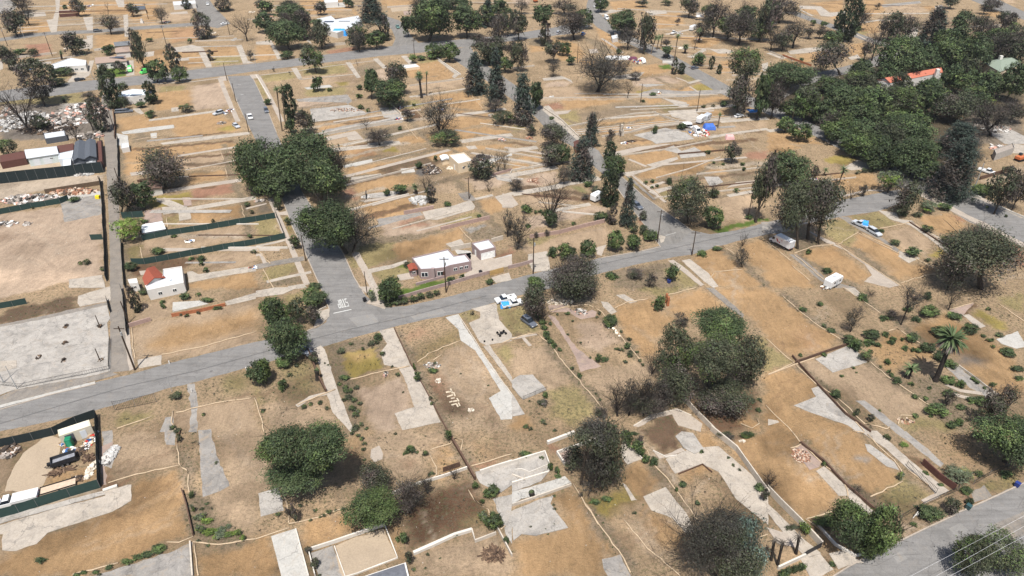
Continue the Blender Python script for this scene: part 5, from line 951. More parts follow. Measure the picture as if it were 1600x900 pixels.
BL = [('440,205 472,295 555,395', '668,160 720,230 800,330', 17, 1), ('668,160 720,230 800,330', '815,175 905,262 985,345', 16, 2), ('880,210 965,282 1020,320', '1200,190 1290,250 1360,285', 12, 3), ('400,125 432,200 440,210', '700,100 720,150 760,180', 8, 4), ('790,140 880,205 900,215', '1130,145 1190,175 1200,185', 11, 5),
      ('5,85 0,110 0,125', '140,70 150,90 155,105', 4, 6), ('0,10 0,35 0,55', '300,5 305,20 308,34', 8, 7), ('210,50 230,75 245,105', '400,40 430,70 470,95', 7, 8), ('930,60 1060,100 1140,130', '1180,80 1200,110 1240,120', 9, 9), ('960,10 980,40 1000,60', '1230,25 1260,50 1290,75', 8, 10), ('360,0 370,20 400,45', '600,0 560,20 540,30', 6, 11),
      ('200,215 205,300 210,420', '380,195 425,300 470,420', 12, 12), ('640,0 680,20 740,40', '900,5 905,20 910,30', 5, 13), ('1240,0 1330,40 1380,60', '1500,10 1540,30 1600,40', 6, 14)]
for a_, b_, n_, s_d in BL: lots(a_, b_, n_, s_d)

# tyre ruts, drip lines and swept tracks on the graded soil, sealed cracks and oil streaks on the roads
rg_ = random.Random(9)
for k in range(150):
    px, py = rg_.uniform(-20, 1620), 200+rg_.random()**.8*700; p = G(px, py); a_ = rg_.choice([rg_.gauss(1.9, .25), rg_.gauss(.35, .3)]); q = [p]; 
    for _ in range(rg_.randint(4, 9)): a_ += rg_.gauss(0, .18); q.append(q[-1]+Vector((math.cos(a_), math.sin(a_), 0))*2.2)
    key = rg_.choice('ssdwnd')
    for off in ((0, 1.7) if rg_.random() < .6 else (0,)):
        l_, r_ = strip([v+Vector((-math.sin(a_), math.cos(a_), 0))*off for v in q], rg_.uniform(.45, .9)); PAINT.append(([(v.x, v.y) for v in l_+r_[::-1]], lin(PAL[key]), .5, .3, rg_.uniform(.3, .6)))
TARS = pave_mat('crack_seal', (134, 131, 128), .1, False, dirt=0)
for s in ('40,655 90,648 140,628', '180,612 230,606 262,590 300,588', '350,570 372,556 398,552', '425,548 440,560', '600,500 632,489 668,490', '705,474 740,470 760,458', '520,455 548,450 566,453', '470,340 492,338 510,344', '505,400 522,392 540,398', '515,430 532,440 550,436', '820,446 850,438 866,442', '960,418 990,402 1020,400', '1100,380 1130,372 1150,374', '1330,880 1370,884 1400,868 1440,866', '1470,840 1510,848 1540,822', '1560,800 1590,795 1600,776', '400,150 412,160 420,180', '1010,330 1022,342 1040,346', '1420,300 1450,292 1475,306', '1520,336 1548,330 1570,352'):
    l_, r_ = strip(pxpts(s), .07); n_ = len(l_); zc = max(gz(v.x, v.y) for v in l_+r_)+.005
    mesh('crack_seal', [(v.x, v.y, zc) for v in l_+r_], [(i, i+n_, i+n_+1, i+1) for i in range(n_-1)], TARS)['kind'] = 'structure'
for x, y in ((548, 462), (700, 478), (330, 580), (1062, 372), (1500, 832), (902, 432)):
    p = G(x, y); sheet('manhole_cover', [p+Vector((math.cos(t*.524), math.sin(t*.524), 0))*.38 for t in range(12)], TARS, 0, 0, 9)
build_ground()
# ================= BUILDINGS =================
STUC = flat('pink_stucco', (152, 134, 131), .95, .1, 0, .08); STUW = flat('white_stucco', (206, 202, 195), .9, .1, 0, .06); STUB = flat('beige_stucco', (214, 196, 168), .95, .1, 0, .06)
RWH = flat('white_roof', (186, 189, 192), .8, .2, 0, .05); RRED = flat('red_tile_roof', (142, 78, 62), .9, .1, 0, .22, 4); RTAN = flat('tan_shingle', (150, 132, 120), .95, .1, 0, .15, 3); RGR = flat('grey_green_shingle', (128, 138, 124), .95, .1, 0, .12, 3)
RGY = flat('pale_grey_roof', (206, 210, 212), .7, .2, 0, .08); RDK = flat('dark_metal_roof', (92, 96, 102), .6, .3, .2, .2); RBR = flat('brown_roof', (112, 92, 82), .95, .1, 0, .15); MAR = flat('maroon_panel', (92, 62, 55), .8, .2, 0, .15); SOL = M['solar']
building('stucco_house', 'pink stucco bungalow with flat white roof beside the main road', 'house', [(643.7, 404), (700, 390.5), (710, 401), (727.5, 398.5), (736.5, 409.5), (704, 416), (694, 419.5), (681, 421), (657, 422)], 3.0, STUC, RWH, wins=[(4, .25, 1.1, 1.2, 2.2), (4, .5, 1.0, 1.2, 2.2), (4, .78, 1.1, 1.2, 2.2), (6, .5, 1.7, .9, 2.2), (7, .75, 1.9, .8, 2.2), (8, .5, 1.6, .9, 2.1)], doors=[(6, .12, 1.0, .05, 2.1, flat('dark_door', (86, 58, 50), .7))],
         parts=[('chimney', STUC, -2.9, -4.9, .9, .7, 0, 3.9)])
building('porch', 'small projecting porch with red tiled roof on the pink bungalow corner', 'porch', [(638, 415), (649, 412.5), (651, 420), (641, 422)], 2.4, STUC, RRED, 'gable', .5, wins=[(2, .5, 1.0, .9, 1.8)])
building('detached_garage', 'pink stucco garage with white door and flat white roof', 'garage', [(737, 381), (764, 375), (774.5, 387.5), (750, 393.5)], 3.0, STUC, RWH, doors=[(2, .5, 4.4, .05, 2.3), (3, .45, .9, .05, 2.1)])
building('box_building', 'beige box shaped building with flat white roof amid burnt lots', 'building', [(701, 243), (725, 239.5), (739, 251.5), (716, 257)], 3.6, STUB, RWH, wins=[(2, .3, .9, 1.4, 2.4), (2, .65, .9, 1.4, 2.4)], doors=[(3, .6, .9, .05, 2.1)])
building('storage_shed', 'tiny pale shed left of the beige box building', 'shed', [(688, 244), (698, 242), (702, 247.5), (691, 249.5)], 2.2, STUB, RGY, 'gable', .4)
building('white_house', 'white flat roofed house next to the red gabled roof', 'house', [(255, 422), (284.5, 417.5), (287.5, 443), (231, 455), (227, 448), (255, 432)], 2.9, STUW, RWH, wins=[(2, .3, 1.0, 1.0, 2.0), (2, .7, 1.0, 1.0, 2.0)], parts=[('roof_vent', RGY, 2, -1, .5, .5, 2.9, 3.4)])
building('red_roofed_house', 'small house wing with steep red gabled roof', 'house', [(225, 434), (241, 417), (257, 434), (228, 446)], 3.0, STUW, RRED, 'gable', 1.3)
building('storage_shed', 'small grey roofed white shed left of the red gabled roof', 'shed', [(200, 438), (214, 436), (216, 443), (202.5, 444.5)], 2.4, STUW, RGY, wins=[(2, .5, .8, 1, 1.8)])
building('small_shed', 'white walled shed with pale grey roof along green fence', 'shed', [(223, 351.5), (252, 346.5), (257, 357), (224, 363)], 2.5, STUW, RGY, 'gable', .4, wins=[(2, .55, .8, 1.0, 1.7)])
building('garage_shed', 'long low garage with dark brown roof between two trees', 'garage', [(221, 286), (250, 281.5), (252, 293), (227, 298)], 2.5, STUW, RBR, 'gable', .5)
building('storage_shed', 'low white shed on the cleared lot near the alley fence', 'shed', [(189, 225), (201, 223), (202, 231), (190, 233)], 1.6, STUW, RWH)
# the works yard on the far left
building('metal_shed', 'long pale metal shed with white lean to roof in fenced yard', 'shed', [(39.5, 234), (87, 229), (90, 240), (43, 247)], 3.4, flat('pale_metal', (200, 210, 208), .6, .3, .2, .06), RWH, 'gable', .5, doors=[(2, .4, 2.6, .05, 2.6, RGY), (2, .75, 2.2, .05, 2.6, RGY)], wins=[(2, .25, 1, 1.7, 2.3)])
building('quonset_shed', 'dark grey corrugated double roofed workshop by the alley', 'workshop', [(117, 223), (133, 221), (131, 248), (114, 251)], 4.0, RDK, RDK, 'gable', .9)
building('quonset_shed', 'dark grey corrugated roofed workshop bay nearest the alley', 'workshop', [(133.5, 221), (149, 219), (150.5, 245), (132, 248)], 4.0, RDK, RDK, 'gable', .9)
building('lean_to', 'pale flat lean to roof joining the metal sheds', 'shed', [(92, 241), (115, 236), (113, 247), (92, 250)], 2.8, RGY, RGY)
building('lean_to', 'small twin panelled grey lean to beside the dark fence', 'shed', [(98, 249), (111, 248), (111, 259), (98, 262)], 2.4, RGY, RGY)
for x0, lb in ((115, 'left'), (133, 'right')):
    building('lean_to', 'grey slanted awning block, %s of the pair in front of the workshops' % lb, 'awning', [(x0, 249), (x0+16, 247), (x0+18, 255), (x0+2, 259)], 2.6, RDK, flat('awning_grey', (132, 134, 136), .7), parts=[('skylight', RWH, 0, 0, 1.2, .8, 2.6, 2.75)])
for s, lb in ((((0, 243), (38, 236), (40, 247), (0, 254)), 'maroon storage container row at the far left yard edge'), (((88, 228), (115, 224), (115, 235), (90, 239)), 'maroon storage container between pale shed and dark workshop'), (((151, 221), (158, 220), (160, 252), (152, 254)), 'narrow maroon roofed store beside the alley')):
    building('shipping_container', lb, 'container', list(s), 2.6, MAR, MAR, parapet=.06)
building('container_shed', 'cream ribbed storage container with white roof in the fenced corner yard', 'container', [(90, 672), (139, 656), (142, 665), (92, 682)], 2.7, flat('cream_ribbed', (206, 198, 178), .7, .2, .1, .12, 6), flat('cream_roof', (218, 210, 188), .7), parapet=.05, doors=[(2, .3, 1.1, .1, 2.2, RGY), (2, .72, 1.6, .1, 2.4, RDK)])
# upper left houses
building('white_roofed_house', 'white roofed bungalow with pale walls left of the tan roofed house', 'house', [(81, 101), (110, 91), (135, 95), (134, 103), (111, 104), (82, 108)], 3.0, STUW, RWH, wins=[(3, .3, 1.5, 1, 2.1), (3, .7, 1.5, 1, 2.1)])
building('tan_roofed_house', 'tan hip roofed house with dark solar panels on its roof', 'house', [(149, 90), (195, 86.5), (197, 95), (150, 99)], 3.2, STUW, RTAN, 'hip', 1.5, wins=[(2, .2, 1.6, 1, 2.2), (2, .5, 1.6, 1, 2.2), (2, .8, 1.6, 1, 2.2)], parts=[('solar_panel', SOL, 4, -.4, 7, 2.8, 4.25, 4.4)])
building('tan_roofed_garage', 'tan roofed back house behind the solar panel roof', 'house', [(180, 75), (201, 73), (202, 80), (181, 82)], 3.2, STUW, RTAN, 'hip', 1.0)
building('grey_roofed_house', 'grey hip roofed house behind the tan roofs', 'house', [(178, 66), (202, 64), (203, 70), (180, 72)], 3.0, STUB, flat('grey_shingle', (110, 112, 114), .95, .1), 'hip', 1.0)
building('white_solar_house', 'white house with pale blue gabled roof and solar panels below the upper road', 'house', [(182, 146), (207, 140), (228, 141), (229, 149), (207, 152), (184, 152)], 3.2, STUW, flat('pale_blue_roof', (206, 216, 222), .7, .2, 0, .05), wins=[(3, .5, 1.4, 1, 2.1), (4, .5, 1.6, 1, 2.1)], parts=[('solar_panel', SOL, 3, -2.4, 5, 2.2, 3.26, 3.42), ('solar_panel', SOL, 7.2, 2, 3, 4, 3.26, 3.42)])
building('flat_roofed_house', 'low white flat roofed house behind the burnt tree row', 'house', [(270, 3), (305, 1), (306, 6), (271, 9)], 2.8, STUW, RWH); building('grey_roofed_house', 'dark grey roofed house at the top of the photo', 'house', [(205, 10), (225, 9), (227, 14), (208, 16)], 3.0, STUB, RDK, 'hip', .8)
building('blue_tarp_house', 'sprawling white flat roofed house with blue tarp over its corner', 'house', [(495, 30), (517, 25), (524, 31), (560, 25), (566, 34), (548, 44), (527, 52), (512, 48)], 3.0, STUW, RWH, parts=[('solar_panel', SOL, -7.5, 3, 6, 3.5, 3.07, 3.2), ('roof_patch', RDK, 2, 4, 7, 1.6, 3.07, 3.18)])
building('tan_roofed_house', 'low tan building showing through the trees behind the blue tarp house', 'house', [(506, 1), (528, 0), (528, 4), (508, 5)], 2.6, STUW, RWH)
building('red_tiled_house', 'long house with red tiled roof half hidden by trees', 'house', [(1372, 124), (1465, 107.5), (1472, 113), (1392, 129)], 4.5, STUW, flat('terracotta', (176, 108, 88), .9, .1, 0, .15, 3), 'gable', 1.6, parts=[('chimney', STUW, 12, 1, 1.6, 1.6, 4, 7.4), ('gable_end', STUW, -5, -4, 3, 2, 0, 5.2)])
building('green_roofed_house', 'grey green shingle hip roofed house at the right edge behind trees', 'house', [(1537, 97), (1584, 88), (1594, 100), (1563, 112)], 4.5, STUB, RGR, 'hip', 2.2, parts=[('chimney', STUW, -1, 3, 1.4, 1.4, 4, 7.6), ('skylight', RWH, -3, 0, 2, 1, 5.2, 6.0)])
building('grey_shed', 'dark slate roofed shed cut off by the bottom edge', 'shed', [(556, 905), (634, 879), (642, 912), (560, 935)], .9, STUW, flat('dark_slate_roof', (98, 100, 106), .8, .2, 0, .25), parapet=.08)
building('small_shed', 'small dark roofed kiosk beside street behind conifers', 'shed', [(897, 222), (908, 220), (910, 227), (899, 230)], 2.4, RUSTW, MAR, 'gable', .5)
building('white_shed', 'white flat roofed shed on terrace near the oak trees', 'shed', [(627, 103), (650, 100), (656, 104), (633, 107)], 1.2, STUB, RWH, parapet=.08)
building('ruined_house', 'roofless grey house shell by the right edge', 'ruin', [(1553, 235), (1582, 225), (1585, 232), (1556, 242)], 2.4, flat('ash_block', (170, 164, 156), .95, .1, 0, .2), flat('ash_floor', (150, 140, 130), .95), parapet=.5)
building('white_shed', 'broken white roofed shelter above the burnt rubble yard', 'shed', [(68, 209), (101, 204), (103, 212), (70, 217)], 2.2, RDK, RWH, parapet=.05)
building('white_shed', 'small white pump house near the bottom of the tent row', 'shed', [(955, 56), (964, 54), (966, 59), (957, 61)], 2.2, STUW, RWH, parapet=.05)
# ================= FENCES AND WALLS =================
fence(0, '151,652 120,663 85,680 52,688 25,694 -40,706', 2.2, SCRK, 'dark screened chain fence between corner yard and road'); fence(0, '157,762 155,705 152,652', 2.2, SCRK, 'black screened fence on right side of the corner yard'); fence(0, '157,762 110,776 60,792 30,802 -60,826', 2.3, SCR, 'dark green screened fence along the near side of corner yard')
fence(5, '-100,278 0,248 420,205 650,178', 4.2, SCRK, 'tall dark screen fence in front of the works yard'); fence(5, '650,178 640,60 628,-20', 2.4, SCRK, 'dark fence on the alley side of the works yard'); fence(5, '-120,470 0,440 200,402 380,372 430,350', 2.0, SCR, 'green screened fence behind the pale graded field'); fence(0, '158,284 162,330 164,370 166,405 167,440', 2.2, SCRK, 'dark screened fence along alley beside pale graded field')
fence(5, '570,600 648,596', 1.9, SCR, 'short green screen panel beside the alley'); fence(5, '890,605 1050,572 1300,535 1500,500 1600,484 1725,462', 2.0, SCR, 'green screened fence beside the small pale shed, nearer of two above the orange lot'); fence(5, '825,752 905,752 1130,710 1400,660 1600,628 1785,590', 2.0, SCR, 'green screened fence just behind the red roofed white house'); fence(6, '185,590 120,430', 1.5, IRON, 'thin iron fence joining two green screened fences', name='iron_fence')
fence(5, '765,465 900,455', 2.2, SCR, 'short green screened fence below the grey tree by alley'); fence(5, '745,240 742,60 738,-30', 1.8, SCRK, 'dark fence on right side of the alley, upper stretch'); fence(0, '190,452 194,470 200,525', 1.8, SCRK, 'dark fence on right side of the alley by utility pole'); fence(0, '190,380 192,410 196,450', 1.6, SCRK, 'dark fence on right side of the alley by red roof')
fence(9, '0,128 170,98', 1.8, SCR, 'short green screened fence across bottom of pale field'); fence(9, '670,80 690,155', 1.5, SCRK, 'short dark gate at corner of the big concrete slab'); fence(9, '720,765 850,740 980,712', 2.6, IRON, 'dark burnt hedge fence beside the main road', name='iron_fence')
fence(9, '5,610 130,625 240,600 520,545 685,510 690,320', 1.2, IRON, 'row of thin posts edging the big concrete slab', posts=False, name='wire_fence')
wall(9, '1075,180 1250,150 1410,112', 1.0, RUSTW, label='low rusty orange retaining wall above the orange lot'); wall(9, '810,245 945,205', 1.2, PINKW, label='short pinkish wall beside the alley'); wall(5, '285,310 630,255 628,235', 1.6, WOOD, label='weathered wall behind rusty debris beside the alley'); wall(5, '860,240 1000,215', 1.0, BRW, label='brown fence beside the dark roofed garage')
# pink bungalow garden walls
for s, lb in (('651,447 700,434 764,427', 'front'),):
    wall(0, '623,468 660,457 700,446 740,434 764,428', 1.1, flat('pinkgrey_wall', (158, 140, 134), .95, .1), .22, 'pinkish grey garden wall between the lawn and the main road', jit=False)
wall(0, '794,420 812,416 833,410', 1.1, flat('pinkgrey_wall', (158, 140, 134), .95, .1), .22, 'pinkish grey wall right of the wooden gate', jit=False); wall(0, '650,446 697,433', .8, STUC, .3, 'low stucco patio wall in front of the pink bungalow', jit=False)
fence(0, '765,431 787,425', 1.6, flat('wood_gate', (176, 146, 96), .8, .2), 'sliding wooden driveway gate beside the pink bungalow', True, 'wooden_gate', 'gate', .08); wall(0, '705,392 736,386 ', 1.5, BLOCK, label='pale block wall joining bungalow and garage', jit=False); wall(0, '768,379 786,374', 1.4, BLOCK, label='pale block wall right of the garage', jit=False)
wall(6, '925,440 1110,405', 1.3, PINKW, label='dull red block wall crossing the middle lots'); wall(6, '1155,540 1300,505 1460,470', 1.3, PINKW, label='long pink slatted wall below the concrete patio'); wall(6, '590,240 780,200', .9, BLOCK, label='low pale block wall on orange lot beyond oak trees'); wall(6, '690,345 690,318', 1.8, IRON, label='small dark gate post by the white slab', name='gate_post', cat='post')
wall(7, '110,590 300,560 450,520 580,490', 1.3, PINKW, label='pinkish boundary wall above the corner lot'); wall(7, '-10,190 0,170 300,120', .8, BLOCK); wall(6, '1480,200 1600,165', 1.0, PINKW, desc='reddish block wall'); wall(3, '0,430 10,430 140,415', .8, BLOCK); wall(3, '430,870 310,755 200,680', .7, BLOCK, label='pale wall stepping along the middle street kerb'); wall(3, '350,795 520,760 760,715 900,705', .7, BLOCK, desc='long low block wall'); wall(3, '560,860 740,830 880,795', .9, BLOCK, desc='grey block wall'); wall(3, '880,705 1040,765', .8, BLOCK, desc='grey block wall')
wall(2, '420,845 640,800 920,760', 1.0, BLOCK, label='grey block wall edging the ashen terrace'); wall(2, '915,765 905,720 860,670', 1.0, BLOCK, label='grey block wall at right end of ashen terrace'); wall(2, '960,540 1300,495', .8, BLOCK, desc='long low block wall'); wall(2, '1000,610 1380,550', .5, BLOCK, desc='long low block wall'); wall(2, '0,470 90,620', .3, WWALL, .3, 'pale kerb wall of the corner yard by upper road'); wall(2, '430,290 500,285 560,280', 1.6, BLOCK, label='grey roadside wall in front of blue tarp house'); wall(2, '820,50 1000,38', 1.2, BLOCK, desc='low block wall'); wall(2, '1130,365 1280,470', .6, WWALL, label='pale stepped wall along curving driveway')
wall(4, '90,350 270,415', 1.0, RUSTW, desc='rusty red block wall'); wall(4, '0,320 100,360', .6, BLOCK); wall(8, '1250,315 1330,345', .8, WWALL, label='short white wall by roadside at right'); wall(8, '1400,380 1600,465', .7, WWALL, label='long white kerbside wall at the far right'); wall(8, '1320,225 1420,195 1520,165', 1.4, BRW, label='brown fence by the ruined house at right')
wall(7, '680,75 1000,30 1250,-20', .5, BLOCK); wall(7, '900,215 1100,160 1300,85', .4, BLOCK, desc='long low block wall'); wall(5, '1160,165 1400,120 1520,95', .3, BLOCK); wall(1, '720,870 722,800 712,700', 1.4, BRW, desc='dark board fence'); wall(1, '100,200 240,190', .5, WWALL); wall(1, '590,320 720,300', 1.2, WWALL, label='white garden wall behind tan roofed house'); wall(1, '60,370 320,340', 1.2, BLOCK, desc='long low block wall'); wall(1, '375,108 500,100', 2.0, MAR, label='maroon wall on orange lot top left')
wall(1, '372,82 500,78', 1.4, MAR, .6, 'maroon container like wall segment at top left'); wall(4, '850,0 950,-5', .8, BLOCK)
wall(10, '865,255 970,480 1060,640 1200,900', .5, BRW, .18, 'long rusty retaining edge along the concrete driveway'); wall(10, '330,400 390,560 440,655', 1.2, BRW, .3, 'dark hedge like fence left of the white drive'); wall(10, '1265,170 1370,330 1460,480 1600,670', .25, BLOCK, .15, 'thin kerb wall between two concrete driveways')
wall(11, '760,865 870,800 1030,760 1120,800', .25, BLOCK, .3, 'sandy kerb around the dead lawn'); wall(11, '1065,695 1150,790 1260,900', 1.4, BLOCK, .25, 'grey block wall right of the dead lawn terrace'); wall(15, '1240,-10 1400,120 1500,260 1600,400', 1.5, BLOCK, .25, 'grey boundary wall along the long concrete driveway'); wall(16, '-10,365 70,450 190,570 330,720', 1.6, BLOCK, .25, 'grey boundary wall above the palm garden')
wall(15, '220,75 390,10', .8, WWALL, .5, 'thick white wall fragment above the black tree'); wall(15, '280,135 330,210', .8, WWALL, .25, 'white wall edge left of the black tree'); wall(15, '280,135 460,75 600,35', .8, WWALL, .25, 'white wall behind the black tree'); wall(15, '-10,200 205,135 240,235', .9, WWALL, .25, 'white wall around the roofless foundation basin'); wall(15, '15,240 60,235 110,255 230,205', .35, WWALL, .2, 'inner white kerb of the foundation basin'); wall(15, '0,320 130,280 230,250', .35, WWALL, .2, 'lower white kerb of the foundation basin'); wall(15, '0,465 190,400 260,375 370,335', .7, BLOCK, .2, 'step wall below the long white terrace')
wall(15, '0,270 80,300 80,270', .4, BLOCK, .2, 'small inner block wall of the basin'); wall(15, '880,120 960,160 1030,150', .4, WWALL, .2, 'white curb at the bottom of dead lawn terrace'); wall(15, '1040,265 1190,205 1250,255', .4, BRW, .15, 'thin dark step edge under the concrete terrace'); wall(15, '700,55 820,180', .5, WWALL, .15, 'thin white kerb along the slab by the hedge')
wall(14, '985,765 1110,710 1240,650 1350,618', .7, WWALL, .5, 'white stepped wall across dead grass lot'); wall(14, '345,740 500,690 660,635 805,585', .8, WWALL, .3, 'white wall along top of tan ground pad'); wall(14, '805,585 885,790 640,885 560,910', .35, WWALL, .2, 'white kerb around the tan ground pad'); wall(14, '490,715 560,910', .25, WWALL, .15, 'white kerb splitting the pad from the ash slab'); wall(14, '330,745 370,900', .8, WWALL, .2, 'white wall left of the ash grey slab'); wall(14, '250,610 330,905', .4, WWALL, .2, 'right curb of the long white slab'); wall(14, '1195,0 1260,110 1370,300', 1.0, BRW, .35, 'weathered board fence running down between two lots'); wall(14, '850,395 1000,335 1180,280 1320,232', .8, WWALL, .2, 'grey white wall behind the burnt shrubs'); wall(14, '1350,620 1370,690 1500,640', .8, BLOCK, .25, 'pale block wall corner at the dead grass lot'); wall(14, '1510,610 1600,780', .8, BLOCK, .2, 'narrow block wall right of the brush pile'); wall(14, '1400,260 1480,232 1600,195', 1.0, WWALL, .3, 'white wall above the basin with gap'); wall(14, '1170,250 1275,215', 1.3, BRW, .15, 'dark rusted panel leaning by the board fence')
wall(13, '1190,690 1205,905', .5, BLOCK, .25, 'thin edge wall on right of the ash slab'); wall(13, '645,370 735,340', .4, WWALL, .6, 'white concrete step at head of the driveway'); wall(13, '1140,370 1170,470 1210,650', .9, BRW, .2, 'dark twisted fence remains by the lime bushes'); wall(13, '1130,-10 1110,70', .5, BRW, .15, desc='dark board edge')
fence(16, '830,545 960,470 1100,405 1180,365', 1.4, IRON, 'black iron fence between dead lawn and lower road', name='iron_fence'); fence(16, '860,215 1045,385', 1.4, IRON, 'iron fence panels along the concrete driveway', name='iron_fence'); fence(16, '1280,330 1380,270 1500,215', 1.4, IRON, 'iron fence right of the flowering tree', name='iron_fence'); wall(16, '960,200 1060,290 1165,365', 1.6, MAR, .2, 'maroon board fence beside the lower driveway'); wall(16, '230,775 330,720', 1.4, IRON, .1, 'black driveway gate by the clipped bushes', name='gate', cat='gate'); wall(16, '60,860 230,780', .9, WWALL, .3, 'white wall behind the row of clipped bushes'); wall(16, '310,590 420,710 545,780 590,765', .6, WWALL, .3, 'white wall under the bright green roadside tree')
wall(16, '200,70 350,190 480,330 680,500', .7, BRW, .3, 'dark fence line between two orange lots'); wall(12, '150,430 300,600 480,790 640,905', .7, BRW, .2, 'dark wire fence line beside stained slab'); wall(12, '0,545 170,480 290,440', .25, WAT, .25, desc='tan edging'); wall(12, '170,470 370,400 490,360', .8, BRW, .2, 'dark rusty fence behind the pale concrete slab'); wall(12, '1190,490 1300,570 1440,680', .5, BLOCK, .15, 'low edge wall right of stout palm driveway'); wall(8, '560,560 720,640 820,690', .35, WAT, .2, 'tan edging next to the silver parked car'); wall(8, '880,490 1010,575 1170,680', .5, BRW, desc='dark board edge')
fence(11, '70,700 215,640', 1.2, IRON, 'short iron railing below pale slab', name='iron_fence'); wall(10, '380,150 440,120', .4, BLOCK)
# ================= STRAW WATTLES =================
WT(9, '825,250 828,330 845,440\n1010,420 1300,360 1600,275\n1100,780 1250,745 1400,710 1570,690\n1080,770 1075,840 1100,900\n730,880 850,840 950,805')
WT(10, '500,635 430,660 260,735\n590,575 720,540 960,490\n1010,465 1080,410 1200,360 1280,330\n1100,455 1160,420\n-10,690 30,800 50,900')
WT(11, '0,325 60,300 150,285 230,345 330,480 420,580 580,765\n230,150 330,120 480,105 560,150 700,330 800,450\n640,130 720,90 850,70\n960,50 1150,0\n-60,345 0,320\n1430,850 1500,880 1540,850 1530,820')
WT(12, '90,50 200,150 330,250 450,320\n-10,320 80,400 160,470 0,540\n620,450 740,550 830,610 980,720 1130,800\n470,0 620,100 700,160\n750,270 810,255 950,350 1050,430\n170,480 300,600 450,700 600,850 740,880 760,870\n420,710 480,770 600,900\n-10,740 150,900\n1130,135 1280,95\n1440,100 1600,210\n810,850 830,800 900,800')
WT(13, '680,320 800,280 960,245 1120,210\n1105,80 1125,200 1170,240 1185,390\n1045,690 1120,685 1210,655\n1210,690 1370,705 1600,670\n1215,700 1225,800 1240,900\n450,890 640,850 740,820')
WT(14, '160,340 190,450 205,570\n205,580 400,530 560,470\n0,670 90,640 210,600\n1090,110 1210,80 1240,40 1290,50 1280,120\n1085,140 1130,220 1130,270 1090,300\n1330,360 1370,430 1450,490 1460,520\n1340,215 1600,140\n1560,590 1530,610')
WT(15, '460,450 540,580 670,745 740,880\n700,550 850,730 970,830 1050,900\n800,30 880,190 1000,330 1200,600\n1550,660 1600,640\n380,330 420,390 540,580')
WT(16, '150,0 200,60 330,190 450,280 495,360 500,400\n240,545 330,515 440,490\n620,20 720,120 790,180 830,240 840,300\n640,410 750,360 840,310\n240,545 360,640 440,715\n140,100 210,75\n870,240 1000,330\n530,-5 600,10')
WT(8, '165,685 280,640 410,630\n160,690 280,790 350,850\n420,625 600,740 830,890\n440,630 500,590 570,550 640,590 780,650\n700,530 850,500 900,490 1060,590 1130,620\n820,665 1060,790 1060,810\n0,620 80,680 140,730\n830,870 960,830 1060,810\n1070,590 1090,600\n150,760 260,855')
WT(7, '1270,640 1320,640 1390,690\n1240,840 1270,800 1440,785\n1540,590 1600,615\n200,430 180,450\n760,200 850,260 960,350')
WT(6, '1270,520 1350,610\n0,650 60,720 90,750\n40,780 110,900\n560,205 600,240')
WT(5, '875,640 890,715\n1040,460 1050,520\n1380,55 1400,100 1350,110\n1410,150 1420,210\n1510,385 1530,460')
WT(2, '980,670 1050,740\n1320,570 1420,680\n930,780 1010,870\n1000,150 1100,160')
WT(3, '480,200 600,290\n1470,755 1560,820')
WT(1, '820,880 1000,850')
# ================= VEHICLES =================
V_ = vehicle
V_('flatbed', (59, 777), (-6, 793), PW, 'white flatbed work truck behind green screened fence at left edge', 'truck', 'flatbed_truck', 7.6)
V_('dump', (117, 718), (87, 728), PK, 'black dump trailer with grey load in the fenced corner yard', 'trailer', 'dump_trailer'); V_('trailer', (112, 758), (72, 770), flat('plywood_deck', (190, 170, 148), .8), 'flat utility trailer with plywood deck behind white flatbed truck', 'trailer', 'utility_trailer', 6)
V_('pickup', (803, 467), (777, 473), PW, 'old white pickup truck parked at verge beside the main road', 'pickup', 'pickup_truck'); V_('pickup', (785, 481), (815, 474), PW, 'white pickup truck with blue tarp spread over its bed', 'pickup', 'pickup_truck')
drape(11, -42, 116, 2.6, 1.9, 1.25, TARP, 'bright blue tarp over the bed of the white pickup', ang=.15)
V_('suv', (818, 499), (835, 512), PG, 'dark grey car parked on dry grass below two pickups', 'car', 'parked_car'); V_('boxtruck', (1235, 392), (1205, 376), PW, 'white box truck with red markings parked on old asphalt driveway', 'box truck', 'box_truck')
V_('camper', (1289, 452), (1311, 440), PW, 'white camper trailer with junk beside it on burnt lot', 'camper', 'camper_trailer'); V_('pickup', (1353, 357), (1337, 350), PS, 'silver car with blue cover at its rear on the asphalt driveway', 'car', 'parked_car'); V_('suv', (1357, 360), (1374, 370), PS, 'silver car parked behind the blue covered car', 'car', 'parked_car')
drape(8, 598, 512, 2.6, 2.0, 1.7, TARP, 'bright blue cover over the back of the silver car', 'car_cover', 'car cover', -.5)
V_('suv', (1431, 275), (1447, 283), PW, 'white and blue car parked under trees near the road junction', 'car', 'parked_car'); V_('suv', (1378, 256), (1392, 261), PK, 'dark car half hidden in tree shade by roadside', 'car', 'parked_car')
V_('pickup', (388, 177), (394, 192), PW, 'white pickup parked against the kerb below the works vehicles', 'pickup', 'pickup_truck')
V_('suv', (414, 168), (419, 181), PG, 'grey car parked at right kerb of the upper side street', 'car', 'parked_car'); V_('suv', (350, 176), (333, 181), PS, 'silver car parked on driveway left of the side street', 'car', 'parked_car'); V_('hatch', (366, 196), (373, 201), PS, 'silver hatchback on the verge below the workmen pile', 'car', 'parked_car')
V_('van', (205, 107), (203, 116), PGR, 'green and white van parked on driveway of tan roofed house', 'van', 'work_van', 5.4); V_('van', (237, 112), (219, 117), PGR, 'bright green van parked at the upper road kerb', 'van', 'work_van', 5.6); V_('suv', (182, 177), (206, 175), PG, 'long grey covered vehicle beside white solar house', 'car', 'parked_car', 7.5)
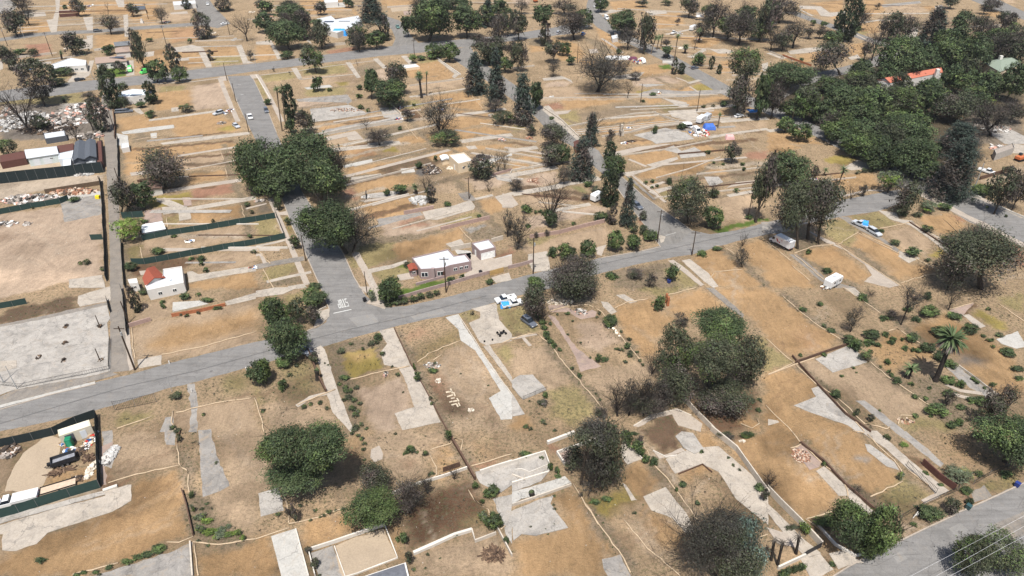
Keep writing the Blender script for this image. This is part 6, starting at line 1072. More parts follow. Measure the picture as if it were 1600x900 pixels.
V_('hatch', (120, 127), (130, 125), PK, 'small black vehicle at mouth of the curved driveway', 'car', 'parked_car'); V_('suv', (146, 50), (160, 49), PK, 'black car parked on the far upper left street', 'car', 'parked_car'); V_('pickup', (325, 4), (325, 11), PW, 'white pickup at the top of the far side street', 'pickup', 'pickup_truck'); V_('sedan', (348, 39), (354, 38), PW, 'white car near the far street corner', 'car', 'parked_car')
V_('pickup', (590, 40), (588, 34), PW, 'white car parked in shade by blue tarp house, left of two', 'car', 'parked_car'); V_('suv', (601, 34), (606, 30), PS, 'silver car near the far end of short side street', 'car', 'parked_car'); V_('pickup', (618, 38), (625, 49), paint('teal', (92, 134, 128)), 'greenish truck loaded with gear at side street kerb', 'truck', 'pickup_truck')
V_('sedan', (930, 13), (928, 10), PW, 'white car on the street at the top of the photo', 'car', 'parked_car'); V_('van', (945, 28), (950, 32), PW, 'white van at bend of the far street', 'van', 'work_van'); V_('suv', (870, 54), (876, 51), PS, 'silver car under trees by the upper road end', 'car', 'parked_car'); V_('suv', (908, 57), (914, 52), PB, 'blue car parked under the brown trees', 'car', 'parked_car')
V_('pickup', (1048, 55), (1056, 51), PW, 'white pickup on orange lot near the far street', 'pickup', 'pickup_truck'); V_('camper', (1078, 49), (1087, 45), PW, 'white camper left of tall fan palm, far lots', 'camper', 'camper_trailer', 6.5); V_('camper', (1089, 195), (1101, 187), PW, 'white camper trailer with dark windows beside the blue tarp camp', 'camper', 'camper_trailer'); V_('camper', (1101, 190), (1107, 186), PS, 'grey motorhome right behind the white camper', 'camper', 'camper_trailer', 4.6)
V_('van', (1085, 205), (1092, 211), PW, 'white vehicle with dark windshield below the camp', 'van', 'work_van', 5.0); V_('sedan', (1078, 200), (1072, 198), PW, 'white car left of the camp', 'car', 'parked_car'); V_('sedan', (1150, 184), (1158, 182), PW, 'white car left of the blue canopy', 'car', 'parked_car'); V_('camper', (926, 316), (938, 310), PW, 'small white caravan parked on bare driveway by ivy column', 'camper', 'camper_trailer', 4.4)
V_('pickup', (1038, 88), (1046, 92), PK, 'dark pickup at kerb of the far street near palms', 'pickup', 'pickup_truck'); V_('hatch', (1083, 108), (1088, 107), PG, 'small dark trailer on the far street', 'trailer', 'parked_car'); V_('suv', (992, 322), (998, 326), PG, 'grey car mostly hidden behind the roadside conifer', 'car', 'parked_car'); V_('pickup', (1534, 268), (1548, 272), PW, 'white pickup in yard beside brown fence at right', 'pickup', 'pickup_truck')
V_('digger', (1588, 252), (1596, 250), flat('orange_paint', (184, 106, 66), .5), 'orange excavator near the ruined house at right edge', 'excavator', 'excavator'); V_('digger', (832, 4), (842, 3), flat('orange_paint', (184, 106, 66), .5), 'orange excavator at the top of the photo', 'excavator', 'excavator')
V_('trailer', (20, 250), (32, 249), PW, 'small white trailer in the works yard', 'trailer', 'utility_trailer', 5); V_('sedan', (522, 4), (509, 5), PW, 'white car on slab behind the blue tarp house', 'car', 'parked_car'); V_('sedan', (470, 548), (482, 554), PS, 'silver car half hidden behind roadside tree', 'car', 'parked_car')

# ================= POLES AND WIRES =================
A1 = pole(211, 578, 510, 'tall leaning wooden utility pole at alley mouth beside the main road', r=.2); A2 = pole(478, 408, 367, 'wooden pole with street lamp beside the oak shaded street', arm=False, lamp=True)
A3 = pole(697, 457, 402, 'wooden utility pole in front of pink bungalow wall', r=.17); A4 = pole(833, 428, 372, 'wooden utility pole right of the wooden driveway gate'); A5 = pole(1027, 379, 328, 'wooden utility pole on corner of middle street'); A6 = pole(1081, 399, 361, 'wooden utility pole on near side of main road junction'); A7 = pole(1168, 343, 300, 'wooden utility pole left of the big brown trees')
A8 = pole(574, 461, 424, 'thin wooden pole at verge of the STOP street', arm=False, r=.12); A9 = pole(733, 311, 277, 'wooden utility pole among middle lots'); A10 = pole(355, 126, 98, 'wooden utility pole at upper road corner', arm=False); A11 = pole(369, 160, 130, 'wooden pole with lamp along upper side street', arm=False, lamp=True); A12 = pole(389, 207, 178, None, arm=False, lamp=True)
pole(402, 113, 84, 'white metal lamp at the upper road crossing', arm=False, lamp=True, metal=True, r=.1); pole(151, 140, 111, None, arm=False, lamp=True, metal=True, r=.1); pole(636, 84, 58, None, arm=False, lamp=True, metal=True, r=.1); pole(648, 92, 62, None, arm=True); pole(260, 70, 40, None); pole(82, 88, 50, None); pole(12, 72, 42, None); pole(39, 62, 38, None, arm=False, metal=True, lamp=True, r=.1); pole(359, 55, 30, None); pole(53, 112, 92, None); pole(179, 203, 178, None, arm=False); pole(186, 285, 262, None, arm=False); pole(158, 290, 275, None, arm=False) ; pole(1001, 160, 131, None, arm=False); pole(902, 98, 68, None, arm=False); pole(1233, 207, 168, None, arm=False); pole(1089, 175, 140, None, arm=False) ; pole(201, 505, 471, 'short wooden pole by the alley above the tall one', arm=False); pole(1310, 90, 66, None, arm=False); pole(1379, 62, 35, None); pole(1519, 302, 255, 'grey leaning pole at the right road verge', arm=False, metal=True); pole(6, 598, 543, 'thin metal pole standing on big concrete slab', arm=False, metal=True, r=.1); pole(27, 608, 572, 'second thin metal pole on big concrete slab', arm=False, metal=True, r=.08); pole(157, 513, 493, 'broken lamp stump at upper part of concrete slab', arm=False, r=.12); pole(157, 565, 545, 'broken lamp stump at lower part of concrete slab', arm=False, r=.12)
pole(1413, 268, 240, None, arm=False, lamp=True, metal=True, r=.1); pole(232, 30, 5, None); pole(350, 15, -8, None); pole(269, 612, 590, 'small metal sign post by the main road verge', arm=False, metal=True, r=.06)
wire(A3, A4, 1.2, 0, 'overhead wire between the bungalow pole and gate pole'); wire(A4, A5, 1.6, 0, 'overhead wire crossing above the roadside trees'); wire(A5, A7, 1.5, 0, 'overhead wire above the middle street junction'); wire(A5, A6, .8, 0, 'short wire across the main road junction'); wire(A10, A11, .8, 0, 'wire between two poles of upper side street'); wire(A11, A12, .8, 0, 'wire down the upper side street')
q1, q2 = G(1340, 1000, 9.5), G(1760, 735, 9.5)
wirem = flat('pale_wire', (214, 214, 214), .5, .3)
for k, (ya, yb, lb) in enumerate((((905), 802, 'upper'), ((912), 818, 'middle'), ((911), 834, 'lower'))):
    x0 = (1412, 1440, 1462)[k]; a = G(x0, ya, 9); b = G(1606, yb, 9); d = (b-a); wire(a-d*1.2, b+d*1.2, .25, 0, '%s of three pale overhead wires above the lower road' % lb, .014, wirem)
# ================= SMALL THINGS =================
def bin_(px, py, mat, label):
    p = on(G(px, py)); root = empty('wheelie_bin', p, .6, label, 'bin')
    MB().box(-.34, -.38, .08, .34, .38, 1.0, tx=-.05, ty=-.05).build('body', mat, root, .03); MB().box(-.42, -.46, 1.0, .42, .46, 1.09).build('lid', mat, root, .03)
    for sg in (-1, 1): MB().tube((sg*.28, .36, .12), (sg*.36, .36, .12), .12, .12, 10).build('wheel', RUB, root)
NAVY = flat('navy_plastic', (42, 58, 120), .5, .3, 0, .1); TEAL = flat('teal_plastic', (52, 78, 80), .5, .3, 0, .1)
bin_(1588, 760, NAVY, 'navy blue wheelie bin on the lower road kerb'); bin_(1512, 795, TEAL, 'dark teal wheelie bin by the iron fence kerb'); bin_(570, 471, BLK, 'black bin at the corner of the STOP street'); bin_(751, 428, BLK, 'black bin inside the bungalow driveway wall'); bin_(1045, 442, NAVY, 'blue bin under the green sapling near the main road')
root = empty('portable_toilet', on(G(111, 697)), .3, 'green portable toilet in front of cream container', 'portable toilet')
GRN = flat('green_plastic', (30, 120, 88), .5, .3, 0, .08); MB().box(-.58, -.58, 0, .58, .58, 2.1).build('cabin', GRN, root, .03); MB().box(-.62, -.62, 2.1, .62, .62, 2.3, tx=.12, ty=.12).build('roof', GRN, root, .03); MB().box(-.35, -.60, .12, .35, -.585, 1.95).build('door', flat('green_door', (52, 146, 110), .5), root)
canopy(3, 1510, 722, 5.5, 3.6, 2.3, flat('blue_canopy', (58, 130, 208), .7, .2, 0, .08), 'blue peaked canopy under the large dark trees', .1); canopy(3, 1092, 800, 3.6, 2.6, 2.2, TARPW, 'small white canopy left of the blue tarp camp', .1); canopy(3, 1170, 125, 5, 3, 2.5, TARPW, 'white sail awning at edge of the scorched grove')
drape(3, 1232, 805, 4.8, 4.0, 1.9, flat('royal_blue_tarp', (70, 110, 190), .7, .2, 0, .35, 3), 'crumpled blue tarp heap in the camp beside fan palm', seed=3); drape(3, 1360, 868, 3.6, 2.4, 1.6, flat('pink_tarp', (206, 164, 160), .7, .2, 0, .15), 'faded pink sheet draped over a shed frame', seed=4); drape(2, 525, 220, 9, 5, 3.4, TARP, 'large sky blue tarp hanging off the white roofed house', seed=5)
for x, w, lb in ((610, 3.5, 'first'), (645, 3.5, 'second'), (680, 3.5, 'third'), (715, 3.5, 'fourth')):
    drape(3, x, 370, 4.6, 3.2, 1.5, TARPW, '%s white tent from the left in the far tent row' % lb, 'tent', 'tent', .2, seed=x)
drape(3, 755, 372, 5, 3, 1.3, flat('maroon_tarp', (110, 62, 82), .7, .2, 0, .4, 2), 'maroon tarp pile at right end of the tents', seed=7); drape(3, 815, 380, 2.2, 4.5, 1.4, TARPW, 'upright white sheet right of the maroon tarp', seed=8, ang=.3)
wall(3, '640,222 660,240', 2.0, WWALL, .3, label='small white panel beside the far street dirt lot', jit=False); wall(3, '940,395 1000,395', 1.2, STUW, .5, label='low white box planter above the small green lawn')
# heaps
heap(1, 480, 720, 330, 150, 'white', 'wide field of white and pink rubble from burnt house', 1.1, 480, 'rubble_field', 'rubble', .3, 1.3); heap(1, 300, 800, 360, 80, 'dark', 'charred black debris strip below the white rubble', 1.0, 260, smin=.3, smax=1.0); heap(1, 120, 760, 250, 130, 'grey', 'grey ash rubble at the left edge under bare tree', .8, 300, 'rubble_field', 'rubble', .2, .9); heap(1, 560, 850, 160, 40, 'white', None, 1.2, 60, smin=.4, smax=1.2); heap(1, 60, 700, 120, 60, 'white', None, .8, 90, smin=.3, smax=.9)
heap(5, 200, 350, 360, 60, 'white', 'long heap of white broken concrete behind green fence', 1.2, 320, smin=.25, smax=.9); heap(5, 460, 300, 300, 40, 'rust', 'rust coloured scrap heap against the weathered wall', 1.1, 220, smin=.2, smax=.7); heap(5, 50, 500, 120, 30, 'white', None, .5, 50, smin=.2, smax=.7); heap(5, 175, 500, 50, 25, 'white', None, .5, 25, smin=.2, smax=.6); heap(5, 500, 165, 90, 50, 'grey', 'round grey rubble mound against the tall dark fence', 2.4, 160, smin=.3, smax=.8); heap(5, 510, 190, 150, 22, 'grey', None, .7, 90, smin=.2, smax=.6)
p = on(T(5, 614, 340)); o = MB().box(-.7, -.6, 0, .7, .6, 1.1, tx=.05, ty=.05).build('yellow_bin', flat('yellow_plastic', (236, 206, 40), .5), None, .04); o.location = p; tag(o, 'yellow crate on the white slab beside the alley', 'crate')
heap(13, 60, 120, 130, 60, 'dark', 'dark scrap heap at left edge of the corner yard', .9, 130, smin=.12, smax=.5, longn=2); heap(13, 440, 130, 90, 60, 'mix', 'white plastic bags and junk between trailer and container', .9, 110, smin=.15, smax=.5); heap(13, 500, 120, 70, 50, 'dark', 'dark timber scrap beside the green toilet', .8, 90, smin=.12, smax=.4, longn=2); heap(13, 560, 60, 50, 120, 'mix', 'mixed building junk along the right fence', 1.0, 150, smin=.15, smax=.5); heap(13, 572, 240, 34, 110, 'stone', 'pale plaster boards stacked along the right fence', .6, 60, smin=.2, smax=.6); heap(13, 560, 165, 80, 30, 'wood', 'loose lumber pile near the fence corner', .5, 70, smin=.06, smax=.2, longn=7); heap(13, 380, 245, 180, 30, 'wood', 'long boards laid out beside the black trailer', .3, 40, smin=.07, smax=.16, longn=12, ang=.4); heap(13, 490, 295, 70, 30, 'dark', None, .5, 50, smin=.15, smax=.5); heap(13, 505, 30, 40, 30, 'rust', None, .7, 40, smin=.15, smax=.4); heap(13, 395, 80, 40, 30, 'mix', None, .6, 40, smin=.15, smax=.4); heap(13, 690, 150, 60, 120, 'grey', 'broken grey concrete strip outside corner yard fence', .3, 160, smin=.2, smax=.6); heap(13, 50, 150, 60, 20, 'white', None, .4, 20, smin=.3, smax=.7)
heap(14, 1485, 765, 130, 75, 'wood', 'brown stack of cut branches on the pale dirt lot', .8, 240, 'brush_pile', 'brush pile', .06, .16, 9); heap(10, 1100, 485, 110, 40, 'white', 'scatter of pale rubble beside round green shrub', .2, 110, smin=.08, smax=.3); heap(11, 430, 150, 80, 40, 'white', None, .4, 60, smin=.12, smax=.4); heap(11, 300, 90, 160, 40, 'stone', None, .3, 90, smin=.1, smax=.3); heap(12, 360, 0, 60, 20, 'mix', 'junk beside the white camper', .6, 40, smin=.2, smax=.5); heap(3, 1170, 830, 120, 50, 'mix', 'colourful junk spread between the campers', .8, 160, smin=.2, smax=.7); heap(3, 790, 385, 90, 30, 'mix', None, .8, 70, smin=.3, smax=.8)
heap(1, 1430, 700, 50, 40, 'mix', 'tools and junk beside the side street kerb', .6, 40, smin=.2, smax=.5); heap(1, 1390, 770, 60, 20, 'white', None, .3, 25, smin=.2, smax=.5); heap(4, 1400, 800, 200, 60, 'white', None, .8, 120, smin=.3, smax=1.0); heap(8, 1450, 30, 120, 40, 'white', None, .8, 80, smin=.3, smax=.9); heap(10, 810, 540, 30, 40, 'white', None, .4, 30, smin=.12, smax=.3); heap(15, 1440, 60, 40, 16, 'stone', None, .2, 20, smin=.1, smax=.3); heap(12, 860, 830, 110, 40, 'rust', 'reddish soil and scrap mound on lower lot', .2, 40, smin=.1, smax=.3); heap(6, 1100, 170, 120, 50, 'dark', 'black charcoal patch with pale bits beside beige building', .2, 160, smin=.15, smax=.45); heap(6, 1020, 355, 120, 50, 'grey', None, .8, 120, smin=.2, smax=.8); heap(2, 560, 690, 200, 22, 'rust', 'row of rusty burnt steel posts on the terrace', .9, 120, smin=.1, smax=.3); heap(7, 130, 230, 60, 20, 'rust', None, .3, 40, smin=.15, smax=.4); heap(16, 205, 150, 110, 90, 'rust', 'flat area of broken reddish bricks', .12, 260, smin=.08, smax=.2)
# row of pale stones laid out on the bare dark dirt
sm = flat('pale_board', (190, 176, 154), .9, .1)
row = [(1205, 650, 46, 14), (1222, 645, 12, 50), (1213, 675, 50, 12), (1240, 665, 10, 40), (1230, 690, 30, 10), (1218, 712, 26, 10), (1245, 708, 34, 12), (1262, 700, 10, 34), (1238, 728, 44, 10), (1258, 735, 12, 30), (1270, 728, 10, 34)]
for i, (x, y, w, h) in enumerate(row):
    p = on(T(10, x, y)); o = MB().box(-w/70, -h/60, 0, w/70, h/60, .12).build('pale_board', sm, None, .02); o.location = p; o.rotation_euler = (0, 0, .35+random.uniform(-.15, .15))
    tag(o, 'pale board laid flat in a short row on the dark brown dirt', 'board', 'pale boards in a row on the dirt')
for x, y, r, lb in ((1345, 765, 14, 'small ring of pale stones below the row of boards'), (1140, 580, 16, 'pale stones scattered above the row of boards')): heap(10, x, y, r*2.4, r*2, 'stone', lb, .25, 24, 'stone_pile', 'stones', .1, .25)
# playful bits on the pale driveway: a low tripod grill with tyres
root = empty('go_kart', on(T(10, 1535, 290)), .5, 'black go kart frame on pale concrete apron', 'go kart')
m = MB(); m.tube((-1.2, 0, .3), (1.2, 0, .3), .09); m.tube((-.8, -.7, .3), (-.8, .7, .3), .09); m.tube((.9, -.5, .3), (.9, .5, .3), .09); m.tube((0, 0, .3), (-.5, .5, 1.1), .07); m.box(-.3, -.3, .25, .3, .3, .65); m.build('frame', BLK, root)
for x, y in ((-.8, -.75), (-.8, .75), (.9, -.6), (.9, .6)): MB().tube((x, y-.12, .3), (x, y+.12, .3), .3, .3, 12).build('wheel', RUB, root)
for x, y in ((1428, 338), (1478, 328)):
    o = MB().tube((0, 0, 0), (0, 0, .35), .22, .22, 10).build('bucket', BLK); o.location = on(T(10, x, y)); auto(o, o.location, 'black bucket', 'bucket')
for x, y in ((605, 250), (632, 255), (648, 270), (653, 283), (672, 300)):
    o = chunks(1, .05, .05, 0, random, .3, .4).build('boulder', flat('pale_rock', (226, 216, 198), .9, .1)); o.location = on(T(11, x, y)); auto(o, o.location, 'pale boulder', 'boulder', 'boulders in a line beside the weeds')
for x, y in ((415, 240), (405, 345), (240, 435), (402, 455), (625, 240), (628, 455)):
    heap(9, x, y, 22, 22, 'dark', None, .7, 14, 'stub_fixture', 'broken fixture', .08, .3, 2)
# fire hydrant like white posts and vents by roads
for x, y in ((265, 568), (385, 578), (300, 612), (484, 548)):
    o = MB().tube((0, 0, 0), (0, 0, .8), .16, .12, 10).build('bollard', STUW); o.location = on(G(x, y)); auto(o, o.location, 'short white post', 'post')
root = empty('sawhorse', on(G(1430, 808)), .4, 'white A shaped sign frame on the verge by iron fence', 'sign stand')
m = MB(); m.tube((-.6, 0, 0), (0, 0, 1.5), .08); m.tube((.6, 0, 0), (0, 0, 1.5), .08); m.tube((-.35, 0, .6), (.9, 0, .75), .08); m.build('frame', STUW, root)
for t, x, y in ((11, 962, 90), (11, 972, 110)):
    o = MB().box(-.35, -.35, 0, .35, .35, 2.8, tx=.06, ty=.06).build('chimney_remnant', RUSTW); o.location = on(T(t, x, y)); tag(o, 'rusty burnt post left standing, '+('left' if x == 962 else 'right')+' of the pair on the orange lot', 'post')
o = MB().box(-1, -.8, 0, 1, .8, 2.2, tx=.1, ty=.1).box(-.5, -.45, 2.2, .5, .45, 4.6, tx=.05).build('chimney_remnant', BLOCK); o.location = on(T(3, 682, 845)); tag(o, 'lone brick chimney standing on the cleared lot', 'chimney')
o = MB().box(-.9, -.7, 0, .9, .7, 1.4, tx=.1, ty=.1).box(-.4, -.4, 1.4, .4, .4, 2.6).build('chimney_remnant', STUW); o.location = on(T(1, 890, 145)); tag(o, 'white fireplace ruin on lot above the far street', 'chimney')

for q, h_, k in LW:
    auto(wallmesh(q, .22, h_).build('garden_wall', (BLOCK, WWALL, BRW)[k]), (q[0]+q[-1])/2, ('low grey wall', 'low pale wall', 'low dark fence')[k], 'wall', 'walls left standing on the lots')
rg_ = random.Random(77)
for k in range(46):
    a_, b_, _n, _s = BL[k % len(BL)]; L = [tuple(map(float, q.split(','))) for q in a_.split()]; R = [tuple(map(float, q.split(','))) for q in b_.split()]
    i = rg_.randrange(2); f = rg_.random(); u = rg_.uniform(.1, .9); l = (L[i][0]+(L[i+1][0]-L[i][0])*f, L[i][1]+(L[i+1][1]-L[i][1])*f); r = (R[i][0]+(R[i+1][0]-R[i][0])*f, R[i][1]+(R[i+1][1]-R[i][1])*f)
    heap(0, l[0]+(r[0]-l[0])*u, l[1]+(r[1]-l[1])*u, rg_.uniform(6, 14), rg_.uniform(2, 4), rg_.choice(['white', 'dark', 'stone', 'grey', 'mix', 'rust']), None, .5, 36, smin=.15, smax=.55)
# ================= TREES =================
TR(1, '''0,60,150,205,M|grey green tree at left edge near the far street
60,-20,190,60,B
620,95,745,200,B,695,215|round brown scorched tree on verge of far left street
385,195,530,350,M,475,345|spreading thin grey tree left of the tan roofed house
130,385,300,600,V,280,660|tall thin leaning dark tree beside the burnt rubble yard
-20,540,250,830,X,190,835|large bare burnt tree at left edge over the rubble
625,440,735,660,Y|tall dense dark tree at the head of alley
732,512,800,565,R
905,518,970,640,Y|narrow green cypress beside white solar house
815,190,905,415,M,908,430|tall slim leaning green tree behind the green van
1040,290,1112,430,V|leaning brown column tree above bright round tree
925,362,1050,508,O,985,515|round dark roadside tree in front of the green van
1070,410,1165,505,G,1125,515|bright green round tree on the upper road verge
1215,95,1310,230,V
1450,90,1600,235,X
1350,-10,1440,60,V
-20,280,80,420,M
300,410,345,500,Y
350,415,455,465,O
560,620,660,810,V|dark burnt column tree right of the white rubble
640,280,720,335,O
360,302,400,355,S
378,600,412,632,S
1195,55,1245,110,B
780,20,860,90,M
390,760,530,880,X
500,640,600,800,X
740,600,800,680,R
1110,650,1200,700,R
910,690,970,730,G
640,0,690,60,X
1300,320,1335,375,V
1530,315,1590,370,K
1140,0,1185,50,Y
175,300,240,345,R
80,305,160,340,G
915,238,955,262,G
1165,240,1200,270,G
505,580,600,610,B
620,400,680,440,M
700,380,780,450,M
390,30,420,55,G
310,500,400,525,Y
845,640,920,660,O
''')
TR(2, '''66,118,290,300,O,215,310|large round dark tree above the road left of blue tarp house
-10,72,110,192,O
110,20,320,125,O|wide dark tree directly behind the large round one
330,135,470,285,M
330,120,410,165,O
240,80,340,235,V
565,152,700,305,R,635,305|olive tree in front of blue tarp house with pale trunk
690,185,808,298,G|bright green tree at the corner of short side street
620,-20,820,130,C,800,240|broad grey green cedar behind the blue tarp house
785,110,830,245,V|narrow brown snag under the broad cedar
905,95,990,220,O
965,-20,1240,260,O,1080,260|very large dark oak right of the short side street
1215,40,1415,222,O|dark spreading oak right of the very large one
1395,10,1510,150,C|grey conifer behind the dark spreading oak
1440,100,1600,290,B
1530,50,1620,210,O
275,275,430,440,R,380,458|round tree casting a dark shadow beside the upper road
1050,262,1180,365,G,1100,360|low spreading green tree by upper road, left of two
1160,268,1280,375,G,1205,385|low spreading green tree by upper road, right of two
1350,225,1560,385,M
345,475,415,565,O
670,432,775,600,O,720,620|dark dense tree left of the stout palm
810,385,950,570,M,850,600|loose tall grey tree left of stout palm
715,500,935,665,O|low dark tree mass below the loose grey tree
985,425,1050,520,D,1035,612|stout palm on the terrace below the upper road
1048,432,1085,485,F,1068,600
1040,620,1255,860,K,1150,860|open charred oak standing alone among middle lots
1290,350,1450,570,C,1395,585|grey conifer by the bend, left of two
1430,345,1570,610,C,1500,625|grey conifer by the bend, right of two
100,505,160,610,F,165,820|tall fan palm beside side street, left of two
140,505,190,600,F,190,810|tall fan palm beside side street, right of two
165,545,242,740,Y|green narrow conifer next to the tall fan palms
240,685,358,820,M
180,740,240,830,O
680,815,850,890,B
640,730,730,800,X
1480,690,1620,770,R
610,362,650,410,X
1560,240,1640,380,B
900,675,985,750,B
1140,-30,1310,45,O
1430,620,1560,680,B
1080,830,1280,890,R
545,-10,610,40,O
385,10,440,45,M
-10,0,80,60,M
150,0,260,60,M
150,320,240,360,O
1395,370,1440,400,G
1000,345,1060,370,G
945,335,1010,390,L
100,420,125,448,K
200,446,222,466,K
''')
dots(2, 'G', '75,635,24 655,668,18 700,690,14 985,655,12 460,560,14 900,800,14 650,545,20 640,600,18')
TR(3, '''-20,65,95,240,M,45,255
135,30,272,150,O,210,280|dark tree with thick ivy trunk by the upper road end
175,140,235,275,V
272,70,480,240,B,390,250|broad brown tree over the parked cars
240,0,410,75,B
400,50,512,165,O
600,68,782,205,O|dark green oak beyond the dirt lot near the far street
655,165,800,290,K
785,85,900,325,M,820,335|tall thin dark tree near the tent row
510,-20,610,65,O
1050,-20,1180,90,M
1190,10,1355,205,B
1330,60,1545,255,B|wide scorched brown tree at top right of the far street
1530,-20,1640,240,M
1420,0,1500,55,X
1010,205,1062,255,F,1015,375
1142,155,1192,225,F,1140,310
1062,255,1110,325,D,1080,335
875,215,925,262,F,870,335
895,215,950,258,F,905,310
930,200,955,240,F,930,290
940,290,1008,348,G,970,365|bright green round tree at far street kerb
1130,330,1210,400,G
1235,360,1262,430,Y
1283,410,1310,460,Y
-10,258,97,430,M
205,255,320,375,M|loose grey green tree standing left of the charred oak
210,370,305,465,K
385,315,745,580,K,535,575|huge open charred oak above the bare field
690,500,770,600,X
1000,370,1037,460,V
1040,400,1082,460,Y
1355,280,1572,520,R,1450,700|tall olive tree right of far street
1340,470,1510,700,M
1500,440,1620,730,O|large dark tree behind the blue canopy
1282,697,1320,735,F,1285,800
445,715,552,890,C,500,905|dark conifer at the upper end of the middle street
500,690,552,830,X
155,765,355,920,M|grey green tree by middle street, left of dark conifer
585,805,655,900,B
660,730,705,850,X
90,500,205,680,O
-20,485,155,770,C,0,770|large dark cedar overhanging the middle street
80,780,150,840,M
340,350,400,400,G
648,305,685,335,G
1300,628,1345,665,O
880,785,920,835,G
1030,765,1085,810,G
1185,655,1215,675,R
1245,650,1270,668,R
1380,660,1415,682,L
810,622,832,640,O
230,728,262,748,G
730,450,820,485,B
860,580,905,595,G
780,0,860,30,M
930,0,1000,25,R
1020,110,1060,150,B
930,245,1000,290,B
620,390,740,470,K
520,380,640,470,M
''')
TR(4, '''-20,-20,195,125,B
70,140,275,280,K|dark charred tree cluster above the row of dead hedge
-30,170,90,300,K
455,-20,570,240,Y|very tall dark cypress leaning beside the far street
418,92,460,170,Y
570,50,622,150,X
700,62,855,235,M|loose grey green tree behind the row of dark oaks
640,165,720,360,X
575,245,660,370,B
935,65,1145,280,C|wide grey layered cedar at top right
1040,170,1240,370,G|bright green leafy tree amid dark oaks
1160,60,1285,190,O
1240,100,1440,260,B
655,232,955,490,O|big dark oak left of the red tiled roof
940,280,1065,440,O
1160,225,1395,420,O|big dark oak beyond the red tiled roof
1385,180,1640,370,B|hillside brown trees at the right edge
1480,95,1545,210,V
-20,380,300,560,O|dark oak crown at left end of the grove
-30,490,120,720,B
290,475,485,570,O
480,435,690,530,R
285,250,500,440,M,450,470|sparse grey tree above the left end of grove
150,530,345,745,R|olive green crown with leaning stems in the grove
330,530,560,720,O|dark crown near the centre of grove, left of two
530,540,740,750,O|dark crown near the centre of grove, right of two
325,690,480,840,B|brown crown along the road at grove edge
460,740,700,920,O|lower dark crown of grove beside the road
700,545,950,740,R
690,710,1020,930,O|large rounded crown at the lower edge of grove
900,520,1115,640,G|bright green crown just below the red tiled roof
975,550,1115,720,O
1080,400,1210,570,O
1300,440,1460,600,O
1450,400,1630,620,O|dark leafy tree below the green roofed house
1280,592,1432,665,L|flat topped lime green tree at far right
1050,560,1300,750,M
1235,630,1510,850,K,1390,850|open dark tree over grey ruins at right
1450,625,1640,750,B
1055,770,1350,960,C|wide blue grey cedar at right, upper part
820,460,900,510,R
870,640,960,700,G
1360,260,1410,370,L
850,230,960,330,O
600,540,700,620,R
1100,860,1250,920,O
1340,0,1480,40,B
1100,-20,1200,40,M
1000,320,1140,400,G
1330,270,1480,360,M
1250,430,1330,520,O
820,760,1000,900,R
930,880,1080,960,O
''')
TR(4, '''1212,470,1300,530,D,1260,560|palm with pale dead skirt near green roofed house
1310,440,1370,500,S
1385,440,1450,500,S
1115,640,1190,700,S
1100,340,1160,400,S
''')
dots(4, 'G', '560,178,18 210,372,14 350,150,22 280,140,20 590,375,16 720,470,22')
dots(4, 'B', '330,200,40 260,200,40 370,205,30 690,35,22 1360,45,40')
TR(5, '''870,20,1150,265,M,1030,270|large dark grey tree alone on the cleared lot
680,225,850,430,M,760,440|grey tree right beside the alley
800,235,955,400,O|dark green half of the tree pair beside alley
705,458,880,600,L,770,610|yellow green tree at alley beside the small pale shed
860,510,890,560,M
945,648,1022,698,G
775,740,868,788,O
425,325,492,362,O
1235,695,1285,735,G
1245,730,1275,762,G
1270,770,1305,805,G
1180,705,1215,725,G
1068,565,1105,585,G
885,470,925,495,G
''')
dots(5, 'R', '1545,375,20 1570,425,16 1565,575,18 1590,670,18 1330,480,14 540,735,24 500,745,16 205,400,10 640,780,20')
plant(372, 210, 452, 308, 'O', 'vast dark oak overhanging the side street, left crown', (425, 300)); plant(425, 205, 530, 292, 'O', 'vast dark oak overhanging the side street, right crown', (480, 296)); plant(468, 245, 540, 316, 'O', 'dark oak crown lowest of the street grove', (500, 322)); plant(505, 232, 543, 290, 'K', 'brown burnt crown at right side of the street grove', (528, 296)); plant(400, 250, 475, 306, 'O', 'dark oak crown in the middle of street grove', (440, 308))
plant(470, 310, 560, 390, 'O', 'big dark oak leaning over the street above STOP, left crown', (542, 396)); plant(535, 322, 592, 388, 'K', 'brown scorched crown right of the big street oak', (552, 392)); plant(495, 325, 560, 382, 'O', 'big dark oak over the street, middle crown', (540, 394))
plant(587, 433, 628, 476, 'G', 'round bright bush tree at corner of the bungalow garden', (606, 474))
TR(6, '''110,325,165,412,R
175,452,222,508,R
205,560,275,655,R
860,255,945,312,G
965,240,1022,295,S
1030,185,1098,300,X
1065,262,1120,365,V
1345,75,1478,205,V|group of dark burnt cypresses beside the beige building
1480,45,1545,170,X
1520,60,1590,165,X
1420,222,1492,300,X
1345,255,1385,300,X
1530,412,1610,580,K|dark charred tree behind the detached garage
800,280,845,325,G
1110,70,1138,108,G
1000,110,1045,155,G
1175,355,1220,390,G
1380,440,1412,462,G
920,730,970,770,R
1190,830,1245,865,G
1270,815,1305,845,G
1440,840,1490,880,G
430,60,560,240,B
330,870,420,905,O
''')
